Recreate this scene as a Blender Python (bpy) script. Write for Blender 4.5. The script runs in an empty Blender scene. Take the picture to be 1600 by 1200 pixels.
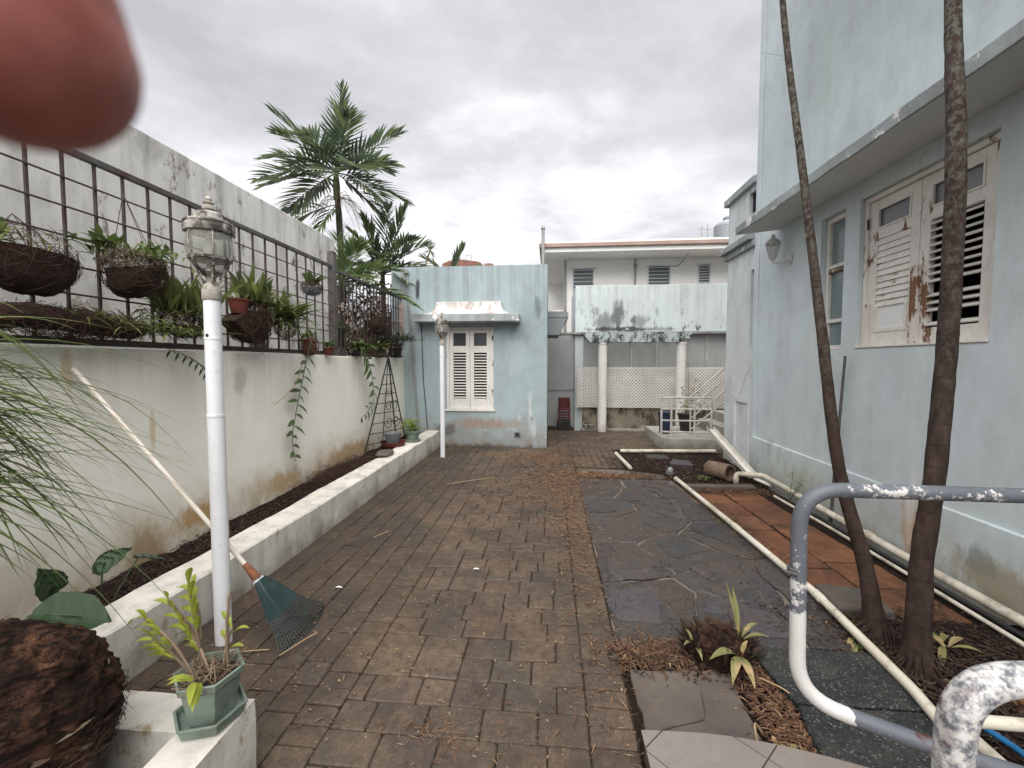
import bpy, bmesh, math, random
from mathutils import Vector, Matrix, noise
R = math.radians
PI = math.pi
V = Vector
rnd = random.Random(11)
sc = bpy.context.scene
col = sc.collection

# ---------------------------------------------------------------- camera
cam_d = bpy.data.cameras.new('camera')
cam = bpy.data.objects.new('camera', cam_d)
col.objects.link(cam)
sc.camera = cam
cam_d.sensor_width = 36.0
cam_d.lens = 660 / 1600 * 36
cam_d.clip_start = 0.004
cam_d.clip_end = 500
cam.location = (0, 0, 1.5)
cam.rotation_euler = (PI / 2 - math.atan(33 / 660), 0, math.atan(60 / 660))
cam_d.dof.use_dof = True                      # a phone lens: everything sharp but what almost touches it
cam_d.dof.focus_distance = 3.5
cam_d.dof.aperture_fstop = 14.85 / 1.5

# ---------------------------------------------------------------- sky, sun, exposure
SUN_EL, SUN_AZ = R(56), R(176)               # azimuth from +Y towards +X
world = bpy.data.worlds.new('World')
sc.world = world
world.use_nodes = True
wt = world.node_tree
wn, wl = wt.nodes, wt.links
wn.clear()
def wnode(t, **kw):
    n = wn.new(t)
    for k, v in kw.items():
        n.inputs[k].default_value = v
    return n
out = wn.new('ShaderNodeOutputWorld')
bg = wn.new('ShaderNodeBackground')
bg.inputs['Strength'].default_value = 0.1
sky = wn.new('ShaderNodeTexSky')
sky.sky_type = 'NISHITA'
sky.sun_disc = False
sky.sun_elevation = SUN_EL
sky.sun_rotation = SUN_AZ
sky.air_density = 1.0
sky.dust_density = 3.0
tc = wn.new('ShaderNodeTexCoord')
sep = wn.new('ShaderNodeSeparateXYZ')
wl.new(tc.outputs['Generated'], sep.inputs[0])
zz = wn.new('ShaderNodeMath'); zz.operation = 'MAXIMUM'; zz.inputs[1].default_value = 0.0
wl.new(sep.outputs['Z'], zz.inputs[0])
za = wn.new('ShaderNodeMath'); za.operation = 'ADD'; za.inputs[1].default_value = 0.16
wl.new(zz.outputs[0], za.inputs[0])
dv = wn.new('ShaderNodeVectorMath'); dv.operation = 'DIVIDE'
cb = wn.new('ShaderNodeCombineXYZ')
wl.new(za.outputs[0], cb.inputs[0]); wl.new(za.outputs[0], cb.inputs[1]); cb.inputs[2].default_value = 1.0
wl.new(tc.outputs['Generated'], dv.inputs[0]); wl.new(cb.outputs[0], dv.inputs[1])
mp = wn.new('ShaderNodeMapping'); mp.inputs['Scale'].default_value = (0.85, 1.0, 0.25); mp.inputs['Location'].default_value = (3.1, 1.7, 0.4)
mp.inputs['Rotation'].default_value = (0, 0, R(25))
wl.new(dv.outputs[0], mp.inputs[0])
n1 = wnode('ShaderNodeTexNoise', Scale=0.85, Detail=7.0, Roughness=0.56, Distortion=0.35)
n2 = wnode('ShaderNodeTexNoise', Scale=3.4, Detail=6.0, Roughness=0.6, Distortion=0.2)
wl.new(mp.outputs[0], n1.inputs['Vector']); wl.new(mp.outputs[0], n2.inputs['Vector'])
mm = wn.new('ShaderNodeMath'); mm.operation = 'MULTIPLY_ADD'; mm.inputs[1].default_value = 0.32
wl.new(n2.outputs['Fac'], mm.inputs[0]); wl.new(n1.outputs['Fac'], mm.inputs[2])
rp = wn.new('ShaderNodeValToRGB')
cr = rp.color_ramp
cr.elements[0].position = 0.48; cr.elements[0].color = (1.4, 1.39, 1.47, 1)
cr.elements[1].position = 0.82; cr.elements[1].color = (2.9, 2.88, 2.94, 1)
e = cr.elements.new(0.66); e.color = (1.95, 1.935, 2.01, 1)
wl.new(mm.outputs[0], rp.inputs[0])
mx = wn.new('ShaderNodeMix'); mx.data_type = 'RGBA'; mx.inputs['Factor'].default_value = 0.97   # full cloud cover, a breath of sky through it
wl.new(sky.outputs[0], mx.inputs['A']); wl.new(rp.outputs[0], mx.inputs['B'])
wl.new(mx.outputs['Result'], bg.inputs['Color'])
wl.new(bg.outputs[0], out.inputs[0])

sun_d = bpy.data.lights.new('sun', 'SUN')
sun_d.energy = 1.5
sun_d.angle = R(80)
sun_d.color = (1.0, 0.97, 0.93)
sun = bpy.data.objects.new('sun', sun_d)
col.objects.link(sun)
sdir = V((math.sin(SUN_AZ) * math.cos(SUN_EL), math.cos(SUN_AZ) * math.cos(SUN_EL), math.sin(SUN_EL)))
sun.rotation_euler = sdir.to_track_quat('Z', 'Y').to_euler()
sun.location = sdir * 20
vs = sc.view_settings
vs.view_transform = 'Standard'; vs.look = 'None'; vs.gamma = 1; vs.use_curve_mapping = False
vs.exposure = 2.05
sc.cycles.use_denoising = True
sc.cycles.max_bounces = 6
sc.cycles.transparent_max_bounces = 8
sc.cycles.caustics_reflective = False
sc.cycles.caustics_refractive = False

# ---------------------------------------------------------------- mesh helpers
def tag(o, label=None, cat=None, group=None, kind=None):
    if label: o['label'] = label
    if cat: o['category'] = cat
    if group: o['group'] = group
    if kind: o['kind'] = kind
    return o
def thing(name, label, cat, loc=(0, 0, 0), group=None):
    o = bpy.data.objects.new(name, None)
    o.empty_display_size = 0.1
    col.objects.link(o); o.location = loc
    return tag(o, label, cat, group)
def wloc(o):
    l = V((0, 0, 0))
    while o is not None:
        l += o.location; o = o.parent
    return l
class M:
    def __init__(s): s.v = []; s.f = []
    def add(s, vs, fs):
        b = len(s.v); s.v += [V(p) for p in vs]; s.f += [tuple(b + i for i in f) for f in fs]; return s
    def box(s, x0, x1, y0, y1, z0, z1):
        return s.add([(x0,y0,z0),(x1,y0,z0),(x1,y1,z0),(x0,y1,z0),(x0,y0,z1),(x1,y0,z1),(x1,y1,z1),(x0,y1,z1)],
                     [(3,2,1,0),(4,5,6,7),(0,1,5,4),(1,2,6,5),(2,3,7,6),(3,0,4,7)])
    def obox(s, c, size, rot):
        h = [V(size) * 0.5]; c = V(c); h = h[0]
        pts = [(-1,-1,-1),(1,-1,-1),(1,1,-1),(-1,1,-1),(-1,-1,1),(1,-1,1),(1,1,1),(-1,1,1)]
        return s.add([c + rot @ V((p[0]*h.x, p[1]*h.y, p[2]*h.z)) for p in pts],
                     [(3,2,1,0),(4,5,6,7),(0,1,5,4),(1,2,6,5),(2,3,7,6),(3,0,4,7)])
    def tube(s, pts, r, n=8, cap=True):
        pts = [V(p) for p in pts]; k = len(pts)
        rs = r if isinstance(r, (list, tuple)) else [r] * k
        up = None; rings = []
        for i, p in enumerate(pts):
            t = (pts[min(i+1, k-1)] - pts[max(i-1, 0)]).normalized()
            if up is None:
                a = V((0,0,1)) if abs(t.z) < 0.9 else V((1,0,0))
                up = (a - t * a.dot(t)).normalized()
            else:
                up = up - t * up.dot(t)
                up = up.normalized() if up.length > 1e-6 else t.orthogonal().normalized()
            sd = t.cross(up)
            rings.append([p + (up * math.cos(2*PI*j/n) + sd * math.sin(2*PI*j/n)) * rs[i] for j in range(n)])
        b = len(s.v)
        for rg in rings: s.v += rg
        for i in range(k-1):
            for j in range(n):
                s.f.append((b+i*n+j, b+i*n+(j+1)%n, b+(i+1)*n+(j+1)%n, b+(i+1)*n+j))
        if cap:
            s.f.append(tuple(b+j for j in reversed(range(n)))); s.f.append(tuple(b+(k-1)*n+j for j in range(n)))
        return s
    def lathe(s, prof, n=20, c=(0,0,0), cap=True, a0=0.0, wob=None):
        b = len(s.v); c = V(c)
        for i, (r, z) in enumerate(prof):
            for j in range(n):
                a = a0 + 2*PI*j/n
                q = r * (1 + (wob(a, z) if wob else 0))
                s.v.append(c + V((q*math.cos(a), q*math.sin(a), z)))
        for i in range(len(prof)-1):
            for j in range(n):
                s.f.append((b+i*n+j, b+i*n+(j+1)%n, b+(i+1)*n+(j+1)%n, b+(i+1)*n+j))
        if cap:
            s.f.append(tuple(b+j for j in reversed(range(n))))
            s.f.append(tuple(b+(len(prof)-1)*n+j for j in range(n)))
        return s
    def prism(s, pts, z0, z1, inset=0.0, chamfer=0.0):
        # pts: 2D outline, counter-clockwise; optional chamfered top edge
        n = len(pts); b = len(s.v)
        cx = sum(p[0] for p in pts)/n; cy = sum(p[1] for p in pts)/n
        rows = [(z0, 0), (z1 - chamfer, 0)] + ([(z1, chamfer)] if chamfer else [])
        for z, ins in rows:
            for p in pts:
                d = math.hypot(p[0]-cx, p[1]-cy) or 1
                k = max(0.0, 1 - ins/d)
                s.v.append(V((cx+(p[0]-cx)*k, cy+(p[1]-cy)*k, z)))
        for i in range(len(rows)-1):
            for j in range(n):
                s.f.append((b+i*n+j, b+i*n+(j+1)%n, b+(i+1)*n+(j+1)%n, b+(i+1)*n+j))
        s.f.append(tuple(b+(len(rows)-1)*n+j for j in range(n)))
        s.f.append(tuple(b+j for j in reversed(range(n))))
        return s
    def grid(s, fn, nu, nv):
        b = len(s.v)
        for j in range(nv+1):
            for i in range(nu+1):
                s.v.append(V(fn(i/nu, j/nv)))
        for j in range(nv):
            for i in range(nu):
                a = b + j*(nu+1) + i
                s.f.append((a, a+1, a+nu+2, a+nu+1))
        return s
    def leaf(s, p, d, L, W, droop=0.3, segs=4, fold=0.25, peak=0.45, up=None, twist=0.0, tip=0.02):
        p = V(p); d = V(d).normalized()
        up = V(up) if up is not None else V((0,0,1))
        sd = d.cross(up)
        if sd.length < 0.05: sd = d.orthogonal()
        sd.normalize()
        if twist: sd = Matrix.Rotation(twist, 3, d) @ sd
        nrm = sd.cross(d)
        b = len(s.v)
        for i in range(segs+1):
            t = i/segs
            q = p + d*(L*t) - up*(droop*L*t*t)
            if t < peak: w = (t/peak)**0.6
            else: w = (1-((t-peak)/(1-peak))**1.7)
            w = W*0.5*max(w, tip if 0 < i else 0.12)
            s.v += [q - sd*w + nrm*(w*fold), q, q + sd*w + nrm*(w*fold)]
        for i in range(segs):
            a = b+i*3
            s.f += [(a, a+1, a+4, a+3), (a+1, a+2, a+5, a+4)]
        return s
    def obj(s, name, mat=None, parent=None, org=None, smooth=False, bevel=0.0, seg=2):
        o_ = wloc(parent) if parent is not None else (V(org) if org is not None else V((0,0,0)))
        me = bpy.data.meshes.new(name)
        me.from_pydata([tuple(p - o_) for p in s.v], [], s.f)
        me.validate(clean_customdata=False)
        if mat is not None: me.materials.append(mat)
        if smooth:
            me.shade_smooth(); me.set_sharp_from_angle(angle=R(42))
        o = bpy.data.objects.new(name, me); col.objects.link(o)
        if parent is not None: o.parent = parent
        else: o.location = o_
        if bevel:
            m = o.modifiers.new('bevel', 'BEVEL'); m.width = bevel; m.segments = seg; m.limit_method = 'ANGLE'; m.angle_limit = R(40)
            me.shade_smooth()
            try: m.harden_normals = True
            except Exception: pass
        return o
def copy_tree(o, parent=None):
    c = o.copy(); col.objects.link(c); c.parent = parent
    for ch in list(o.children): copy_tree(ch, c)
    return c
def wall(m, axis, at, back, u0, u1, z0, z1, holes):
    """a thick wall on plane axis=at with its rear face at `back`; holes (u0,u1,z0,z1) get reveals"""
    us = sorted({u0, u1, *[h[0] for h in holes], *[h[1] for h in holes]}); zs = sorted({z0, z1, *[h[2] for h in holes], *[h[3] for h in holes]})
    us = [u for u in us if u0 <= u <= u1]; zs = [z for z in zs if z0 <= z <= z1]
    P = (lambda u, z, d: (d, u, z)) if axis == 'x' else (lambda u, z, d: (u, d, z))
    def hole(u, z): return any(h[0] < u < h[1] and h[2] < z < h[3] for h in holes)
    solid = {}
    for i in range(len(us)-1):
        for j in range(len(zs)-1):
            solid[i, j] = not hole((us[i]+us[i+1])/2, (zs[j]+zs[j+1])/2)
    for (i, j), s in solid.items():
        if not s: continue
        a, b, c, d = us[i], us[i+1], zs[j], zs[j+1]
        m.add([P(a,c,at),P(b,c,at),P(b,d,at),P(a,d,at)], [(0,1,2,3)])
        m.add([P(a,c,back),P(b,c,back),P(b,d,back),P(a,d,back)], [(3,2,1,0)])
        for di, dj, q in ((-1,0,((a,c),(a,d))),(1,0,((b,c),(b,d))),(0,-1,((a,c),(b,c))),(0,1,((a,d),(b,d)))):
            if not solid.get((i+di, j+dj), False):
                (p0, p1) = q
                m.add([P(*p0,at),P(*p1,at),P(*p1,back),P(*p0,back)], [(0,1,2,3)])
    return m
def bend(pts, rad=0.05, n=5):
    """round the corners of a polyline"""
    pts = [V(p) for p in pts]; out = [pts[0]]
    for i in range(1, len(pts)-1):
        a, b, c = pts[i-1], pts[i], pts[i+1]
        r1 = min(rad, (a-b).length*0.49, (c-b).length*0.49)
        p, q = b + (a-b).normalized()*r1, b + (c-b).normalized()*r1
        for k in range(n+1):
            t = k/n
            out.append(p*(1-t)**2 + b*2*t*(1-t) + q*t*t)
    out.append(pts[-1]); return out
def spline(pts, n=6):
    pts = [V(p) for p in pts]; out = []
    for i in range(len(pts)-1):
        p0, p1, p2, p3 = pts[max(i-1,0)], pts[i], pts[i+1], pts[min(i+2,len(pts)-1)]
        for k in range(n):
            t = k/n
            out.append(0.5*((2*p1)+(p2-p0)*t+(2*p0-5*p1+4*p2-p3)*t*t+(3*p1-p0-3*p2+p3)*t**3))
    out.append(pts[-1]); return out

# ---------------------------------------------------------------- materials
class N:
    def __init__(s, name, coord='pos'):
        s.m = bpy.data.materials.new(name); s.m.use_nodes = True
        s.t = s.m.node_tree; s.b = s.t.nodes['Principled BSDF']
        s.L = s.t.links
        if coord == 'pos': s.co = s.t.nodes.new('ShaderNodeNewGeometry').outputs['Position']
        else: s.co = s.t.nodes.new('ShaderNodeTexCoord').outputs['Object']
        s.g = None
    def put(s, sock, v):
        if isinstance(v, bpy.types.NodeSocket): s.L.new(v, sock)
        elif isinstance(v, (tuple, list)) and sock.type == 'RGBA': sock.default_value = (*v[:3], 1)
        else: sock.default_value = v
    def map(s, scale=(1,1,1), loc=(0,0,0), rot=(0,0,0), vec=None):
        n = s.t.nodes.new('ShaderNodeMapping'); s.L.new(vec or s.co, n.inputs[0])
        n.inputs['Scale'].default_value = scale; n.inputs['Location'].default_value = loc; n.inputs['Rotation'].default_value = rot
        return n.outputs[0]
    def noise(s, scale, detail=4, rough=0.6, vec=None, dist=0.0):
        n = s.t.nodes.new('ShaderNodeTexNoise'); s.L.new(vec or s.co, n.inputs['Vector'])
        n.inputs['Scale'].default_value = scale; n.inputs['Detail'].default_value = detail; n.inputs['Roughness'].default_value = rough; n.inputs['Distortion'].default_value = dist
        return n.outputs['Fac']
    def vor(s, scale, feat='F1', vec=None, out='Distance'):
        n = s.t.nodes.new('ShaderNodeTexVoronoi'); n.feature = feat; s.L.new(vec or s.co, n.inputs['Vector']); n.inputs['Scale'].default_value = scale
        return n.outputs[out]
    def ramp(s, fac, stops):
        n = s.t.nodes.new('ShaderNodeValToRGB'); s.L.new(fac, n.inputs[0]); cr = n.color_ramp
        while len(cr.elements) > 1: cr.elements.remove(cr.elements[-1])
        for i, (p, c) in enumerate(stops):
            e = cr.elements[0] if i == 0 else cr.elements.new(p)
            e.position = p; e.color = (c, c, c, 1) if isinstance(c, (int, float)) else (*c, 1)
        return n.outputs[0]
    def mix(s, fac, a, b, mode='MIX'):
        n = s.t.nodes.new('ShaderNodeMix'); n.data_type = 'RGBA'; n.blend_type = mode
        s.put(n.inputs['Factor'], fac); s.put(n.inputs['A'], a); s.put(n.inputs['B'], b)
        return n.outputs['Result']
    def math(s, op, a, b=0.0, clamp=False):
        n = s.t.nodes.new('ShaderNodeMath'); n.operation = op; n.use_clamp = clamp
        s.put(n.inputs[0], a); s.put(n.inputs[1], b); return n.outputs[0]
    def sep(s, vec=None):
        n = s.t.nodes.new('ShaderNodeSeparateXYZ'); s.L.new(vec or s.co, n.inputs[0]); return n.outputs
    def rng(s, v, a, b, c=0.0, d=1.0):
        n = s.t.nodes.new('ShaderNodeMapRange'); s.L.new(v, n.inputs[0])
        for i, q in enumerate((a, b, c, d)): n.inputs[1+i].default_value = q
        return n.outputs[0]
    def rand(s):                                    # one value for each object
        return s.t.nodes.new('ShaderNodeObjectInfo').outputs['Random']
    def island(s):
        return s.t.nodes.new('ShaderNodeNewGeometry').outputs['Random Per Island']
    def bump(s, h, strength=0.3, dist=0.01, prev=None):
        n = s.t.nodes.new('ShaderNodeBump'); n.inputs['Strength'].default_value = strength; n.inputs['Distance'].default_value = dist
        s.L.new(h, n.inputs['Height'])
        if prev is not None: s.L.new(prev, n.inputs['Normal'])
        return n.outputs[0]
    def done(s, col, rough=0.8, bump=None, metal=0.0, spec=0.3, **kw):
        s.put(s.b.inputs['Base Color'], col); s.put(s.b.inputs['Roughness'], rough); s.put(s.b.inputs['Metallic'], metal)
        s.put(s.b.inputs['Specular IOR Level'], spec)
        if bump is not None: s.L.new(bump, s.b.inputs['Normal'])
        for k, v in kw.items(): s.put(s.b.inputs[k.replace('_', ' ')], v)
        return s.m
def hx(h):
    c = [int(h[i:i+2], 16)/255 for i in (0, 2, 4)]
    return tuple(x/12.92 if x <= 0.04045 else ((x+0.055)/1.055)**2.4 for x in c)

def plaster(name, base, tone=0.06, top=None, streak=0.0, damp=None, dampcol=(0.22,0.13,0.06), dampk=0.8, mould=None, peel=None, bscale=1.0, seed=0.0, greens=None, dirt=0.0, cracks=0.0, blobs=()):
    """painted masonry. top=(z_clean,z_dirty): rain streaks run down from the coping; damp=(z0,z1): rising damp; mould/peel: threshold, colour"""
    n = N(name)
    co = n.map((1,1,1), (seed, seed*1.7, 0))
    z = n.sep()[2]
    a = n.noise(0.9, 5, 0.62, co); b = n.noise(5.5, 5, 0.6, co); c = n.noise(55, 4, 0.65, co)
    dk = tuple(x*(1-tone*2.4) for x in base); lt = tuple(min(0.95, x*(1+tone)) for x in base)
    colr = n.mix(n.ramp(a, [(0.3,0.0),(0.7,1.0)]), dk, lt)
    colr = n.mix(n.math('MULTIPLY', n.ramp(b, [(0.42,0.0),(0.72,1.0)]), 0.45), colr, tuple(min(0.95, x*1.08+0.015) for x in base))
    if greens: colr = n.mix(n.math('MULTIPLY', n.ramp(n.noise(1.7, 3, 0.5, n.map((1,1,0.6),(seed+9,2,5))), [(0.45,0.0),(0.7,1.0)]), 0.6), colr, greens)
    if dirt:
        colr = n.mix(n.math('MULTIPLY', n.ramp(n.noise(2.6, 8, 0.72, n.map((1,1,0.55),(seed+3,1,7))), [(0.5,0.0),(0.75,1.0)]), dirt), colr, (0.2,0.185,0.16))
    if streak:
        st = n.noise(1.0, 6, 0.65, n.map((7,7,0.35), (seed+4,seed,3)))
        k = n.ramp(st, [(0.46,0.0),(0.68,1.0)])
        if top: k = n.math('MULTIPLY', k, n.rng(z, top[0], top[1]))
        colr = n.mix(n.math('MULTIPLY', k, streak), colr, (0.13,0.125,0.115))
    if mould:
        th, mc, zr = mould
        k = n.ramp(n.noise(4.5, 9, 0.78, n.map((1,1,0.55),(seed+1,5,2))), [(th,0.0),(th+0.07,1.0)])
        if zr: k = n.math('MULTIPLY', k, n.math('MULTIPLY', n.rng(z, zr[0], zr[1]), n.rng(z, zr[3], zr[2])))
        colr = n.mix(k, colr, mc)
    if damp:
        nz = n.math('ADD', z, n.math('MULTIPLY', n.math('SUBTRACT', n.noise(2.6, 6, 0.65, co), 0.5), 0.55))
        k = n.rng(nz, damp[1], damp[0])
        k = n.math('MULTIPLY', k, n.ramp(n.noise(3.3, 7, 0.7, n.map((1,1,0.7),(seed,8,1))), [(0.32,0.15),(0.62,1.0)]))
        colr = n.mix(n.math('MULTIPLY', k, dampk), colr, dampcol)
    P3 = n.sep()
    if blobs:
        nb = n.noise(7.0, 8, 0.75, n.map((1,1,0.45),(seed,4,6)))
        for (ax, u0, z0, ru, rz, bc, bk) in blobs:          # stains, each with a place and a shape of its own
            du = n.math('DIVIDE', n.math('SUBTRACT', P3[ax], u0), ru); dz = n.math('DIVIDE', n.math('SUBTRACT', z, z0), rz)
            d = n.math('ADD', n.math('SQRT', n.math('ADD', n.math('MULTIPLY', du, du), n.math('MULTIPLY', dz, dz))), n.math('MULTIPLY', n.math('SUBTRACT', nb, 0.5), 2.6))
            colr = n.mix(n.math('MULTIPLY', n.rng(d, 1.0, 0.45), bk), colr, bc)
    h = n.math('ADD', n.math('MULTIPLY', b, 0.6), n.math('MULTIPLY', c, 0.3))
    if peel:
        th, pc, zr = peel
        k = n.ramp(n.noise(3.1, 10, 0.75, n.map((1,1,1),(seed+6,2,9))), [(th,0.0),(th+0.012,1.0)])
        if zr: k = n.math('MULTIPLY', k, n.math('LESS_THAN', n.math('ABSOLUTE', n.math('SUBTRACT', z, (zr[0]+zr[1])/2)), (zr[1]-zr[0])/2))
        colr = n.mix(k, colr, pc); h = n.math('SUBTRACT', h, n.math('MULTIPLY', k, 0.5))
    if cracks:
        vv = n.t.nodes.new('ShaderNodeVectorMath'); vv.operation = 'ADD'; n.L.new(co, vv.inputs[0])
        cmb = n.t.nodes.new('ShaderNodeCombineXYZ'); w = n.math('MULTIPLY', n.noise(3.0, 6, 0.7, co), 0.5)
        for i in range(3): n.L.new(w, cmb.inputs[i])
        n.L.new(cmb.outputs[0], vv.inputs[1])
        k = n.ramp(n.vor(0.8, 'DISTANCE_TO_EDGE', vv.outputs[0]), [(0.0,1.0),(0.006,0.0)])
        k = n.math('MULTIPLY', k, n.ramp(n.noise(0.8, 2, 0.5, n.map((1,1,1),(seed+2,3,4))), [(0.5,0.0),(0.58,1.0)]))
        colr = n.mix(n.math('MULTIPLY', k, cracks), colr, (0.16,0.17,0.17)); h = n.math('SUBTRACT', h, k)
    bp = n.bump(h, 0.35*bscale, 0.012)
    return n.done(colr, 0.85, bp, spec=0.2)

def simple(name, c, c2=None, scale=8, rough=0.6, bumpk=0.15, coord='obj', spec=0.35, metal=0.0, dirt=None, dirtk=0.5, dscale=6, th=(0.5,0.7), fine=90, **kw):
    n = N(name, coord)
    c2 = c2 or tuple(x*0.8 for x in c)
    a = n.noise(scale, 5, 0.62)
    k = n.mix(n.ramp(a, [(0.35,0.0),(0.68,1.0)]), c, c2)
    if dirt: k = n.mix(n.math('MULTIPLY', n.ramp(n.noise(dscale, 8, 0.72, n.map((1,1,1),(5,2,9))), [(th[0],0.0),(th[1],1.0)]), dirtk), k, dirt)
    return n.done(k, rough, n.bump(n.math('ADD', n.math('MULTIPLY', a, 0.5), n.noise(fine, 3, 0.6)), bumpk, 0.006), metal, spec, **kw)

def chipped(name, paint, under, th, scale=7, stretch=(1,1,0.35), coord='pos', under2=None, rough=0.65, seed=0):
    n = N(name, coord)
    a = n.noise(3, 4, 0.6)
    p = n.mix(n.ramp(a, [(0.35,0.0),(0.7,1.0)]), tuple(x*0.86 for x in paint), paint)
    p = n.mix(n.math('MULTIPLY', n.ramp(n.noise(22, 6, 0.7, n.map((1,1,0.5))), [(0.5,0.0),(0.75,1.0)]), 0.35), p, (0.33,0.28,0.21))
    mk = n.math('ADD', n.math('MULTIPLY', n.noise(scale, 10, 0.75, n.map(stretch, (seed,3,7))), 0.6), n.math('MULTIPLY', n.noise(1.6, 2, 0.5, n.map((1,1,1),(seed+4,0,0))), 0.4))
    k = n.ramp(mk, [(th,0.0),(th+0.012,1.0)])
    u = n.mix(n.noise(30, 5, 0.7, n.map((1,1,0.15))), under, under2 or tuple(x*0.45 for x in under))
    return n.done(n.mix(k, p, u), rough, n.bump(n.math('ADD', n.math('MULTIPLY', n.math('SUBTRACT', 1.0, k), 0.6), n.math('MULTIPLY', n.noise(60, 4, 0.6), 0.25)), 0.5, 0.004), spec=0.3)

def foliage(name, cols, rough=0.5, trans=0.25, dead=None, coord='pos', per='island'):
    n = N(name, coord)
    r = n.island() if per == 'island' else n.rand()
    k = n.ramp(r, [(i/max(1, len(cols)-1), c) for i, c in enumerate(cols)])
    k = n.mix(n.math('MULTIPLY', n.noise(14, 3, 0.6), 0.5), k, tuple(x*0.55 for x in cols[0]))
    if dead: k = n.mix(n.ramp(n.noise(9, 4, 0.6, n.map((1,1,1),(3,3,3))), [(dead[0],0.0),(dead[0]+0.1,1.0)]), k, dead[1])
    m = n.done(k, rough, None, spec=0.4)
    tr = n.t.nodes.new('ShaderNodeBsdfTranslucent'); ms = n.t.nodes.new('ShaderNodeMixShader'); ms.inputs[0].default_value = trans
    n.put(tr.inputs[0], k); o = n.t.nodes['Material Output']
    n.L.new(n.b.outputs[0], ms.inputs[1]); n.L.new(tr.outputs[0], ms.inputs[2]); n.L.new(ms.outputs[0], o.inputs[0])
    return m

def paver_mat(name, per):
    n = N(name)
    r = n.rand() if per == 'object' else n.island()
    base = n.ramp(r, [(0.0, hx('4b4139')), (0.2, hx('5b4d41')), (0.4, hx('4e463e')), (0.6, hx('675648')), (0.75, hx('433d38')), (0.9, hx('5d4a3e')), (1.0, hx('5c534b'))])
    a = n.noise(1.1, 5, 0.6); x = n.sep()[0]
    k = n.mix(n.math('MULTIPLY', n.ramp(a, [(0.40,0.0),(0.60,1.0)]), 0.65), base, hx('322b26'))          # grime in patches
    k = n.mix(n.math('MULTIPLY', n.ramp(n.noise(2.2, 6, 0.7, n.map((1,1,1),(7,1,3))), [(0.46,0.0),(0.62,1.0)]), 0.55), k, hx('75604b'))
    k = n.mix(n.math('MULTIPLY', n.rng(x, -0.95, -1.35), 0.45), k, n.mix(n.noise(2.5, 5, 0.7), hx('241d19'), hx('3a312b')))          # the strip by the planter stays damp
    k = n.mix(n.math('MULTIPLY', n.ramp(n.noise(3.2, 6, 0.7, n.map((1,1,1),(4,9,3))), [(0.56,0.0),(0.68,1.0)]), 0.5), k, hx('39382a'))
    k = n.mix(n.math('MULTIPLY', n.ramp(n.noise(20, 8, 0.8), [(0.42,0.0),(0.6,1.0)]), 0.7), k, hx('3a322b'))
    sp = n.vor(210, 'F1'); k = n.mix(n.math('MULTIPLY', n.ramp(sp, [(0.12,1.0),(0.3,0.0)]), n.ramp(n.noise(17, 4, 0.7), [(0.4,0.0),(0.7,0.9)])), k, hx('a09382'))
    k = n.mix(n.math('MULTIPLY', n.ramp(n.noise(7, 7, 0.75, n.map((1,1,1),(2,8,1))), [(0.56,0.0),(0.72,1.0)]), 0.4), k, hx('7d6e60'))
    h = n.math('ADD', n.math('MULTIPLY', n.noise(130, 4, 0.7), 0.6), n.math('MULTIPLY', n.noise(18, 5, 0.6), 0.9))
    rg = n.ramp(n.noise(1.7, 4, 0.6, n.map((1,1,1),(1,5,2))), [(0.4,0.55),(0.65,0.9)])
    return n.done(k, rg, n.bump(h, 0.55, 0.008), spec=0.35)
MT = {}
MT['paver'] = paver_mat('paver_stone', 'object'); MT['paver_far'] = paver_mat('paver_stone_far', 'island')
MT['soil'] = None
def soil_mat(name, cols, sc_=1.0):
    n = N(name)
    a = n.noise(3*sc_, 6, 0.7); b = n.noise(38*sc_, 6, 0.75); v = n.vor(60*sc_)
    k = n.mix(n.ramp(a, [(0.35,0.0),(0.65,1.0)]), cols[0], cols[1])
    k = n.mix(n.ramp(b, [(0.5,0.0),(0.72,1.0)]), k, cols[2])
    return n.done(k, 0.95, n.bump(n.math('ADD', b, n.math('MULTIPLY', v, 0.6)), 0.9, 0.02), spec=0.15)
MT['soil'] = soil_mat('dark_soil', (hx('1c1512'), hx('291f19'), hx('41342b')))
MT['ground'] = soil_mat('bare_ground', (hx('3c3029'), hx('4d3e33'), hx('6b5a4b')))
MT['sand'] = soil_mat('joint_sand', (hx('2c251f'), hx('3b3129'), hx('564a3d')))
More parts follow.
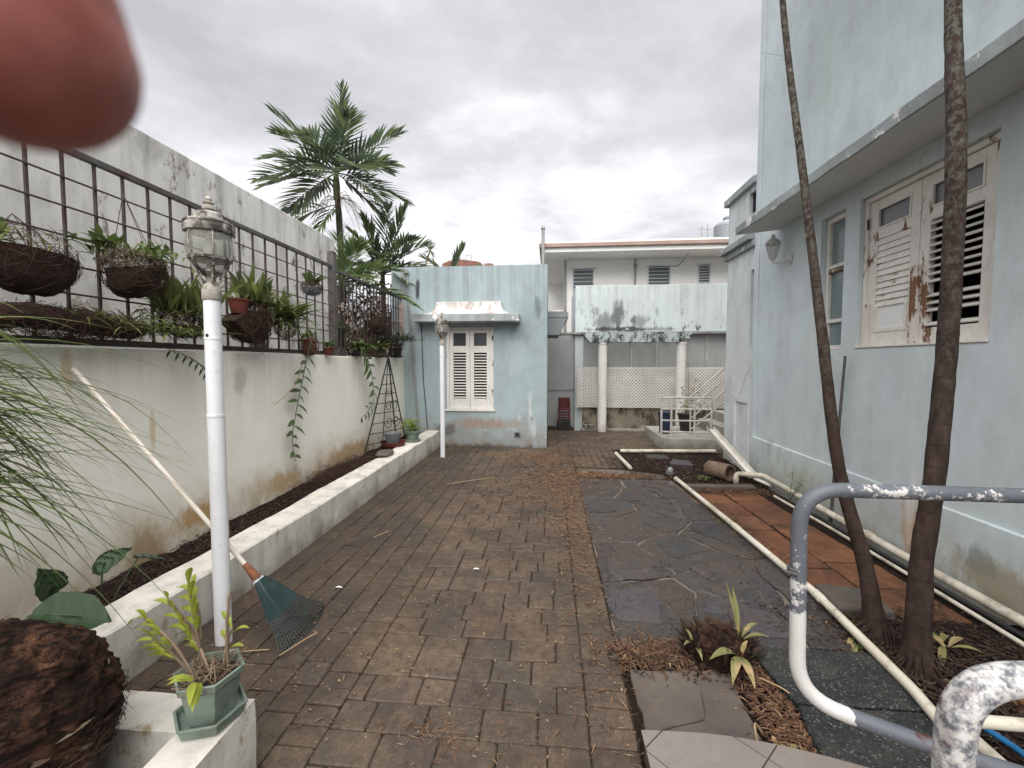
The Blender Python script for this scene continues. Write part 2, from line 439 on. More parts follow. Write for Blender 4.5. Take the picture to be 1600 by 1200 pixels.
def slate_mat():
    n = N('wet_slate')
    r = n.rand()
    base = n.ramp(r, [(0.0, hx('343333')), (0.3, hx('403f40')), (0.55, hx('3e3935')), (0.8, hx('48454a')), (1.0, hx('302f31'))])
    a = n.noise(2.4, 7, 0.65, n.map((1,1,1),(2,1,0))); b = n.noise(9, 8, 0.7, None, 0.6)
    k = n.mix(n.math('MULTIPLY', n.ramp(a, [(0.45,0.0),(0.68,1.0)]), 0.5), base, hx('54483f'))
    k = n.mix(n.math('MULTIPLY', n.ramp(n.noise(1.3, 5, 0.6, n.map((1,1,1),(8,3,0))), [(0.5,0.0),(0.66,1.0)]), 0.5), k, hx('2c2c30'))
    k = n.mix(n.math('MULTIPLY', n.ramp(b, [(0.54,0.0),(0.74,1.0)]), 0.4), k, hx('6c655f'))
    vn = n.ramp(n.math('ABSOLUTE', n.math('SUBTRACT', n.noise(2.1, 6, 0.6, n.map((1,1,1),(1,6,2)), 1.2), 0.5)), [(0.0,1.0),(0.012,0.0)])
    k = n.mix(n.math('MULTIPLY', vn, n.ramp(n.noise(1.6, 3, 0.5, n.map((1,1,1),(9,1,2))), [(0.45,0.0),(0.55,0.85)])), k, hx('1d1b1a'))
    k = n.mix(n.math('MULTIPLY', n.ramp(n.noise(1.8, 6, 0.65, n.map((1,1,1),(3,12,2))), [(0.5,0.0),(0.6,1.0)]), 0.6), k, hx('4d3f34'))
    ly = n.ramp(n.noise(3.2, 5, 0.55, None, 0.8), [(0.40,0.0),(0.405,0.3),(0.47,0.3),(0.475,0.6),(0.56,0.6),(0.565,1.0)])   # cleft layers
    h = n.math('ADD', n.math('MULTIPLY', ly, 0.9), n.math('ADD', n.math('MULTIPLY', b, 0.35), n.math('MULTIPLY', n.noise(70, 4, 0.65), 0.12)))
    return n.done(k, n.ramp(a, [(0.35,0.28),(0.65,0.6)]), n.bump(h, 1.0, 0.03), spec=0.5)
MT['slate'] = slate_mat()
MT['mortar'] = simple('mortar', hx('6a6157'), hx('3f3832'), 3, 0.9, 0.5, 'pos', dirt=hx('746b61'), dirtk=0.9, dscale=2.6, th=(0.42,0.56))
def terracotta_mat():
    n = N('terracotta_tile')
    base = n.ramp(n.rand(), [(0.0, hx('7a4f37')), (0.4, hx('6a4530')), (0.7, hx('80563a')), (1.0, hx('5f3e2d'))])
    k = n.mix(n.math('MULTIPLY', n.ramp(n.noise(2.4, 6, 0.7), [(0.42,0.0),(0.66,1.0)]), 0.85), base, hx('382a22'))
    k = n.mix(n.math('MULTIPLY', n.ramp(n.noise(8, 7, 0.7, n.map((3,0.8,1))), [(0.5,0.0),(0.75,1.0)]), 0.35), k, hx('99704f'))
    return n.done(k, 0.7, n.bump(n.math('ADD', n.noise(12, 5, 0.6), n.math('MULTIPLY', n.noise(120, 3, 0.6), 0.3)), 0.4, 0.008), spec=0.3)
MT['terracotta'] = terracotta_mat()
def aggregate_mat():
    n = N('exposed_aggregate')
    v = n.vor(120, 'F1'); vc = n.vor(120, 'F1', None, 'Color')
    g = n.sep(vc)[0]
    k = n.ramp(g, [(0.0, hx('1a1d1e')), (0.55, hx('26292a')), (0.85, hx('3b3f3f')), (1.0, hx('6c6e6b'))])
    k = n.mix(n.ramp(v, [(0.3,0.0),(0.75,1.0)]), k, hx('1f2021'))
    k = n.mix(n.math('MULTIPLY', n.ramp(n.noise(6, 6, 0.7), [(0.5,0.0),(0.75,1.0)]), 0.4), k, hx('5b544b'))
    return n.done(k, 0.6, n.bump(n.math('SUBTRACT', 1.0, v), 0.7, 0.006), spec=0.4)
MT['aggregate'] = aggregate_mat()
MT['floor_tile'] = simple('grey_floor_tile', hx('837b75'), hx('78706a'), 3, 0.5, 0.2, 'pos', dirt=hx('6f675f'), dirtk=0.5, dscale=30, th=(0.45,0.7))
MT['grout'] = simple('tile_grout', hx('4f4842'), hx('3f3934'), 9, 0.9, 0.3, 'pos')

BLUE = (0.47, 0.585, 0.61)
MT['house_wall'] = plaster('pale_blue_render', (0.575, 0.645, 0.675), 0.06, streak=0.07, blobs=[(1,3.35,0.22,0.16,0.28,(0.42,0.25,0.12),0.8),(1,3.42,0.45,0.05,0.35,(0.72,0.70,0.66),0.5),(1,2.7,0.1,0.5,0.22,(0.30,0.25,0.17),0.8),(1,2.9,0.25,0.12,0.1,(0.2,0.22,0.2),0.6),(1,4.9,0.15,0.8,0.2,(0.36,0.36,0.30),0.6),(1,5.5,0.45,0.1,0.15,(0.3,0.34,0.34),0.5)], damp=(0.0, 0.5), dampcol=(0.30,0.27,0.20), dampk=0.75, greens=(0.55,0.635,0.60), dirt=0.3, cracks=0.22, seed=2.0, bscale=0.8)
MT['house_side'] = plaster('whitened_blue_render', (0.64, 0.68, 0.68), 0.05, streak=0.35, top=(1.5, 4.2), damp=(0.0, 0.5), dampcol=(0.3,0.26,0.2), mould=(0.66,(0.10,0.10,0.095),None), dirt=0.3, cracks=0.8, seed=5.0)
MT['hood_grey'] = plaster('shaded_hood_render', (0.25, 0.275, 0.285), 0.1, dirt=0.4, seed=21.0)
MT['porch_shade'] = plaster('brown_porch_shade', (0.115, 0.095, 0.075), 0.15, dirt=0.4, seed=22.0)  # shade of the deep porch put into a dark brown colour
MT['canopy_edge'] = plaster('weathered_canopy_edge', (0.36, 0.40, 0.405), 0.12, dirt=0.55, streak=0.3, peel=(0.565,(0.74,0.75,0.74),None), seed=8.0, bscale=1.6)
MT['soffit'] = plaster('canopy_soffit', (0.60, 0.62, 0.61), 0.04, dirt=0.14, seed=3.0, bscale=0.5)
MT['guest_wall'] = plaster('streaked_blue_render', (0.335, 0.405, 0.43), 0.09, blobs=[(0,-2.36,2.80,0.05,0.26,(0.03,0.035,0.035),0.9),(0,-0.22,2.45,0.08,0.24,(0.13,0.17,0.16),0.8),(0,-0.35,0.7,0.04,0.4,(0.52,0.55,0.54),0.7),(0,-0.3,0.35,0.06,0.2,(0.5,0.53,0.52),0.7),(0,-1.2,0.42,0.75,0.13,(0.30,0.22,0.17),0.8),(0,-1.9,0.3,0.3,0.14,(0.09,0.08,0.07),0.7),(0,-2.5,1.2,0.1,1.1,(0.26,0.31,0.31),0.7),(0,-2.66,2.3,0.09,0.4,(0.45,0.33,0.27),0.7),(0,-0.6,1.6,0.2,0.5,(0.42,0.50,0.50),0.5),(0,-1.3,-0.02,1.6,0.09,(0.07,0.06,0.045),0.8)], streak=0.62, top=(1.7, 3.3), damp=(0.0, 0.62), dampcol=(0.20,0.155,0.115), dampk=0.85, mould=(0.645,(0.13,0.15,0.145),None), peel=(0.60,(0.46,0.48,0.46),(0.12,0.62)), dirt=0.3, greens=(0.38,0.47,0.485), seed=1.0)
MT['boundary'] = plaster('cream_render', (0.84, 0.82, 0.745), 0.045, blobs=[(1,2.07,1.46,0.035,0.16,(0.52,0.37,0.18),0.6),(1,2.55,1.05,0.025,0.16,(0.56,0.42,0.22),0.6),(1,2.95,0.36,0.3,0.12,(0.42,0.25,0.10),0.85),(1,2.45,0.28,0.14,0.22,(0.33,0.24,0.13),0.8),(1,3.9,0.33,0.4,0.13,(0.45,0.30,0.14),0.8),(1,5.2,0.33,0.7,0.16,(0.40,0.26,0.13),0.85),(1,3.35,1.35,0.1,0.12,(0.42,0.40,0.36),0.6),(1,6.6,0.7,0.4,0.5,(0.55,0.52,0.47),0.6),(1,1.6,0.4,0.5,0.25,(0.5,0.44,0.36),0.6)], streak=0.25, top=(0.9, 1.7), damp=(0.2, 0.62), dampcol=(0.36,0.24,0.11), dampk=0.9, mould=(0.70,(0.35,0.33,0.28),None), dirt=0.15, greens=(0.80,0.785,0.71), seed=4.0)
MT['back_wall'] = plaster('streaked_white_render', (0.66, 0.65, 0.63), 0.06, streak=0.75, top=(2.2, 3.5), mould=(0.575,(0.155,0.13,0.10),None), dirt=0.75, peel=(0.60,(0.36,0.33,0.28),(1.5,2.2)), seed=6.0, bscale=1.3)
MT['kerb'] = plaster('weathered_white_kerb', (0.68, 0.65, 0.59), 0.08, streak=0.3, damp=(0.0, 0.16), dampcol=(0.16,0.13,0.10), dampk=0.8, mould=(0.585,(0.30,0.25,0.16),None), dirt=0.65, seed=7.0, bscale=1.5)
MT['far_white'] = plaster('far_white_paint', (0.82, 0.815, 0.79), 0.02, dirt=0.1, seed=9.0, bscale=0.4)
MT['far_blue'] = plaster('far_blue_render', (0.56, 0.62, 0.62), 0.06, blobs=[(0,1.52,2.55,0.16,0.42,(0.10,0.105,0.10),0.85),(0,1.25,2.4,0.3,0.28,(0.16,0.17,0.165),0.8),(0,2.0,2.42,0.25,0.25,(0.16,0.17,0.16),0.7),(0,1.7,2.26,1.1,0.07,(0.05,0.055,0.05),0.9)], streak=0.4, top=(2.1, 3.3), mould=(0.545,(0.075,0.08,0.075),(2.1,2.25,2.4,3.0)), dirt=0.2, peel=(0.63,(0.7,0.73,0.72),(2.15,2.5)), seed=12.0)
MT['far_grey'] = plaster('grey_screen', (0.36, 0.37, 0.365), 0.06, dirt=0.2, streak=0.25, top=(0.5,2.2), seed=13.0, bscale=0.4)
MT['mossy'] = plaster('mossy_footing', (0.33, 0.29, 0.225), 0.15, dirt=0.7, mould=(0.5,(0.085,0.08,0.05),None), damp=(0.0,0.4), dampcol=(0.07,0.055,0.04), peel=(0.62,(0.5,0.47,0.4),None), seed=14.0)
MT['beam'] = plaster('mouldy_beam', (0.40, 0.46, 0.455), 0.1, mould=(0.475,(0.045,0.05,0.048),None), dirt=0.4, seed=15.0)
MT['column'] = plaster('white_column', (0.70, 0.69, 0.65), 0.05, dirt=0.2, damp=(0.0,0.25), streak=0.2, top=(1.3,2.0), mould=(0.66,(0.4,0.27,0.1),None), seed=16.0, bscale=0.5)
MT['concrete'] = plaster('old_concrete', (0.36, 0.345, 0.31), 0.1, dirt=0.5, streak=0.3, damp=(0.0,0.15), dampcol=(0.12,0.1,0.07), seed=17.0)
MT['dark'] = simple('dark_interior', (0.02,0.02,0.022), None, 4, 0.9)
MT['mould_white'] = plaster('lichen_white', (0.66, 0.65, 0.63), 0.08, mould=(0.49,(0.36,0.30,0.28),None), dirt=0.7, seed=18.0, bscale=1.5)
MT['shutter_far'] = chipped('old_white_shutter', (0.72,0.70,0.66), (0.20,0.15,0.11), 0.60, 9, seed=1)
MT['shutter'] = chipped('chipped_white_shutter', (0.74,0.71,0.66), (0.26,0.135,0.07), 0.583, 9, under2=(0.10,0.065,0.045), seed=4)
MT['shutter_slat'] = chipped('chipped_shutter_slat', (0.76,0.73,0.68), (0.27,0.20,0.14), 0.60, 12, (1,0.4,2.0), seed=9)
MT['shutter_bare'] = chipped('bare_wood_shutter', (0.70,0.66,0.6), (0.24,0.115,0.055), 0.50, 11, (1,1,0.4), under2=(0.12,0.07,0.045), seed=2)
MT['white_panel'] = simple('plain_white_panel', (0.74,0.75,0.75), (0.66,0.67,0.67), 5, 0.5, 0.05, 'pos')
MT['vent'] = simple('white_vent_paint', (0.72,0.74,0.74), (0.62,0.64,0.64), 4, 0.55, 0.1, 'pos', dirt=(0.3,0.28,0.24), dirtk=0.4)
def glass_mat(name, c, rough=0.08, spec=0.5):
    n = N(name); a = n.noise(3, 4, 0.6)
    return n.done(n.mix(a, c, tuple(x*1.5 for x in c)), rough, None, spec=spec)
MT['pane'] = glass_mat('dark_window_pane', (0.045,0.05,0.053), 0.12)
MT['pane_dusty'] = glass_mat('dusty_window_pane', (0.13,0.135,0.14), 0.25)
MT['pane_green'] = glass_mat('greenish_pane', (0.14,0.18,0.185), 0.15)
def lamp_glass():
    n = N('lamp_glass', 'obj'); o = n.t.nodes['Material Output']
    tr = n.t.nodes.new('ShaderNodeBsdfTransparent'); tr.inputs[0].default_value = (0.93,0.94,0.92,1)
    ms = n.t.nodes.new('ShaderNodeMixShader')
    k = n.ramp(n.noise(9, 5, 0.65), [(0.35,0.22),(0.7,0.5)]); n.L.new(k, ms.inputs[0])
    m = n.done((0.42,0.42,0.38), 0.2, None, spec=0.6)
    n.L.new(tr.outputs[0], ms.inputs[1]); n.L.new(n.b.outputs[0], ms.inputs[2]); n.L.new(ms.outputs[0], o.inputs[0])
    return m
MT['lamp_glass'] = lamp_glass()
MT['post_white'] = simple('white_post_paint', (0.74,0.755,0.78), (0.68,0.69,0.71), 3, 0.45, 0.06, 'pos', dirt=(0.30,0.26,0.2), dirtk=0.35, dscale=14, th=(0.58,0.72))
MT['lamp_metal'] = simple('weathered_lamp_metal', hx('57514c'), hx('2b2726'), 18, 0.7, 0.5, 'obj', dirt=hx('aaa69f'), dirtk=0.9, dscale=13, th=(0.46,0.56))
MT['lamp_collar'] = simple('flaking_lamp_collar', hx('b5b0a6'), hx('8b857b'), 14, 0.8, 0.5, 'obj', dirt=hx('4a4032'), dirtk=0.8, dscale=22, th=(0.5,0.6))
MT['lantern_white'] = simple('white_lantern', hx('d6d8d6'), hx('b5b6b2'), 20, 0.6, 0.3, 'obj', dirt=hx('6b675f'), dirtk=0.5, dscale=30)
MT['iron'] = simple('grey_iron', hx('5b5a5a'), hx('4a4745'), 9, 0.55, 0.3, 'pos', dirt=hx('4b2f25'), dirtk=0.85, dscale=5, th=(0.5,0.62), metal=0.1)
MT['iron_dark'] = simple('rusty_dark_bar', hx('3f3836'), hx('54504e'), 9, 0.65, 0.3, 'pos', dirt=hx('43271e'), dirtk=0.8, dscale=7, th=(0.45,0.6))
MT['black_iron'] = simple('black_iron', hx('242221'), hx('35302d'), 12, 0.6, 0.2)
MT['rail'] = None
def rail_mat():
    n = N('flaking_grey_rail')
    g = n.mix(n.noise(8, 5, 0.65), hx('676b72'), hx('4a4e55'))
    big = n.noise(3.4, 3, 0.5, n.map((1,1,1),(0.3,0.9,0)))
    z = n.sep()[2]; x = n.sep()[0]; y = n.sep()[1]
    low = n.math('MULTIPLY', n.math('LESS_THAN', n.math('ADD', z, n.math('MULTIPLY', n.noise(60, 4, 0.6), 0.03)), 0.905), n.math('GREATER_THAN', y, 0.8))    # the lower half was painted over in white
    low = n.math('MULTIPLY', low, n.math('LESS_THAN', n.math('ADD', x, n.math('MULTIPLY', n.noise(40, 4, 0.6), 0.03)), 0.73))
    flake = n.ramp(n.math('ADD', n.math('MULTIPLY', n.noise(38, 9, 0.78), 0.55), n.math('MULTIPLY', big, 0.45)), [(0.555,0.0),(0.565,1.0)])
    near = n.math('MULTIPLY', n.math('LESS_THAN', y, 0.8), n.ramp(n.noise(75, 9, 0.8, n.map((1,1,1),(4,4,4))), [(0.43,0.0),(0.56,1.0)]))
    k = n.mix(n.math('MAXIMUM', n.math('MAXIMUM', flake, low), near), g, n.mix(n.noise(12, 4, 0.6), (0.64,0.625,0.61), (0.50,0.485,0.47)))
    rust = n.ramp(n.noise(6.5, 4, 0.6, n.map((1,1,1),(5.2,2.3,1.1))), [(0.64,0.0),(0.68,1.0)])
    k = n.mix(rust, k, n.mix(n.noise(25, 5, 0.7), hx('5c332b'), hx('3d2722')))
    return n.done(k, 0.5, n.bump(n.math('ADD', n.math('MULTIPLY', flake, 0.5), n.math('MULTIPLY', n.noise(80, 4, 0.6), 0.3)), 0.4, 0.003), spec=0.4)
MT['rail'] = rail_mat()
MT['pvc'] = simple('cream_pvc', hx('d6d0c1'), hx('c2baa8'), 2.5, 0.4, 0.05, 'pos', dirt=hx('6f6351'), dirtk=0.75, dscale=7, th=(0.48,0.68))
MT['gutter'] = simple('white_gutter', hx('dcdad2'), hx('c8c2b8'), 4, 0.45, 0.05, 'pos', dirt=hx('8a7f74'), dirtk=0.5, dscale=5)
MT['clay'] = simple('old_clay', hx('7d6a59'), hx('5c4c40'), 10, 0.85, 0.4, dirt=hx('3b332b'), dirtk=0.6)
MT['clay_red'] = simple('red_clay_pot', hx('6b352c'), hx('522a23'), 9, 0.8, 0.25, dirt=hx('4a3a30'), dirtk=0.5)
MT['plastic_red'] = simple('faded_red_plastic', hx('5e2224'), hx('471b1d'), 6, 0.5, 0.05, dirt=hx('4b3a35'), dirtk=0.4)
MT['plastic_black'] = simple('black_plastic', hx('2b2b2c'), hx('1f1f20'), 5, 0.45, 0.05, dirt=hx('4a443c'), dirtk=0.4)
MT['plastic_green'] = simple('sage_green_plastic', hx('77857b'), hx('69776d'), 6, 0.45, 0.08, dirt=hx('4c4a3f'), dirtk=0.7, dscale=9, th=(0.48,0.66))
MT['plastic_grey'] = simple('grey_plastic', hx('70757a'), hx('5b6064'), 6, 0.5, 0.05, dirt=hx('443f3a'), dirtk=0.5)
MT['plastic_blue'] = simple('dark_blue_plastic', hx('2c3650'), hx('232b40'), 6, 0.45, 0.05)
MT['hose'] = simple('blue_hose', hx('2a76ad'), hx('21608f'), 6, 0.4, 0.05)
MT['rake'] = simple('dark_teal_plastic', hx('26393a'), hx('1f3031'), 6, 0.45, 0.05, dirt=hx('5b5b52'), dirtk=0.25, dscale=12)
MT['handle'] = simple('cream_handle', hx('ddd6cb'), hx('d0c6b8'), 3, 0.5, 0.1, dirt=hx('8a6b4d'), dirtk=0.4)
MT['rust'] = simple('orange_rust', hx('8c5d42'), hx('5f3e2d'), 30, 0.85, 0.4)
MT['fibre'] = simple('brown_fibre', hx('35241d'), hx('1d1310'), 25, 0.95, 0.8, dirt=hx('553c2e'), dirtk=0.6, dscale=40)
MT['fibre_strand'] = foliage('fibre_strand', [hx('1d1411'), hx('38261e'), hx('57402f'), hx('2a1c17')], 0.9, 0.0)
MT['roots'] = foliage('pale_root', [hx('6a5a4a'), hx('8f7d67'), hx('54463a'), hx('77624f')], 0.9, 0.0)
def bark_mat(name, cols, lichen=None, ring=0.0, stretch=(1,1,0.4), sc_=1.0):
    n = N(name, 'obj')
    a = n.noise(18*sc_, 8, 0.72, n.map(stretch)); b = n.noise(4, 4, 0.6)
    k = n.mix(n.ramp(a, [(0.38,0.0),(0.66,1.0)]), cols[0], cols[1])
    k = n.mix(n.math('MULTIPLY', n.ramp(b, [(0.45,0.0),(0.7,1.0)]), 0.6), k, cols[2])
    h = n.math('MULTIPLY', a, 1.0)
    if ring:
        z = n.math('ADD', n.sep()[2], n.math('MULTIPLY', n.noise(7, 3, 0.6), 0.05))
        w = n.math('FRACT', n.math('MULTIPLY', z, ring))
        w = n.ramp(w, [(0.0,1.0),(0.12,0.0),(0.9,0.0),(1.0,1.0)])
        k = n.mix(n.math('MULTIPLY', w, 0.15), k, tuple(x*0.5 for x in cols[0])); h = n.math('SUBTRACT', h, n.math('MULTIPLY', w, 0.15))
    if lichen:
        zz_ = n.rng(n.sep()[2], lichen[2], lichen[3])
        l = n.math('MULTIPLY', n.ramp(n.noise(38, 8, 0.78, n.map((1,1,0.7),(3,1,4))), [(0.46,0.0),(0.60,1.0)]), zz_)
        k = n.mix(n.math('MULTIPLY', l, 0.75), k, lichen[0])
        l2 = n.ramp(n.vor(9, 'F1', n.map((1,1,0.7),(9,2,2))), [(0.05,1.0),(0.12,0.0)])
        k = n.mix(n.math('MULTIPLY', l2, n.ramp(n.noise(9, 5, 0.7), [(0.5,0.0),(0.6,0.8)])), k, lichen[1])
    return n.done(k, 0.9, n.bump(h, 0.8, 0.012), spec=0.2)
MT['trunk'] = bark_mat('palm_trunk_bark', (hx('2b211d'), hx('473a34'), hx('35241f')), (hx('6d6f66'), hx('9a978c'), 0.9, 3.2), 9.0)
MT['palm_trunk'] = bark_mat('far_palm_trunk', (hx('4b4640'), hx('5d574e'), hx('37332e')), None, 9.0)
def husk_mat():
    n = N('shaggy_bark', 'obj')
    v = n.map((1,1,2.2), (0,0,0), (R(30), R(-25), 0))
    a = n.noise(8, 10, 0.72, v, 0.8); vr = n.vor(9, 'DISTANCE_TO_EDGE', n.map((1.6,1.6,4.0), (0,0,0), (R(14),R(8),0)))
    k = n.ramp(a, [(0.30, hx('150d0a')), (0.45, hx('301e17')), (0.55, hx('503528')), (0.63, hx('6f5039')), (0.71, hx('a3815f'))])
    k = n.mix(n.ramp(n.noise(30, 8, 0.75, n.map((1,1,3.2),(1,2,3),(R(14),R(8),0)), 0.5), [(0.42,0.9),(0.52,0.0)]), k, hx('0e0806'))
    h = n.math('ADD', a, n.math('MULTIPLY', n.noise(30, 8, 0.75, n.map((1,1,3.2),(1,2,3),(R(14),R(8),0)), 0.5), 0.9))
    return n.done(k, 0.9, n.bump(h, 1.0, 0.03), spec=0.2)
MT['husk'] = husk_mat()
MT['leaf_palm'] = foliage('palm_leaf', [hx('55654f'), hx('6a7b5d'), hx('48584b'), hx('87925f')], 0.4, 0.45)
MT['leaf_palm_pale'] = foliage('pale_palm_leaf', [hx('6d8050'), hx('5b7050'), hx('7f8f5c')], 0.45, 0.35)  # paler green than the other palm leaf
MT['leaf_orchid'] = foliage('orchid_leaf', [hx('67774a'), hx('838c50'), hx('526343'), hx('999d58')], 0.45, 0.3, (0.68, hx('8a7a4a')))
MT['leaf_bright'] = foliage('yellow_green_leaf', [hx('8a9a35'), hx('6f8a36'), hx('a3a744'), hx('5d7a38')], 0.45, 0.3, (0.7, hx('a98d45')))
MT['leaf_vine'] = foliage('vine_leaf', [hx('56693d'), hx('677a40'), hx('47593a'), hx('7c8a48')], 0.45, 0.3)
MT['leaf_grass'] = foliage('long_grass_blade', [hx('6c8148'), hx('82955a'), hx('5a6f42'), hx('9da66c')], 0.45, 0.4)
MT['leaf_dark'] = foliage('dark_leaf', [hx('2d3f30'), hx('3b4d39'), hx('4a5a41')], 0.4, 0.2)
MT['leaf_ear'] = foliage('broad_dark_leaf', [hx('33472f'), hx('3e5638')], 0.45, 0.2, coord='obj')
MT['leaf_red'] = foliage('reddish_leaf', [hx('5d3a2c'), hx('45352a'), hx('6d4a35'), hx('3d4030')], 0.6, 0.2)
MT['leaf_pale'] = foliage('half_dead_leaf', [hx('8a8a55'), hx('a8946b'), hx('76804a'), hx('b9a27c')], 0.6, 0.25, (0.47, hx('b59a72')))
MT['flower'] = foliage('pale_pink_flower', [hx('e6d3cf'), hx('f0e6df'), hx('d9bdb9')], 0.6, 0.3)
MT['dry'] = foliage('dry_leaf', [hx('533b2c'), hx('74523b'), hx('3f2c22'), hx('8f6c4e'), hx('5c3f32'), hx('a68a69')], 0.8, 0.1)
MT['dry_light'] = foliage('tan_dry_leaf', [hx('86644c'), hx('a2805f'), hx('694c3a'), hx('b79a78'), hx('8a6250'), hx('765641')], 0.8, 0.15)
MT['mulch'] = foliage('mulch_bits', [hx('231814'), hx('35261f'), hx('4b382d'), hx('2c1f19'), hx('66523f')], 0.9, 0.0)
MT['twig'] = foliage('pale_twig', [hx('8c7359'), hx('b39a78'), hx('6b5440')], 0.8, 0.0)
def skin_mat():
    n = N('skin', 'obj')
    k = n.mix(n.ramp(n.noise(110, 5, 0.65), [(0.35,0.0),(0.65,1.0)]), hx('a8695f'), hx('84473f'))
    return n.done(k, 0.5, n.bump(n.noise(1500, 3, 0.6), 0.2, 0.0003), spec=0.35, Subsurface_Weight=0.35, Subsurface_Radius=(0.006,0.0018,0.0009), Subsurface_Scale=1.0)
MT['skin'] = skin_mat()
MT['nail'] = simple('fingernail', hx('c79a8c'), hx('b98a7c'), 40, 0.35, 0.0)
MT['roof_red'] = simple('brick_red_metal', hx('8a5a4e'), hx('734a40'), 3, 0.7, 0.2, 'pos', dirt=hx('a58d80'), dirtk=0.5)
MT['fascia'] = simple('pinkish_fascia', hx('a08a80'), hx('8f7a70'), 2, 0.7, 0.1, 'pos')
MT['tank'] = simple('grey_tank_plastic', hx('9aa2a8'), hx('8a9298'), 2, 0.55, 0.05, 'pos')
MT['galv'] = simple('galvanised', hx('9b9c9a'), hx('80817f'), 8, 0.5, 0.1, 'pos', metal=0.2)
MT['white_iron'] = simple('white_painted_iron', hx('c6c3bc'), hx('a29e96'), 8, 0.6, 0.15, 'pos', dirt=hx('6b5a4a'), dirtk=0.5, dscale=10, th=(0.55,0.68))
MT['lattice'] = simple('white_lattice', hx('dedbd6'), hx('c9c5bd'), 2, 0.6, 0.05, 'pos', dirt=hx('8f8a7c'), dirtk=0.35, dscale=2.5)
MT['slatwhite'] = simple('white_louvre', hx('d5d8d8'), hx('c2c6c6'), 3, 0.5, 0.05, 'pos')
MT['slab'] = simple('grey_stone_slab', hx('625951'), hx('4f4842'), 3, 0.75, 0.35, 'pos', dirt=hx('3d3b40'), dirtk=0.6, dscale=4)

# ---------------------------------------------------------------- ground and paving
def struct(o): return tag(o, kind='structure')
struct(M().add([(-60,-30,-0.07),(60,-30,-0.07),(60,90,-0.07),(-60,90,-0.07)], [(0,1,2,3)]).obj('ground', MT['ground']))
# bed of joint sand under the pavers
court = struct(M().add([(-1.98,-1.0,-0.0082),(0.358,-1.0,-0.0082),(0.358,7.41,-0.0082),(-1.98,7.41,-0.0082)], [(0,1,2,3)])
               .add([(-0.06,7.41,-0.011),(2.0,7.41,-0.011),(2.0,9.45,-0.011),(-0.06,9.45,-0.011)], [(0,1,2,3)])
               .add([(0.358,6.05,-0.011),(1.08,6.05,-0.011),(1.08,7.41,-0.011),(0.358,7.41,-0.011)], [(0,1,2,3)]).obj('courtyard_paving', MT['sand']))
def paver_mesh(w, d, m=None, c=(0,0), z=0.0, rr=None):
    """one tumbled paver: worn corners, soft top edge"""
    rr = rr or rnd
    m = m or M(); g = 0.0026
    x, y = w/2 - g, d/2 - g
    k = min(0.011, 0.12*min(w, d))
    out_ = []
    for sx, sy in ((1,1),(-1,1),(-1,-1),(1,-1)):
        cx, cy = sx*(x-k), sy*(y-k); a0 = {(1,1):0,(-1,1):90,(-1,-1):180,(1,-1):270}[sx, sy]
        kk = k*rr.uniform(0.5, 1.4)
        for a in (0, 45, 90):
            out_.append((sx*(x-kk) + kk*math.cos(R(a0+a)) + rr.uniform(-.0016,.0016), sy*(y-kk) + kk*math.sin(R(a0+a)) + rr.uniform(-.0016,.0016)))
    n = len(out_); b = len(m.v)
    dz = [rr.uniform(-.0018, .0018) for _ in range(4)]
    def tilt(px, py): return dz[0]*px/x + dz[1]*py/y
    for (zz0, ins) in ((-0.05, 0.0), (-0.0065, 0.0), (-0.0018, 0.004), (0.0, 0.0095)):
        for (px, py) in out_:
            f = 1 - ins/max(0.02, math.hypot(px, py))
            m.v.append(V((c[0]+px*f, c[1]+py*f, z + zz0 + (tilt(px, py) if zz0 > -0.04 else 0))))
    for i in range(3):
        for j in range(n):
            m.f.append((b+i*n+j, b+i*n+(j+1)%n, b+(i+1)*n+(j+1)%n, b+(i+1)*n+j))
    m.f.append(tuple(b+3*n+j for j in range(n)))
    return m
pav = []                                            # (cx, cy, w, d, z)
pr = random.Random(5)
y = 0.35                                            # middle field: rows across
while y < 7.35:
    x = -0.905 + (pr.choice([0, 0.0, 0.0]))
    first = pr.choice([0.08, 0.155, 0.235, 0.19])
    while x < 0.163 - 0.03:
        w = first if first else pr.choice([0.235, 0.235, 0.235, 0.155, 0.195, 0.235, 0.155])
        first = None
        if 0.163 - (x + w) < 0.06: w = 0.163 - x
        pav.append((x+w/2, y+0.0775, w, 0.155)); x += w
    y += 0.155
for x0, w, pitch in ((0.163, 0.19, 0.1), (-1.075, 0.17, 0.1)):   # two soldier courses
    y = 0.4
    while y < 7.38:
        pav.append((x0+w/2, y+pitch/2, w, pitch)); y += pitch
x = -1.978
for i in range(6):                                  # left field: columns along the planter
    w = (1.978-1.075)/6; y = 0.3 + pr.uniform(0, .2)
    while y < 7.3:
        d = pr.choice([0.155, 0.155, 0.235, 0.19]); pav.append((x+w/2, y+d/2, w, d)); y += d
    x += w
def rot_ok(cx, cy): return True
y = 7.415                                           # far field behind the small house
while y < 9.4:
    x = -0.055
    while x < 1.95:
        w = pr.choice([0.2, 0.2, 0.155])
        if not (x > 1.1 and y < 7.35): pav.append((x+w/2, y+0.05, w, 0.1))
        x += w
    y += 0.1
x = 0.36
while x < 1.04:
    y = 6.1
    while y < 7.38:
        pav.append((x+0.05, y+0.1, 0.1, 0.2)); y += 0.2
    x += 0.1
def in_view(p):
    x, y = p[0], p[1]
    return y > 1.33 and abs(math.atan2(x, y) + 0.09) < R(50) and not (x < -1.03 and y < 1.4)
order = sorted([p for p in pav if in_view(p)], key=lambda p: -(p[2]*p[3])/(p[1]**3))
single = order[:296]; sset = set(id(p) for p in single)
cache = {}
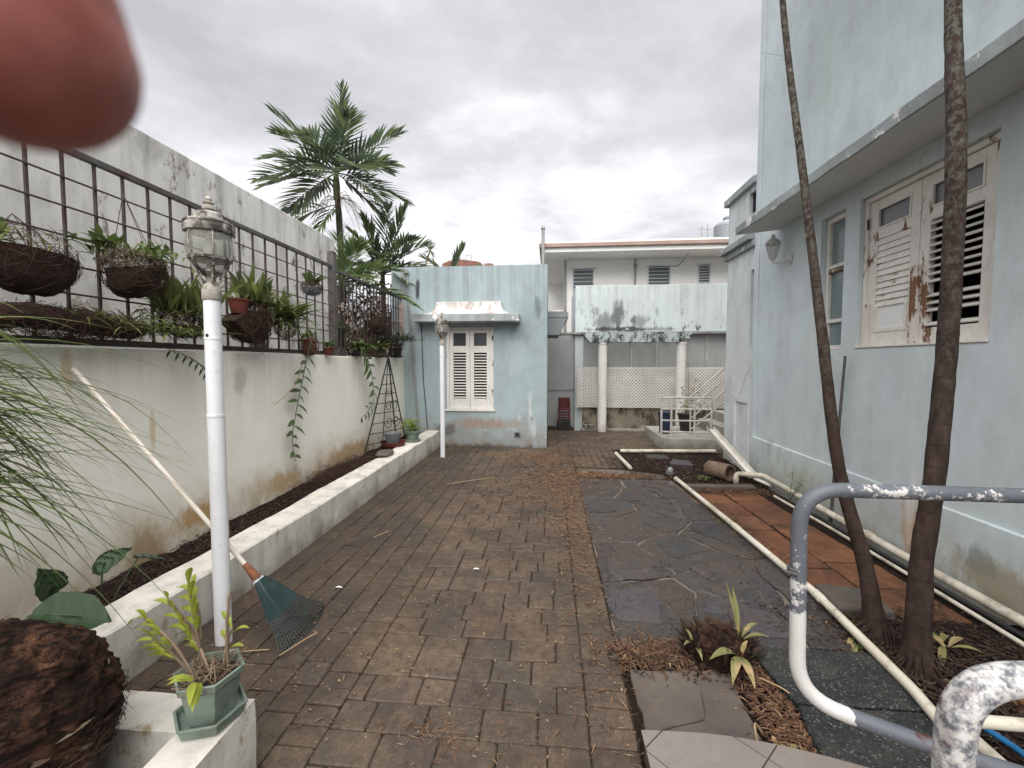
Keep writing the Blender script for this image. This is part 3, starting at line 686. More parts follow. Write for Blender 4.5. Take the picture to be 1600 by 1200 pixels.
for p in single:
    key = (round(p[2], 3), round(p[3], 3), pr.randrange(3))
    if key not in cache:
        cache[key] = paver_mesh(p[2], p[3]).obj('paver', MT['paver'], court); o = cache[key]
    else:
        o = cache[key].copy(); col.objects.link(o); o.parent = court
    o.location = (p[0], p[1], pr.uniform(-0.0022, 0.003)); o.rotation_euler = (0, 0, pr.choice([0, PI]) + pr.uniform(-.012, .012))
mm_ = M()
for p in pav:
    if id(p) not in sset: paver_mesh(p[2], p[3], mm_, (p[0], p[1]), pr.uniform(-.002, .002), pr)
tag(mm_.obj('distant_pavers', MT['paver_far'], court), kind='stuff')

# slate crazy paving
def clip(poly, a, b, c):                            # keep a*x+b*y<=c
    o = []
    for i in range(len(poly)):
        p, q = poly[i], poly[(i+1) % len(poly)]
        dp, dq = a*p[0]+b*p[1]-c, a*q[0]+b*q[1]-c
        if dp <= 0: o.append(p)
        if dp*dq < 0:
            t = dp/(dp-dq); o.append((p[0]+(q[0]-p[0])*t, p[1]+(q[1]-p[1])*t))
    return o
def crazy(seeds, region, gap, rr):
    cells = []
    for i, s in enumerate(seeds):
        poly = list(region)
        for j, q in enumerate(seeds):
            if i == j: continue
            dx, dy = q[0]-s[0], q[1]-s[1]; L = math.hypot(dx, dy)
            poly = clip(poly, dx/L, dy/L, (dx*(s[0]+q[0])/2 + dy*(s[1]+q[1])/2)/L - gap/2)
            if len(poly) < 3: break
        if len(poly) < 3: continue
        fine = []
        for k in range(len(poly)):
            p, q = V((*poly[k],0)), V((*poly[(k+1) % len(poly)],0)); n_ = max(2, int((q-p).length/0.045))
            for t in range(n_):
                w = p.lerp(q, t/n_)
                nv = noise.noise_vector(w*6 + V((i*7.1,0,0)))*0.022 + noise.noise_vector(w*19)*0.007
                fine.append((w.x+nv.x, w.y+nv.y))
        cells.append(fine)
    return cells
slate = struct(M().add([(0.36,2.2,-0.0065),(1.72,2.2,-0.0065),(1.72,3.6,-0.0065),(1.56,5.5,-0.0065),(0.36,5.5,-0.0065)], [(0,1,2,3,4)]).obj('slate_paving', MT['mortar']))
sr = random.Random(3)
seeds = [(0.62,2.62),(1.12,2.46),(1.62,2.42),(0.50,3.20),(1.30,2.95),(1.72,2.9),(0.58,3.85),(1.08,3.42),(0.60,4.42),(0.98,4.05),(1.46,3.72),(1.16,4.40),(1.5,4.35),(0.55,4.98),(1.02,4.80),(1.40,4.95),(0.60,5.36),(1.2,5.36)]
for c_ in crazy(seeds, [(0.365,2.28),(1.68,2.28),(1.70,2.9),(1.66,3.6),(1.56,4.6),(1.50,5.46),(0.365,5.46)], 0.018, sr):
    zt = sr.uniform(-0.003, 0.009)
    so = M().prism(c_, -0.05, zt, chamfer=0.006).obj('slate_stone', MT['slate'], slate)
    mx_, my_ = sum(p[0] for p in c_)/len(c_), sum(p[1] for p in c_)/len(c_)
    for k_ in range(sr.choice([1, 2, 2])):              # cleft layers left standing on the stone
        a_ = sr.uniform(0, 2*PI); f_ = sr.uniform(0.38, 0.72); ox, oy = 0.10*math.cos(a_)*(1-f_)*2, 0.14*math.sin(a_)*(1-f_)*2
        fl_ = []
        for p in c_:
            w = V((mx_+ox+(p[0]-mx_)*f_, my_+oy+(p[1]-my_)*f_, 0)); nv = noise.noise_vector(w*5+V((k_*3,0,0)))*0.07 + noise.noise_vector(w*17)*0.02
            fl_.append((mx_+ox+(p[0]-mx_)*f_+nv.x*f_, my_+oy+(p[1]-my_)*f_+nv.y*f_))
        M().prism(fl_, zt-0.002-0.001*k_, zt+0.004+0.003*k_, chamfer=0.0015).obj('cleft_layer', MT['slate'], so)

# red clay tiles beside the house
tpath = struct(M().add([(1.66,2.45,-0.018),(2.56,2.45,-0.018),(2.5,5.05,-0.018),(1.6,5.05,-0.018)], [(0,1,2,3)]).obj('tile_path', MT['soil']))
tr_ = random.Random(8)
for j in range(7):
    for i in range(2):
        if j == 0 and i == 0: continue
        x0 = 1.70 + 0.385*i - 0.012*j; y0 = 2.5 + 0.36*j + 0.12*i
        pts = [(x0+tr_.uniform(0,.01), y0+tr_.uniform(0,.01)), (x0+.37, y0+tr_.uniform(0,.01)), (x0+.372-tr_.uniform(0,.01), y0+.348), (x0+tr_.uniform(0,.01), y0+.346)]
        f_ = []
        for k in range(4):
            p, q = V((*pts[k],0)), V((*pts[(k+1)%4],0))
            for t in range(6):
                w = p.lerp(q, t/6); nv = noise.noise_vector(w*11)*0.006; f_.append((w.x+nv.x, w.y+nv.y))
        o = M().prism(f_, -0.05, tr_.uniform(-0.012, 0.0), chamfer=0.004).obj('clay_tile', MT['terracotta'], tpath)
for pts in ([(1.72,2.62),(2.02,2.6),(2.06,2.86),(1.75,2.9)],):
    tag(M().prism(pts, -0.06, 0.045, chamfer=0.012).obj('stone_block', MT['slab'], org=(1.88,2.75,0)), 'dark grey square stone block between the leaning trunks and the pipe', 'stone')
def slabobj(pts, z0, z1, mat, name, label, cat, rough=0.008, group=None):
    f_ = []
    for k in range(len(pts)):
        p, q = V((*pts[k],0)), V((*pts[(k+1)%len(pts)],0)); n_ = max(2, int((q-p).length/0.05))
        for t in range(n_):
            w = p.lerp(q, t/n_); nv = noise.noise_vector(w*9)*rough; f_.append((w.x+nv.x, w.y+nv.y))
    cx = sum(p[0] for p in pts)/len(pts); cy = sum(p[1] for p in pts)/len(pts)
    return tag(M().prism(f_, z0, z1, chamfer=0.006).obj(name, mat, org=(cx, cy, 0)), label, cat, group)
fg = thing('flagstone', 'cracked brown-grey flagstone between the paver edge and the palm stump', 'flagstone', (0.62,1.8,0))
for k_, c_ in enumerate(crazy([(0.54,1.86),(0.80,1.80),(0.62,1.60)], [(0.385,1.5),(0.83,1.5),(0.86,2.06),(0.40,2.03)], 0.005, sr)):
    M().prism(c_, -0.05, (0.012,0.008,0.010)[k_], chamfer=0.004).obj('stone_piece', MT['slab'], fg)
slabobj([(1.06,1.86),(1.62,1.86),(1.60,2.22),(1.02,2.22)], -0.06, 0.04, MT['aggregate'], 'pebble_slab', 'dark pebbled concrete slab, the farther of two under the railing', 'slab')
slabobj([(0.98,1.42),(1.64,1.40),(1.62,1.85),(1.06,1.85)], -0.06, 0.036, MT['aggregate'], 'pebble_slab', 'dark pebbled concrete slab, the nearer of two under the railing', 'slab')
for c_, pts in enumerate(([(2.05,1.95),(2.42,1.93),(2.44,2.06),(2.06,2.07)],)):
    slabobj(pts, -0.05, 0.03, MT['terracotta'], 'broken_tile', 'loose broken red clay tile behind the nearest railing bend', 'tile')

# entrance landing with diagonal tiles and a rounded front edge
def arc_pts():
    out_ = []
    for t in range(25):
        a = t/24
        x = 0.362 + a*1.25
        out_.append((x, 1.575 + 0.03*math.sin(a*1.2*PI*0.5) - 0.42*max(0, a-0.12)**1.75))
    return out_
edge = arc_pts()
land_poly = [(0.345, -0.6)] + [(1.9, -0.6)] + [(1.9, edge[-1][1]-0.1)] + list(reversed(edge))
land = struct(M().prism(land_poly, -0.06, 0.106).obj('landing', MT['grout']))
ts = 0.3; ang = R(45)
ca, sa = math.cos(ang), math.sin(ang)
for i in range(-7, 10):
    for j in range(-7, 10):
        cx, cy = 0.555 + (i*ca - j*sa)*ts, 1.49 + (i*sa + j*ca)*ts
        h = ts/2 - 0.0025
        sq = [(cx + (u*ca - w*sa)*h, cy + (u*sa + w*ca)*h) for u, w in ((-1,-1),(1,-1),(1,1),(-1,1))]
        # clip to the landing (convex enough: clip by a fan of its straight runs)
        P = clip(clip(clip(sq, -1, 0, -0.349), 1, 0, 1.88), 0, -1, 0.55)
        for k in range(0, 24, 2):
            a, b = edge[k], edge[k+2]
            dx, dy = b[0]-a[0], b[1]-a[1]; L = math.hypot(dx, dy)
            if P: P = clip(P, -dy/L, dx/L, (-dy*a[0]+dx*a[1])/L - 0.004)
        if len(P) >= 3:
            ar = abs(sum(P[q][0]*P[(q+1)%len(P)][1]-P[(q+1)%len(P)][0]*P[q][1] for q in range(len(P))))/2
            if ar > 0.0015: M().prism(P, 0.1, 0.112).obj('floor_tile', MT['floor_tile'], land)

# ---------------------------------------------------------------- planter along the left wall
bw = M()
bw.box(-2.80,-2.62,-1.5,7.41,-0.1,1.585)
t = thing('boundary_wall', 'low cream rendered wall with damp stains, below the iron fence', 'wall', (-2.71, 3, 0))
bw.obj('wall_body', MT['boundary'], t, bevel=0.012)
t = thing('planter_kerb', 'long low white kerb of the planting bed along the cream wall', 'kerb', (-2.09, 4, 0))
kb = M()
NK = 60
def kerb_pt(u, v):
    # section walked round: front bottom, front top, back top, back bottom
    y = 1.45 + u*(7.405-1.45); s_ = [(-1.98,-0.05),(-1.98,0.27),(-1.992,0.282),(-2.21,0.284),(-2.222,0.272),(-2.222,-0.05)]
    i = min(int(v*5+1e-6), 5); q = s_[i]
    nv = noise.noise_vector(V((q[0]*3, y*2.3, q[1]*5)))*0.008 + noise.noise_vector(V((q[0]*9, y*9, q[1]*9)))*0.004
    return (q[0]+nv.x, y, q[1]+(nv.z if q[1] > 0 else 0))
kb.grid(lambda u, v: kerb_pt(v, u), 5, NK*3)
kb.add([kerb_pt(0, k/5) for k in range(6)], [(0,1,2,3,4,5)])
kb.obj('kerb_body', MT['kerb'], t)
sm = M().grid(lambda u, v: (-2.63+u*0.42, 1.2+v*6.2, 0.205 + 0.035*noise.noise(V((u*2, v*14, 3))) + 0.02*noise.noise(V((u*9, v*70, 8)))), 16, 200)
tag(sm.obj('planter_soil', MT['soil'], smooth=True), kind='stuff')
# tall white wall of the neighbour behind the fence
t = thing('neighbour_wall', 'tall stained white wall rising behind the iron fence', 'wall', (-3.2, 3, 0))
M().box(-3.35,-3.1,-3,5.92,-0.1,3.26).obj('wall_body', MT['back_wall'], t, bevel=0.01)

# ---------------------------------------------------------------- low planter box in the left foreground
t = thing('planter_box', 'low white masonry planter box holding the shaggy bark pot', 'planter', (-1.4, 1.2, 0))
pb = M()
def lump(m, x0, x1, y0, y1, z0, z1, k=0.006, st=0.07):
    import itertools
    nx, ny, nz = max(2,int((x1-x0)/st)), max(2,int((y1-y0)/st)), max(2,int((z1-z0)/st))
    def jit(p): 
        nv = noise.noise_vector(V(p)*5)*k + noise.noise_vector(V(p)*17)*k*0.5
        return V(p)+nv
    for (f_, a, b) in ((lambda u,v:(x0+u*(x1-x0),y0,z0+v*(z1-z0)),nx,nz),(lambda u,v:(x1,y0+u*(y1-y0),z0+v*(z1-z0)),ny,nz),(lambda u,v:(x1-u*(x1-x0),y1,z0+v*(z1-z0)),nx,nz),
                       (lambda u,v:(x0,y1-u*(y1-y0),z0+v*(z1-z0)),ny,nz),(lambda u,v:(x0+u*(x1-x0),y0+v*(y1-y0),z1),nx,ny)):
        m.grid(lambda u, v, g=f_: jit(g(u, v)), a, b)
lump(pb, -1.18, -1.03, -0.2, 1.34, -0.05, 0.32)
pb.obj('side_wall', MT['kerb'], t, smooth=False)
pb2 = M(); lump(pb2, -1.975, -1.18, 1.19, 1.337, -0.05, 0.318); pb2.obj('end_wall', MT['kerb'], t)
M().grid(lambda u, v: (-2.0+u*0.85, -0.2+v*1.42, 0.02+0.03*noise.noise(V((u*6,v*9,0)))), 14, 24).obj('bed_soil', MT['soil'], t)

# ---------------------------------------------------------------- main house on the right
hs = thing('main_house', 'tall pale blue rendered house with a long concrete canopy', 'house', (4.5, 2, 0))
WX = 2.75
holes = [(2.93,4.11,1.63,2.95),(4.30,4.655,1.63,2.95),(1.7,2.72,1.63,2.95)]
m = M(); wall(m, 'x', WX, WX+0.22, -3.0, 6.05, -0.1, 6.45, holes); m.obj('front_wall', MT['house_wall'], hs)
m = M().box(WX+0.22, 7.5, 5.83, 6.05, -0.1, 6.45).box(WX+0.22, 7.5, -3.0, -2.8, -0.1, 6.45).box(7.3, 7.5, -2.8, 5.83, -0.1, 6.45).box(WX+0.22, 7.3, -2.8, 5.83, 6.25, 6.45)
m.obj('rear_walls', MT['house_wall'], hs)
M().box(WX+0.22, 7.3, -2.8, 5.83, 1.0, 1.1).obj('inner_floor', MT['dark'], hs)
# dado: a slightly proud plinth with a chamfered top
m = M()
def plinth(y0, y1, h0, h1):
    P = [(WX-0.001,h0+0.008),(WX-0.022,h0),(WX-0.022,-0.1)]; Q = [(WX-0.001,h1+0.008),(WX-0.022,h1),(WX-0.022,-0.1)]
    m.add([(p[0],y0,p[1]) for p in P]+[(p[0],y1,p[1]) for p in Q], [(0,3,4,1),(1,4,5,2)]); m.add([(P[0][0],y0,P[0][1]),(P[1][0],y0,P[1][1]),(P[2][0],y0,P[2][1]),(WX-0.001,y0,-0.1)], [(0,1,2,3)])
plinth(-3, 6.0, 0.47, 0.5); m.obj('plinth', MT['house_wall'], hs)
# canopy: sloped-edge concrete slab
m = M(); prof = [(WX-0.002,3.105),(2.26,3.055),(2.245,3.06),(2.24,3.14),(2.25,3.148),(WX-0.002,3.24)]
ya, yb = -3.0, 5.46
NC = 90
for k in range(NC+1):
    yy = ya+(yb-ya)*k/NC
    for i, (x_, z_) in enumerate(prof):
        nv = noise.noise_vector(V((x_*4, yy*3, z_*4)))*0.006 + noise.noise_vector(V((x_*9, yy*14, z_*9)))*0.0035
        m.v.append(V((x_+(nv.x if 0 < i < 5 else 0), yy, z_+(nv.z if 0 < i < 5 else 0))))
npf = len(prof)
soff, edgef = [], []
for k in range(NC):
    for i in range(npf-1):
        f_ = (k*npf+i, (k+1)*npf+i, (k+1)*npf+i+1, k*npf+i+1)
        (soff if i == 0 else edgef).append(f_)
edgef.append(tuple(NC*npf+i for i in range(npf)))
m.f = soff+edgef
cano = m.obj('canopy', MT['canopy_edge'], hs)
cano.data.materials.append(MT['soffit'])
for i in range(len(soff)): cano.data.polygons[i].material_index = 1
# corner pilaster line
M().box(WX-0.015, WX-0.0012, 5.93, 6.05, 0.5, 6.45).obj('corner_strip', MT['house_wall'], hs, bevel=0.004)

WI = WX + 0.035                                     # the windows sit back in the wall
# two-leaf shutter window
def leafwin(name_leaf, y0, y1, closed, par):
    """one shutter leaf standing in plane x = WI+0.05"""
    xf = WI + 0.03; th = 0.045; st = 0.085
    z0, z1 = 1.645, 2.90
    fr = M()
    fr.box(xf, xf+th, y0, y0+st, z0, z1).box(xf, xf+th, y1-st, y1, z0, z1)
    for a, b in ((z1-0.075, z1), (2.565, 2.65), (z0, z0+0.12)):
        fr.box(xf+0.001, xf+th-0.001, y0+st, y1-st, a, b)
    L_ = fr.obj(name_leaf, MT['shutter'], par, bevel=0.003)
    M().box(xf+0.02, xf+0.026, y0+st, y1-st, 2.65, z1-0.075).obj('pane', MT['pane_dusty'], L_)
    b = M()
    for a, c in ((2.65, 2.664), (z1-0.089, z1-0.075)): b.box(xf-0.006, xf+0.012, y0+st, y1-st, a, c)
    b.box(xf-0.006, xf+0.012, y0+st, y0+st+0.014, 2.664, z1-0.089).box(xf-0.006, xf+0.012, y1-st-0.014, y1-st, 2.664, z1-0.089)
    b.obj('bead', MT['shutter'], L_)
    zl0 = z0+0.12; zl1 = 2.565
    if closed:
        zl = 1.985; n_ = 11; p_ = (zl1-zl)/n_
        for k in range(n_):
            c = zl + p_*(k+0.5)
            rot = Matrix.Rotation(R(15), 3, 'Y')
            M().obox((xf+0.012, (y0+y1)/2, c), (0.010, y1-y0-2*st-0.004, p_*1.12), rot).obj('slat', MT['shutter_slat'], L_)
        M().box(xf+0.012, xf+0.022, y0+st, y1-st, zl0, zl).obj('panel', MT['white_panel'], L_)
        b = M()
        w_ = 0.03
        b.box(xf-0.004, xf+0.012, y0+st+0.001, y0+st+w_, zl0, zl).box(xf-0.004, xf+0.012, y1-st-w_, y1-st-0.001, zl0, zl)
        b.box(xf-0.004, xf+0.012, y0+st+w_, y1-st-w_, zl0, zl0+w_).obj('bead', MT['shutter'], L_)
    else:
        n_ = 15; p_ = (zl1-zl0)/n_
        for k in range(n_):
            if k in (1, 5): continue                        # two slats are gone
            c = zl0 + p_*(k+0.5)
            rot = Matrix.Rotation(R(62 + rnd.uniform(-4, 4)), 3, 'Y')
            M().obox((xf+0.014, (y0+y1)/2, c), (0.009, y1-y0-2*st-0.003, 0.05), rot).obj('slat', MT['shutter_slat'], L_)
        M().tube([(xf-0.022, (y0+y1)/2+0.06, zl0+0.05), (xf-0.022, (y0+y1)/2+0.06, zl1-0.05)], 0.005, 6).obj('slat_rod', MT['shutter'], L_)
    return L_
win = M()
ca0, ca1 = 2.935, 4.105
win.box(WI+0.005, WI+0.12, ca0, ca0+0.055, 1.634, 2.946).box(WI+0.005, WI+0.12, ca1-0.03, ca1, 1.634, 2.946).box(WI+0.006, WI+0.119, ca0+0.055, ca1-0.03, 2.905, 2.946).box(WI-0.045, WI+0.119, ca0, ca1, 1.632, 1.65)
wn_ = win.obj('shutter_window', MT['shutter'], hs, bevel=0.004)
leafwin('shutter_leaf', 3.56, ca1-0.032, True, wn_)
leafwin('shutter_leaf', ca0+0.057, 3.555, False, wn_)
M().box(WI+0.0, WI+0.03, 3.525, 3.595, 1.652, 2.25).obj('worn_meeting_rail', MT['shutter_bare'], wn_, bevel=0.004)
M().box(WI-0.004, WI+0.03, 4.035, 4.08, 1.652, 2.02).obj('worn_edge', MT['shutter_bare'], wn_, bevel=0.004)
for yy, zz in ((4.075, 2.72), (4.075, 1.83)):
    M().tube([(WI+0.012, yy, zz-0.045), (WI+0.012, yy, zz+0.045)], 0.009, 8).obj('hinge', MT['black_iron'], wn_)
# narrow side light
y0, y1, z0, z1 = 4.305, 4.65, 1.634, 2.946
sl = M().box(WI+0.02, WI+0.09, y0, y0+0.045, z0, z1).box(WI+0.02, WI+0.09, y1-0.045, y1, z0, z1)
for a, b in ((z1-0.05, z1), (2.44, 2.475), (1.90, 1.935), (z0, z0+0.04)): sl.box(WI+0.021, WI+0.089, y0+0.045, y1-0.045, a, b)
slo = sl.obj('narrow_window', MT['shutter'], hs, bevel=0.003)
for a, b in ((2.475, z1-0.05), (1.935, 2.44), (z0+0.04, 1.90)):
    M().box(WI+0.05, WI+0.056, y0+0.045, y1-0.045, a, b).obj('pane', MT['pane_green'], slo)
M().box(WI+0.012, WI+0.05, y0+0.05, y1-0.05, 2.40, 2.425).obj('latch_bar', MT['shutter_bare'], slo)
# next window, only its edge is in the picture
nw = M().box(WX+0.02, WX+0.1, 2.69, 2.717, 1.634, 2.946).box(WX+0.02, WX+0.1, 1.705, 1.76, 1.634, 2.946).box(WX+0.02, WX+0.1, 1.76, 2.69, 2.89, 2.946).box(WX+0.02, WX+0.1, 1.76, 2.69, 1.634, 1.7).obj('wide_window', MT['shutter'], hs, bevel=0.003)
M().box(WX+0.05, WX+0.056, 1.76, 2.69, 1.7, 2.89).obj('pane', MT['pane_dusty'], nw)

# lower rear wing of the house
wg = thing('rear_wing', 'weathered whitish wing with a slit window, beyond the tall blue wall', 'building', (4, 7, 0))
m = M(); wall(m, 'x', WX+0.012, WX+0.22, 6.052, 6.98, -0.1, 3.92, [(6.06,6.2,1.66,2.78),(6.10,6.62,-0.02,1.03),(6.08,6.3,3.55,3.85)]); m.obj('front_wall', MT['house_side'], wg)
M().box(WX+0.22, 6.5, 6.76, 6.98, -0.1, 3.92).box(WX+0.22, 6.5, 6.06, 6.76, 3.80, 3.92).obj('rear_walls', MT['house_side'], wg)
M().box(WX-0.10, WX+0.3, 6.055, 7.06, 3.17, 3.26).box(WX-0.04, WX+0.3, 6.055, 7.02, 3.08, 3.17).obj('cornice', MT['canopy_edge'], wg, bevel=0.01)
M().box(WX-0.05, WX+0.3, 6.055, 7.04, 3.92, 4.02).obj('coping', MT['canopy_edge'], wg, bevel=0.01)
M().box(WX+0.06, WX+0.07, 6.06, 6.2, 1.66, 2.78).obj('slit_window', MT['pane_green'], wg)
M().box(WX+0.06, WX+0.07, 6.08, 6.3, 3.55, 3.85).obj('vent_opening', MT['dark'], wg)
d = M().box(WX-0.008, WX+0.06, 6.105, 6.165, -0.015, 1.025).box(WX-0.008, WX+0.06, 6.555, 6.615, -0.015, 1.025).box(WX-0.007, WX+0.059, 6.165, 6.555, 0.93, 1.025).box(WX-0.007, WX+0.059, 6.165, 6.555, -0.015, 0.09).obj('vent_door', MT['vent'], wg, bevel=0.003)
for k in range(27):
    M().obox((WX+0.018, 6.36, 0.105+0.0308*k), (0.007, 0.386, 0.026), Matrix.Rotation(R(40), 3, 'Y')).obj('slat', MT['vent'], d)
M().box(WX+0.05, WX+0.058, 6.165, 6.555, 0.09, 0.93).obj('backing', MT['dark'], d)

# ---------------------------------------------------------------- small guest house at the end of the court
gh = thing('guest_house', 'small flat-roofed blue outbuilding with a moulded window hood', 'building', (-1.4, 8.5, 0))
FY = 7.41
m = M(); wall(m, 'y', FY, FY+0.2, -2.84, -0.06, -0.1, 3.2, [(-1.855,-1.0,0.665,2.135)]); m.obj('front_wall', MT['guest_wall'], gh)
m = M().box(-0.26,-0.06,FY+0.2,10.5,-0.1,3.2).box(-2.84,-2.64,FY+0.2,10.5,-0.1,3.2).box(-2.64,-0.26,10.3,10.5,-0.1,3.2); m.obj('side_walls', MT['guest_wall'], gh)
M().box(-2.64,-0.26,FY+0.2,10.3,2.9,3.0).obj('roof', MT['concrete'], gh)
M().box(-2.42,-0.58,FY-0.003,FY+0.02,2.26,2.262).obj('hood_joint', MT['guest_wall'], gh)
# hood: flat slab with a curved little roof on it
hd = M().box(-2.36,-0.53,FY-0.34,FY-0.002,2.20,2.33).obj('window_hood', MT['canopy_edge'], gh, bevel=0.01)
m = M()
rows = 8
ring = []
for k in range(rows+1):
    t = k/rows
    ins = 0.20*(1-(1-t)**2.2); z_ = 2.332 + 0.24*t**1.7
    ring.append([(-2.24+ins*1.15, FY-0.30+ins*1.2, z_), (-0.63-ins*1.15, FY-0.30+ins*1.2, z_), (-0.63-ins*1.15, FY-0.004, z_), (-2.24+ins*1.15, FY-0.004, z_)])
for r_ in ring: m.v += [V(p) for p in r_]
for k in range(rows):
    for j in range(3):
        jj = (3, 0, 1)[j]; m.f.append((k*4+jj, k*4+(jj+1)%4, (k+1)*4+(jj+1)%4, (k+1)*4+jj))
m.f.append((rows*4, rows*4+1, rows*4+2, rows*4+3))
m.obj('hood_roof', MT['mould_white'], hd)
# shutter window
fr = M().box(-1.853,-1.80,FY+0.01,FY+0.1,0.672,2.13).box(-1.055,-1.002,FY+0.01,FY+0.1,0.672,2.13).box(-1.80,-1.055,FY+0.011,FY+0.099,2.085,2.13).box(-1.88,-0.975,FY-0.025,FY+0.099,0.64,0.672)
gw = fr.obj('shutter_window', MT['shutter_far'], gh, bevel=0.004)
for x0, x1 in ((-1.798,-1.43),(-1.425,-1.057)):
    st = 0.07; yy = FY+0.025
    L_ = M().box(x0,x0+st,yy,yy+0.04,0.676,2.08).box(x1-st,x1,yy,yy+0.04,0.676,2.08)
    for a, b in ((2.03,2.08),(1.68,1.80),(0.676,0.86)): L_.box(x0+st,x1-st,yy+0.001,yy+0.039,a,b)
    lf = L_.obj('shutter_leaf', MT['shutter_far'], gw, bevel=0.003)
    M().box(x0+st,x1-st,yy+0.02,yy+0.026,1.80,2.03).obj('pane', MT['pane'], lf)
    M().box(x0+st,x1-st,yy+0.05,yy+0.056,0.86,1.68).obj('shade_backing', MT['dark'], lf)  # added dark sheet, paints the room's shade between the slats
    for k in range(16):
        M().obox(((x0+x1)/2, yy+0.018, 0.885+0.0505*k), (x1-x0-2*st-0.004, 0.006, 0.022), Matrix.Rotation(R(-45+rnd.uniform(-5,5)), 3, 'X')).obj('slat', MT['shutter_far'], lf)
M().tube([(-1.02, FY-0.006, 1.9), (-1.02, FY-0.006, 1.98)], 0.012, 8).obj('hinge', MT['black_iron'], gw)
M().tube([(-2.55,FY-0.03,3.08),(-2.5,FY-0.03,2.3),(-2.42,FY-0.03,1.2),(-2.36,FY-0.03,0.28)], 0.018, 8).obj('conduit', MT['galv'], gh)
M().tube([(-2.30,FY-0.012,2.24),(-2.27,FY-0.012,1.2),(-2.2,FY-0.012,0.3)], 0.008, 6).obj('cable', MT['iron'], gh)
M().lathe([(0.03,-0.03),(0.045,-0.02),(0.045,0.03),(0.03,0.045)], 10, (-2.55,FY-0.05,3.1)).obj('weatherhead', MT['galv'], gh)
ob = M().box(-0.63,-0.53,FY-0.03,FY-0.001,0.20,0.28).obj('outlet_box', MT['plastic_grey'], gh, bevel=0.006)
M().box(-0.61,-0.55,FY-0.034,FY-0.03,0.215,0.265).obj('outlet_cover', MT['plastic_black'], ob)
M().tube([(-0.33,FY-0.001,0.55),(-0.33,FY-0.05,0.55),(-0.33,FY-0.06,0.53)], 0.014, 8).obj('pipe_stub', MT['galv'], gh)
aw = M().box(-0.058,0.33,8.05,9.2,2.36,2.45)
aw.add([(-0.058,8.06,2.03),(-0.058,9.19,2.03),(0.16,8.06,2.03),(0.16,9.19,2.03),(0.31,8.06,2.358),(0.31,9.19,2.358),(-0.058,8.06,2.358),(-0.058,9.19,2.358)], [(0,2,4,6),(1,7,5,3),(2,3,5,4),(0,1,3,2)])
aw.obj('side_hood', MT['hood_grey'], gh)
M().box(-0.058,0.25,8.08,9.1,2.452,2.5).obj('side_hood_roof', MT['mould_white'], gh, bevel=0.02)

# ---------------------------------------------------------------- far end: blue parapet, porch, lattice
bp = thing('blue_parapet', 'pale blue parapet wall with peeling mouldy lower edge, above the porch', 'wall', (2.2, 9.9, 2.2))
M().box(0.56,4.6,9.8,9.95,2.2,3.25).box(0.56,0.70,9.951,11.6,2.2,3.25).obj('wall_body', MT['far_blue'], bp, bevel=0.008)
M().box(0.50,4.6,9.72,9.95,2.15,2.2).obj('drip_edge', MT['galv'], bp)
pw = thing('porch_screen', 'grey panelled screen wall under the blue parapet', 'wall', (2.2, 9.9, 0))
M().box(0.56,0.74,9.82,9.98,-0.1,2.15).obj('end_post', MT['far_blue'], pw, bevel=0.006)
for k in range(7):
    x0 = 0.74 + k*0.55
    M().box(x0+0.012,x0+0.538,9.86,9.9,1.36,2.148).obj('panel', MT['far_grey'], pw)
    if k: M().box(x0-0.022,x0+0.008,9.83,9.92,0.5,2.149).obj('mullion', MT['white_iron'], pw)
M().box(0.742,4.6,9.75,9.8,0.5,1.36).obj('shade_panel', MT['porch_shade'], pw)  # added dark panel, painted shade seen through the lattice holes
M().box(0.742,4.6,9.72,9.98,-0.1,0.498).obj('footing', MT['mossy'], pw, bevel=0.008)
# white lattice panel
lt = thing('lattice_panel', 'white diamond lattice panel fixed across the porch', 'lattice', (2.2, 9.6, 0.5))
def strips(sgn, yy):
    m = M(); x0, x1, z0, z1 = 0.6, 3.85, 0.5, 1.41; p = 0.072; w = 0.0205
    k = -40
    while True:
        c = x0 + k*p
        k += 1
        if c > x1 + 1.2: break
        # line x = c + sgn*(z-z0)
        zs0, zs1 = z0, z1
        def X(z): return c + sgn*(z-z0)
        lo, hi = z0, z1
        if sgn > 0: lo = max(lo, z0+(x0-c)); hi = min(hi, z0+(x1-c))
        else: lo = max(lo, z0+(c-x1)); hi = min(hi, z0+(c-x0))
        if hi - lo < 0.02: continue
        m.add([(X(lo)-w,yy,lo),(X(lo)+w,yy,lo),(X(hi)+w,yy,hi),(X(hi)-w,yy,hi),(X(lo)-w,yy+0.006,lo),(X(lo)+w,yy+0.006,lo),(X(hi)+w,yy+0.006,hi),(X(hi)-w,yy+0.006,hi)],
              [(0,1,2,3),(7,6,5,4),(0,4,5,1),(1,5,6,2),(2,6,7,3),(3,7,4,0)])
    return m
tag(strips(1, 9.58).obj('lattice_strips', MT['lattice'], lt), kind='stuff')
tag(strips(-1, 9.588).obj('lattice_strips', MT['lattice'], lt), kind='stuff')
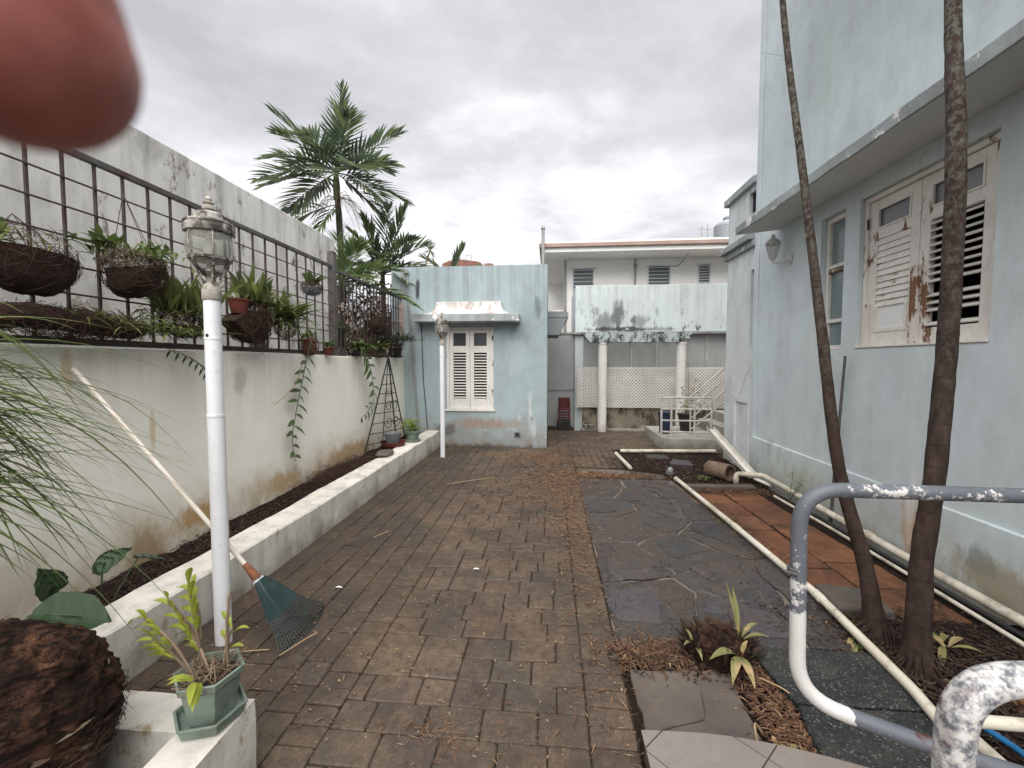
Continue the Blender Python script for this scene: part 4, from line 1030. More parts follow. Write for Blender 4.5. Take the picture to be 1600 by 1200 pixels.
# porch beam and columns
pg = thing('pillared_porch', 'mould-blackened porch beam on two round white columns', 'porch', (1.9, 9.3, 0))
m = M()
prof = [(0.66,2.15),(0.66,2.11),(0.74,2.06),(0.80,1.98),(0.86,1.94),(2.74,1.94),(2.80,1.98),(2.88,2.06),(2.96,2.11),(2.96,2.15)]
m.add([(p[0],9.22,p[1]) for p in prof]+[(p[0],9.42,p[1]) for p in prof], [tuple(range(10)), tuple(reversed(range(10,20)))]+[(i,i+10,(i+1)%10+10,(i+1)%10) for i in range(10)])
m.obj('beam', MT['beam'], pg)
for x_ in (0.9,1.3,1.7,2.1,2.5):
    M().box(x_,x_+0.05,9.3,9.8,2.055,2.145).obj('rafter', MT['beam'], pg)
for x_ in (1.125, 2.775):
    M().lathe([(0.095,-0.06),(0.095,1.9),(0.105,1.905),(0.105,1.94)], 20, (x_,9.32,0)).obj('column', MT['column'], pg, smooth=False)
M().lathe([(0.06,0),(0.085,0.03),(0.07,0.07),(0.03,0.1)], 10, (2.86,9.3,2.0)).obj('ornament', MT['mould_white'], pg)
struct(M().box(0.7,3.2,9.46,9.72,-0.08,0.02).obj('porch_step', MT['concrete']))
# gate panels in the gap beside the small house
gt = thing('sheet_gate', 'tall grey sheet gate in the gap beside the small house', 'gate', (0.27, 9.8, 0))
for a, b in ((0.03,0.86),(0.9,2.16)):
    M().box(-0.055,0.53,9.86,9.875,a,b).obj('panel', MT['far_grey'], gt)
M().box(-0.058,0.555,9.84,9.89,0.862,0.898).box(-0.058,0.555,9.84,9.89,2.162,2.2).obj('cross_rail', MT['galv'], gt)
M().box(0.532,0.556,9.84,9.89,0.0,2.16).obj('post', MT['galv'], gt)
# white two-storey house behind
wb = thing('white_house', 'white two-storey house with a flat overhanging roof behind the blue parapet', 'house', (3, 14, 0))
m = M(); BY = 12.0
wall(m, 'y', BY, BY+0.2, 0.45, 7.0, -0.1, 4.35, [(0.60,1.19,3.42,4.1),(2.64,3.25,3.5,4.13),(3.97,4.3,3.66,4.15)]); m.obj('front_wall', MT['far_white'], wb)
m = M(); m.box(0.45,0.65,BY+0.2,18,-0.1,4.35).box(0.65,7,17.8,18,-0.1,4.35).box(6.8,7,BY+0.2,17.8,-0.1,4.35).obj('side_walls', MT['far_white'], wb)
M().box(-0.6,0.45,15.5,15.7,-0.1,4.35).obj('recessed_wall', MT['far_white'], wb)
M().box(-0.22,8,11.1,18.6,4.35,4.46).obj('soffit', MT['far_white'], wb)
rf = M().box(-0.3,8.1,11.02,18.7,4.46,4.56).obj('roof', MT['fascia'], wb, bevel=0.01)
M().box(-0.24,8.0,11.1,18.6,4.561,4.62).obj('roof_edge', MT['far_white'], rf)
M().box(0.6,6.6,12,18,4.62,4.8).obj('roof_curb', MT['fascia'], rf)
for (x0,x1,z0,z1,ns) in ((0.60,1.19,3.42,4.1,6),(2.64,3.25,3.5,4.13,6),(3.97,4.3,3.66,4.15,6)):
    w_ = M().box(x0,x0+0.03,BY-0.02,BY+0.08,z0,z1).box(x1-0.03,x1,BY-0.02,BY+0.08,z0,z1).box(x0-0.05,x1+0.05,BY-0.04,BY+0.08,z1,z1+0.04).box(x0+0.03,x1-0.03,BY-0.019,BY+0.079,z0,z0+0.03).obj('window', MT['slatwhite'], wb)
    for k in range(ns):
        h = (z1-z0-0.05)/ns
        M().obox(((x0+x1)/2, BY+0.03, z0+0.04+h*(k+0.5)), (x1-x0-0.06, 0.01, h*0.92), Matrix.Rotation(R(-32),3,'X')).obj('pane', MT['pane_green'] if ns == 6 else MT['pane'], w_)
        M().box(x0+0.03,x1-0.03,BY-0.012,BY+0.012,z0+0.03+h*(k+1)-0.022,z0+0.03+h*(k+1)).obj('slat', MT['slatwhite'], w_)
M().box(1.55,1.63,BY-0.03,BY-0.001,3.2,4.1).obj('wall_pipe', MT['far_white'], wb)
M().tube([(2.3,BY-0.04,3.2),(2.3,BY-0.04,4.34)], 0.025, 8).lathe([(0.03,0),(0.05,0.05),(0.03,0.12)], 8, (2.3,BY-0.04,4.1)).obj('conduit', MT['galv'], wb)
M().tube(spline([(3.3,BY-0.02,4.13),(3.45,BY-0.02,4.15),(3.56,BY-0.3,4.3),(3.6,11.0,4.5)]), 0.012, 6).obj('cable', MT['galv'], wb)
M().tube([(0.40,BY-0.03,2.3),(0.40,BY-0.03,4.34)], 0.03, 8).obj('downpipe', MT['galv'], wb)
M().box(0.44,0.449,BY+0.4,BY+2.2,2.3,4.0).obj('side_panel', MT['slatwhite'], wb)
tag(M().tube([(-0.20,10.95,3.0),(-0.20,10.95,4.9)], 0.04, 10).lathe([(0.05,0),(0.06,0.03),(0.03,0.1)], 10, (-0.20,10.95,4.88)).obj('vent_pipe', MT['galv'], org=(-0.2,10.95,3)), 'slim grey vent pipe standing at the corner of the white roof', 'pipe')
t = thing('water_tank', 'grey ribbed water tank on the white roof', 'tank', (5.55,14.2,4.8))
pf = []
for k in range(15):
    z_ = k*0.07; pf += [(0.44,z_),(0.44,z_+0.045),(0.425,z_+0.055)]
pf += [(0.42,1.07),(0.3,1.16),(0.16,1.2),(0.16,1.25)]
M().lathe(pf, 24, (5.62,14.2,4.8)).obj('tank_body', MT['tank'], t)
M().lathe([(0.18,0),(0.18,0.05)], 14, (5.62,14.2,6.05)).obj('lid', MT['tank'], t)
tag(M().tube([(4.72,14,4.8),(4.72,14,5.78)], 0.012, 6).tube([(4.9,14,4.8),(4.9,14,5.85)], 0.012, 6).tube([(4.62,14,5.7),(5.0,14,5.7)], 0.01, 6).obj('antenna_mast', MT['galv'], org=(4.8,14,4.8)), 'thin metal antenna mast beside the roof water tank', 'antenna')
# red roof and small vent behind the small house
t = thing('red_roof', 'low brick-red roof with a bent pipe, peeking over the small house', 'roof', (-2.6,12.5,4.2))
m = M(); P = [(-3.1,4.2),(-3.1,4.33),(-2.9,4.41),(-2.5,4.44),(-2.1,4.38),(-1.98,4.34),(-1.98,4.2)]
m.add([(p[0],12,p[1]) for p in P]+[(p[0],13,p[1]) for p in P], [tuple(range(7)),tuple(reversed(range(7,14)))]+[(i,i+7,(i+1)%7+7,(i+1)%7) for i in range(7)]); m.obj('roof_shell', MT['roof_red'], t)
M().tube([(-2.4,11.98,4.38),(-2.4,11.98,4.54),(-2.24,11.98,4.56),(-2.24,11.98,4.42)], 0.012, 6).obj('pipe', MT['galv'], t)
tag(M().lathe([(0.17,0),(0.17,0.12),(0.12,0.18)], 14, (-1.78,12.2,4.16)).obj('roof_vent', MT['roof_red'], org=(-1.78,12.2,4.16)), 'small round roof vent right of the brick-red roof', 'vent')
struct(M().box(-3.4,-1.4,12.05,14,-0.1,4.19).obj('neighbour_block', MT['far_white']))

# raised stair landing with white railing
sp = thing('stair_landing', 'low concrete stair platform with steps against the whitish wing', 'stairs', (2.5,7.8,0))
M().add([(1.95,7.62,-0.05),(2.07,7.46,-0.05),(3.0,7.46,-0.05),(3.0,8.9,-0.05),(1.95,8.9,-0.05),(1.95,7.62,0.2),(2.07,7.46,0.2),(3.0,7.46,0.2),(3.0,8.9,0.2),(1.95,8.9,0.2)], [(5,6,7,8,9),(0,1,6,5),(1,2,7,6),(2,3,8,7),(3,4,9,8),(4,0,5,9)]).obj('platform', MT['concrete'], sp, bevel=0.015)
for k in range(7):
    M().box(3.0+0.27*k,3.0+0.27*(k+1)-0.001,7.7,8.9,-0.05,0.2+0.17*(k+1)).obj('step', MT['concrete'], sp, bevel=0.008)
rl = thing('white_railing', 'white painted pipe railing round the stair platform', 'railing', (2.4,7.6,0.2))
A, B, C_, D_ = (1.97,7.68), (2.09,7.50), (2.48,7.50), (2.76,7.50)
for p in (A, B, C_, D_): M().tube([(*p,0.2),(*p,0.90)], 0.019, 8).obj('post', MT['white_iron'], rl)
for z_ in (0.9,0.70,0.50,0.30):
    M().tube([(*A,z_-0.02),(*B,z_),(*D_,z_)], 0.016, 8).obj('bar', MT['white_iron'], rl)
sr2 = thing('stair_railing', 'sloping white stair railing climbing beside the whitish wing', 'railing', (3,8.1,0.2))
for k in range(4):
    M().tube([(2.5,7.78,0.88-0.2*k+0.02),(4.3,7.78,2.5-0.2*k)], 0.015, 8).obj('bar', MT['white_iron'], sr2)
for x_ in (2.5,3.4,4.25): M().tube([(x_,7.78,0.2+max(0,(x_-3)*0.6)),(x_,7.78,0.9+max(0,(x_-2.5)*0.9))], 0.016, 8).obj('post', MT['white_iron'], sr2)

# ---------------------------------------------------------------- iron fence on the left wall
FX = -2.67
fz = 1.587
fe = thing('iron_fence', 'rusty grey square-grid iron fence on the cream wall, near the camera', 'fence', (FX, 2.5, fz))
M().box(FX-0.018, FX+0.018, -0.6, 4.98, 2.658, 2.694).obj('top_rail', MT['iron'], fe, bevel=0.004)
M().box(FX-0.022, FX+0.022, -0.6, 4.98, 1.60, 1.64).obj('bottom_rail', MT['iron_dark'], fe, bevel=0.004)
for k, z_ in enumerate((2.515, 2.36, 2.20, 2.04, 1.885, 1.735)):
    M().tube([(FX+0.012, -0.6, z_), (FX+0.012, 4.98, z_)], 0.0058, 6).obj('cross_bar', MT['iron_dark'], fe)
y = -0.18; bar0 = None
while y < 4.93:
    if bar0 is None:
        bar0 = M().box(FX-0.007, FX+0.007, y-0.0065, y+0.0065, 1.641, 2.657).obj('bar', MT['iron_dark'], fe); yb0 = y
    else:
        o = bar0.copy(); col.objects.link(o); o.parent = fe; o.location = (0, y-yb0, 0)
    y += 0.1655
f2 = thing('iron_fence', 'denser dark iron fence between the corner post and the small house', 'fence', (FX, 6, fz))
M().box(FX-0.04, FX+0.04, 4.98, 5.06, 1.588, 2.86).obj('corner_post', MT['iron'], f2, bevel=0.005)
M().box(FX-0.018, FX+0.018, 5.06, 7.4, 2.63, 2.665).obj('top_rail', MT['iron'], f2, bevel=0.004)
M().box(FX-0.018, FX+0.018, 5.06, 7.4, 1.60, 1.635).obj('bottom_rail', MT['iron_dark'], f2)
for z_ in (2.45, 2.2, 1.95): M().tube([(FX+0.01, 5.06, z_), (FX+0.01, 7.4, z_)], 0.0065, 6).obj('cross_bar', MT['iron_dark'], f2)
y = 5.2; bar0 = None
while y < 7.35:
    if bar0 is None: bar0 = M().box(FX-0.007, FX+0.007, y-0.007, y+0.007, 1.636, 2.629).obj('bar', MT['iron_dark'], f2); yb0 = y
    else:
        o = bar0.copy(); col.objects.link(o); o.parent = f2; o.location = (0, y-yb0, 0)
    y += 0.115

# ---------------------------------------------------------------- lamp posts
def lamp_post(label, loc, lean=0.0):
    t = thing('lamp_post', label, 'lamp post', (0,0,0), 'white lamp posts')
    p = M().tube([(0,0,0),(0,0,1.22)], 0.046, 20).tube([(0,0,1.22),(0,0,1.232)], 0.0485, 20).tube([(0,0,1.232),(0,0,1.62)], 0.0445, 20).tube([(0,0,1.62),(0,0,1.63)], 0.047, 20).tube([(0,0,1.63),(0,0,1.825)], 0.044, 20)
    p.obj('post', MT['post_white'], t, smooth=True)
    M().tube([(0.0,-0.047,1.64),(0.0,-0.041,1.64)], 0.009, 8).obj('screw_hole', MT['black_iron'], t)
    M().lathe([(0.046,1.82),(0.05,1.825),(0.05,1.875),(0.046,1.89),(0.034,1.905),(0.026,1.915),(0.024,1.935)], 20).obj('collar', MT['lamp_collar'], t, smooth=True)
    lc = M().lathe([(0.024,1.93),(0.03,1.942),(0.055,1.955),(0.068,1.962),(0.07,1.972),(0.06,1.975)], 20)
    for k in range(6):
        a = 2*PI*k/6 + 0.3
        q = lambda r, z: (r*math.cos(a), r*math.sin(a), z)
        lc.tube(spline([q(0.03,1.905),q(0.055,1.925),q(0.06,1.95),q(0.075,1.965)], 4), 0.005, 6)
        lc.tube(spline([q(0.066,1.97),q(0.085,1.985),q(0.104,2.02),q(0.108,2.035)], 4), [0.011]*6+[0.007]*7, 6)
    lc.lathe([(0.103,2.022),(0.111,2.024),(0.113,2.036),(0.106,2.04)], 24)
    lc.obj('cradle', MT['lamp_metal'], t)
    # small glass panes of the lower cup, then the bellied globe
    gl = M().lathe([(0.064,1.976),(0.084,1.992),(0.101,2.022)], 24, cap=False).lathe([(0.106,2.038),(0.119,2.065),(0.1235,2.10),(0.119,2.14),(0.107,2.17)], 24, cap=False)
    gl.obj('globe', MT['lamp_glass'], t, smooth=True)
    for k in range(6):
        a = 2*PI*k/6 + 0.3
        q = lambda r, z: (r*math.cos(a), r*math.sin(a), z)
        M().tube(spline([q(0.107,2.038),q(0.121,2.068),q(0.1255,2.10),q(0.121,2.14),q(0.109,2.172)], 4), 0.0045, 6).obj('rib', MT['lamp_collar'], t)
    M().lathe([(0.112,2.158),(0.128,2.16),(0.13,2.185),(0.127,2.2),(0.131,2.205),(0.126,2.213),(0.106,2.222),(0.088,2.226),(0.084,2.25),(0.07,2.262),(0.03,2.272)], 26, wob=lambda a, z: 0.012*math.sin(9*a+z*40)).obj('cap', MT['lamp_metal'], t)
    M().lathe([(0.018,2.268),(0.034,2.282),(0.032,2.296),(0.018,2.306),(0.03,2.314),(0.012,2.322),(0.018,2.334),(0.008,2.347),(0.004,2.35)], 14).obj('finial', MT['lamp_collar'], t, smooth=True)
    M().lathe([(0.02,1.98),(0.02,2.03),(0.03,2.05),(0.034,2.09),(0.02,2.13)], 12).obj('bulb', MT['slatwhite'], t, smooth=True)
    t.location = loc; t.rotation_euler = (0, lean, 0.0); t.scale = (0.87, 0.87, 1.0)
    return t
L1 = lamp_post('white lamp post standing behind the rake, the nearer of the two', (-1.742, 2.05, 0.0), 0.0)
L2 = copy_tree(L1); L2.location = (-1.705, 6.55, -0.02); L2.scale = (0.82, 0.82, 0.985)
L2['label'] = 'white lamp post in front of the shuttered window of the small house'
# wall lantern
t = thing('wall_lantern', 'small white carriage lantern on the blue wall under the canopy', 'lantern', (2.75, 5.3, 2.7))
cx, cy, cz = 2.60, 5.30, 2.72
M().lathe([(0.0,0),(0.055,0.0),(0.05,0.02),(0.03,0.03)], 12, (0,0,0)).obj('tmp', MT['lantern_white'])
bpy.data.objects.remove(bpy.data.objects['tmp'])
pl = M(); 
for k in range(12): pl.v.append(V((2.745, 5.2+0.045*math.cos(2*PI*k/12), 2.70+0.07*math.sin(2*PI*k/12))))
for k in range(12): pl.v.append(V((2.725, 5.2+0.035*math.cos(2*PI*k/12), 2.70+0.058*math.sin(2*PI*k/12))))
pl.f = [(k,(k+1)%12,12+(k+1)%12,12+k) for k in range(12)]+[tuple(range(12,24))]
pl.obj('wall_plate', MT['lantern_white'], t)
M().tube(spline([(2.73,5.2,2.70),(2.68,5.22,2.66),(2.62,5.28,2.67),(2.60,5.30,2.72)], 6), 0.012, 8).obj('arm', MT['lantern_white'], t, smooth=True)
M().lathe([(0.006,-0.05),(0.018,-0.03),(0.03,0.0),(0.045,0.02),(0.05,0.03)], 8, (cx,cy,cz)).obj('cup', MT['lantern_white'], t)
M().lathe([(0.045,0.03),(0.072,0.17)], 8, (cx,cy,cz), cap=False).obj('glass', MT['lamp_glass'], t)
fr = M()
for k in range(8):
    a = 2*PI*k/8; fr.tube([(cx+0.046*math.cos(a),cy+0.046*math.sin(a),cz+0.03),(cx+0.073*math.cos(a),cy+0.073*math.sin(a),cz+0.17)], 0.005, 5)
fr.lathe([(0.07,0.165),(0.085,0.172),(0.08,0.182)], 8, (cx,cy,cz)); fr.obj('frame', MT['lantern_white'], t)
M().lathe([(0.088,0.18),(0.06,0.215),(0.03,0.24),(0.016,0.25),(0.024,0.262),(0.008,0.29)], 8, (cx,cy,cz)).obj('roof', MT['lantern_white'], t)

# ---------------------------------------------------------------- leaf rake leaning on the wall
t = thing('leaf_rake', 'dark teal plastic leaf rake with a long cream handle leaning on the wall', 'rake', (-1.36, 2.16, 0))
T = V((-1.36, 2.165, 0.006)); H = V((-2.585, 2.075, 1.47))
ax = (H-T).normalized(); side = V((0.08, 1, 0.0)); side = (side - ax*side.dot(ax)).normalized(); nrm = side.cross(ax)
if nrm.z < 0: nrm = -nrm
def rk(s_, w, u=0.0): return T + ax*s_ + side*w + nrm*u
S0 = 0.40
M().tube([rk(S0+0.03, 0), rk((H-T).length, 0)], 0.0125, 12).obj('handle', MT['handle'], t, smooth=True)
M().tube([rk(S0-0.005, 0), rk(S0+0.05, 0), rk(S0+0.10, 0)], [0.024, 0.02, 0.0145], 12).obj('rusty_socket', MT['rust'], t, smooth=True)
M().tube([rk(S0-0.02, -0.028), rk(S0-0.02, 0.028)], 0.012, 8).obj('collar', MT['slatwhite'], t)
hd = M()
def half(s_): return 0.028 + 0.155*((S0-s_)/S0)**0.85
pts = []
for k in range(9):
    s_ = S0 - 0.02 - 0.2*k/8
    for j in range(13):
        w = (j/6-1); 
        rib = 0.005 if j in (0, 4, 8, 12) else 0.0
        arcs = 0.02*(1-w*w)*(k/8)
        hd.v.append(rk(s_-arcs, w*half(s_), rib + 0.012*(1-w*w)))
for k in range(8):
    for j in range(12):
        hd.f.append((k*13+j, k*13+j+1, (k+1)*13+j+1, (k+1)*13+j))
ho = hd.obj('fan_plate', MT['rake'], t)
sd_ = ho.modifiers.new('thick', 'SOLIDIFY'); sd_.thickness = 0.004
nt = 22
for k in range(nt):
    w = (k/(nt-1))*2-1
    s1 = S0-0.215-0.02*(1-w*w)
    p = [rk(s1+0.01, w*half(s1+0.01), 0.012*(1-w*w)), rk(0.1, w*half(0.1)*1.02, 0.014), rk(0.03-0.05*(1-w*w), w*half(0.0)*1.08, 0.016), rk(0.0-0.05*(1-w*w), w*half(0.0)*1.13, -0.006)]
    p[3].z = max(p[3].z, 0.003); p[2].z = max(p[2].z, 0.01)
    M().tube(spline(p, 3), 0.0027, 5).obj('tine', MT['rake'], t)
def brace(sb, kk):
    m = M(); pts = [rk(sb-0.035*(1-(j/10-1)**2), (j/10-1)*half(sb)*1.03, 0.016) for j in range(21)]
    m.tube(pts, 0.0035, 5); return m
brace(0.09, 0).obj('tine_brace', MT['rake'], t)

# ---------------------------------------------------------------- pipe railings in the foreground
t = thing('pipe_railing', 'flaking grey and white pipe handrail loop beside the pebbled slabs', 'railing', (0.61, 1.07, 0.1))
path = bend([(2.1,1.085,1.186),(1.10,1.08,1.189),(0.609,1.08,1.192),(0.611,1.066,0.675),(0.90,0.98,0.632),(1.35,0.88,0.58)], 0.1, 8)
M().tube(path, 0.0175, 20).obj('pipe', MT['rail'], t, smooth=True)
M().tube([(0.58,1.079,0.985),(0.597,1.058,0.987)], 0.004, 6).tube([(0.609+0.019*math.cos(a*0.7),1.079+0.019*math.sin(a*0.7),0.985+0.002*math.sin(a*3)) for a in range(10)], 0.004, 6).tube([(0.609+0.019*math.cos(a*0.7),1.079+0.019*math.sin(a*0.7),0.993) for a in range(10)], 0.0035, 6).obj('wire_tie', MT['iron'], t)
M().tube([(1.9,1.085,1.17),(1.9,1.085,0.1)], 0.021, 14).obj('post', MT['rail'], t)
t = thing('pipe_railing', 'blotchy white and grey pipe handrail bend at the lower right edge, nearest the camera', 'railing', (0.45, 0.44, 0.1))
path = bend([(0.402,0.44,0.3),(0.403,0.441,1.188),(0.75,0.47,1.186),(1.3,0.5,1.185)], 0.06, 10)
M().tube(path, 0.0155, 24).obj('pipe', MT['rail'], t, smooth=True)
M().tube([(0.402,0.44,0.1),(0.402,0.44,0.3)], 0.0155, 24, cap=False).obj('post_foot', MT['rail'], t, smooth=True)
M().tube([(1.2,0.497,1.175),(1.2,0.497,0.1)], 0.021, 14).obj('post', MT['rail'], t)

# ---------------------------------------------------------------- pipes on the ground
def pipe(name, label, pts, r, mat, cat='pipe', joints=(), rad=0.05, n=14):
    t = thing(name, label, cat, (pts[0][0], pts[0][1], 0))
    M().tube(bend(pts, rad, 5), r, n).obj('pipe_run', MT[mat], t, smooth=True)
    for (a, b) in joints: M().tube([a, b], r*1.16, n).obj('coupling', MT[mat], t)
    return t
def lerp(a, b, t): return tuple(a[i]+(b[i]-a[i])*t for i in range(3))
a, b = (1.575,5.40,0.05), (1.60,1.25,0.05)
pipe('pvc_pipe', 'long cream plastic pipe lying between the slate and the red tiles', [a, (1.64,3.86,.05), (1.672,2.75,.05), (1.60,1.95,.06), (1.52,1.55,.062), (1.42,1.1,.06)], 0.024, 'pvc', joints=[(lerp(a,b,0.0),lerp(a,b,0.012)),((1.640,3.86,.05),(1.643,3.78,.05)),((1.671,2.76,.05),(1.664,2.68,.051)),((1.55,1.70,.061),(1.535,1.63,.0615))])
pipe('pvc_pipe', 'cream plastic pipe with an elbow running along the foot of the blue wall', [(2.33,5.48,-0.02),(2.33,5.48,0.11),(2.62,5.42,0.11),(2.645,4.7,0.085),(2.635,3.3,0.06),(2.61,1.0,0.06)], 0.031, 'pvc', joints=[((2.64,4.62,0.083),(2.64,4.53,0.082)),((2.64,3.72,0.07),(2.637,3.64,0.069)),((2.33,5.48,0.03),(2.33,5.48,0.06))])
pipe('pvc_pipe', 'thin cream pipe lying on the soil beside the wall pipe', [(2.50,4.9,0.012),(2.52,4.0,0.014),(2.50,3.0,0.02),(2.45,1.0,0.02)], 0.013, 'pvc')
pipe('black_pipe', 'thin black irrigation pipe squeezed between the two cream wall pipes', [(2.57,4.3,0.02),(2.565,3.2,0.02),(2.53,1.0,0.025)], 0.016, 'plastic_black')
pipe('pvc_pipe', 'straight white pipe lying across the bed in front of the stair platform', [(1.18,7.18,0.02),(2.76,7.30,0.02)], 0.03, 'pvc')
pipe('pvc_pipe', 'short white pipe stub at the left end of the mulch bed', [(1.075,6.98,0.02),(1.13,6.02,0.02)], 0.028, 'pvc')
pipe('pvc_pipe', 'cream pipe end beside the blue hose in the lower right corner', [(1.62,1.72,0.06),(1.62,1.1,0.05)], 0.024, 'pvc')
pipe('pvc_pipe', 'short white pipe riser at the lower right edge behind the near railing', [(1.50,1.62,0.20),(1.85,1.60,0.21),(1.90,1.60,0.0)], 0.022, 'pvc', rad=0.06)
pipe('garden_hose', 'bright blue hose end in the lower right corner', [(1.70,1.86,0.05),(1.72,1.74,0.06),(1.735,1.65,0.07),(1.74,1.45,0.05),(1.75,1.05,0.04),(2.0,0.8,0.03)], 0.012, 'hose', 'hose')
# white gutter leaning down from the platform to the wall pipe
t = thing('gutter_channel', 'white plastic gutter channel leaning beside the louvred vent door', 'gutter', (2.5,6,0.05))
g0, g1 = V((2.45,6.72,0.47)), V((2.52,5.47,0.06)); dv_ = (g1-g0).normalized(); sx = V((1,0,0)); sx = (sx - dv_*sx.dot(dv_)).normalized(); uz = sx.cross(dv_); uz = uz if uz.z > 0 else -uz
m = M()
sec = [(-0.055,0.06),(-0.05,0.0),(0.05,0.0),(0.055,0.06),(0.051,0.06),(0.046,0.004),(-0.046,0.004),(-0.051,0.06)]
for p in (g0, g1):
    for (u, w) in sec: m.v.append(p + sx*u + uz*w)
m.f = [(i,(i+1)%8,(i+1)%8+8,i+8) for i in range(8)]+[tuple(reversed(range(8))),tuple(range(8,16))]
m.obj('channel', MT['gutter'], t)
m = M().tube([g1+V((0.02,-0.02,0.0)), g1+V((0.12,-0.22,-0.03))], 0.02, 10).obj('outlet', MT['gutter'], t)
# clay drain pipe section
t = thing('clay_pipe', 'short hollow clay drain pipe lying in the mulch bed', 'clay pipe', (2.2,5.6,0.1))
a, b = V((2.12,5.78,0.10)), V((2.27,5.50,0.11)); dd = (b-a).normalized(); u_ = V((0,0,1)); u_ = (u_-dd*u_.dot(dd)).normalized(); s_ = dd.cross(u_)
m = M(); prof = [(0.105,0.0),(0.105,1.0),(0.085,1.0),(0.082,0.05)]
for r_, tt in prof:
    for k in range(20): m.v.append(a + (b-a)*tt + (u_*math.cos(2*PI*k/20)+s_*math.sin(2*PI*k/20))*r_)
for i in range(3):
    for k in range(20): m.f.append((i*20+k,i*20+(k+1)%20,(i+1)*20+(k+1)%20,(i+1)*20+k))
m.f.append(tuple(range(60,80))); m.obj('shell', MT['clay'], t, smooth=False)
t = thing('drain_cap', 'small grey domed cap on the soil at the end of the long pipe', 'cap', (1.63,5.86,0))
M().lathe([(0.055,-0.02),(0.055,0.01),(0.042,0.015),(0.042,0.03)], 16, (1.63,5.86,0)).obj('ring', MT['plastic_grey'], t)
M().lathe([(0.04,0.03),(0.038,0.055),(0.026,0.075),(0.008,0.083)], 16, (1.63,5.86,0)).obj('dome', MT['galv'], t, smooth=True)
# slender green rod leaning on the wall
tag(M().tube([(2.655,4.2,-0.02),(2.69,4.14,1.565)], [0.016,0.011], 8).obj('garden_stake', MT['iron'], org=(2.66,4.2,0)), 'slim dark green stake leaning upright against the blue wall', 'stake')

# ---------------------------------------------------------------- mulch bed at the far right, its stones
struct(M().grid(lambda u, v: (0.36+u*2.42, 5.44+v*2.02, -0.03+0.03*noise.noise(V((u*5,v*5,1)))+0.012*noise.noise(V((u*30,v*30,1))) - (0.05 if (u < 0.30 and v > 0.3) else 0)), 60, 50).obj('mulch_bed', MT['soil'], smooth=True))
struct(M().grid(lambda u, v: (1.63+u*1.13, 0.4+v*2.2, -0.01+0.03*noise.noise(V((u*4,v*7,5)))+0.014*noise.noise(V((u*25,v*40,1)))), 40, 80).obj('soil_bed', MT['soil'], smooth=True))
struct(M().grid(lambda u, v: (0.35+u*0.75, 1.35+v*0.93, -0.012+0.02*noise.noise(V((u*6,v*7,9)))+0.01*noise.noise(V((u*30,v*40,1)))), 30, 36).obj('litter_bed', MT['soil'], smooth=True))
for pts, z_, lb in (([(1.75,6.3),(2.05,6.25),(2.1,6.5),(1.85,6.6)],0.03,'flat grey stone in the middle of the mulch bed'), ([(2.2,6.2),(2.55,6.15),(2.6,6.45),(2.3,6.5)],0.02,'flat grey stone beside the gutter in the mulch bed'), ([(1.5,6.7),(1.85,6.7),(1.85,6.95),(1.55,6.95)],0.02,'flat brown stone behind the others in the mulch bed')):
    slabobj(pts, -0.06, z_, MT['slate'], 'garden_stone', lb, 'stone', 0.03)
slabobj([(0.38,5.62),(1.1,5.58),(1.5,5.62),(1.52,5.75),(1.0,5.98),(0.38,6.0)], -0.06, 0.0, MT['mortar'], 'concrete_strip', 'weathered concrete strip between the slate and the mulch bed', 'concrete strip', 0.015)
slabobj([(1.62,5.12),(2.42,5.16),(2.44,5.28),(1.62,5.24)], -0.06, 0.035, MT['slab'], 'edging_stone', 'narrow grey edging stone at the far end of the red tiles', 'edging')
o = M()
for (r_, z_) in ((0.13,0.0),(0.16,0.03),(0.13,0.055),(0.05,0.065)): pass
def rock(name, c, r3, mat, label, cat, seed=0):
    bm = bmesh.new(); bmesh.ops.create_icosphere(bm, subdivisions=3, radius=1)
    for v in bm.verts:
        d = 1+0.22*noise.noise(v.co*1.3+V((seed,0,0)))+0.08*noise.noise(v.co*4+V((0,seed,0)))
        v.co = V((v.co.x*r3[0]*d, v.co.y*r3[1]*d, v.co.z*r3[2]*d))
    me = bpy.data.meshes.new(name); bm.to_mesh(me); bm.free(); me.materials.append(mat); me.shade_smooth()
    o = bpy.data.objects.new(name, me); col.objects.link(o); o.location = c
    return tag(o, label, cat)
rock('kerb_stone', (-2.17,5.35,0.315), (0.11,0.17,0.035), MT['slab'], 'flat brown stone lying on the white kerb near the clay tray', 'stone', 3)

# ---------------------------------------------------------------- clutter at the far gate
t = thing('step_stool', 'dark red slatted plastic stool on a black crate by the grey gate', 'stool', (0.31,9.45,0.0))
x0, x1, y0, y1 = 0.18, 0.44, 9.38, 9.62
for xx in (x0, x1-0.03):
    for yy in (y0, y1-0.03): M().box(xx,xx+0.03,yy,yy+0.03,0.22,0.66).obj('leg', MT['plastic_red'], t)
for z_ in (0.27,0.33,0.39): M().box(x0+0.03,x1-0.03,y0+0.005,y0+0.025,z_,z_+0.03).obj('slat', MT['plastic_red'], t)
M().box(x0-0.01,x1+0.01,y0-0.02,y1,0.46,0.50).obj('seat', MT['plastic_red'], t, bevel=0.008)
M().box(x0,x1,y1-0.03,y1,0.5,0.72).obj('back_panel', MT['plastic_red'], t, bevel=0.008)
tag(M().box(0.16,0.45,9.36,9.64,-0.01,0.215).obj('crate', MT['plastic_black'], org=(0.3,9.5,0), bevel=0.01), 'black plastic crate under the dark red stool', 'crate')
t = thing('storage_bin', 'dark blue plastic bin behind the white platform railing', 'bin', (2.0,8.0,0.2))
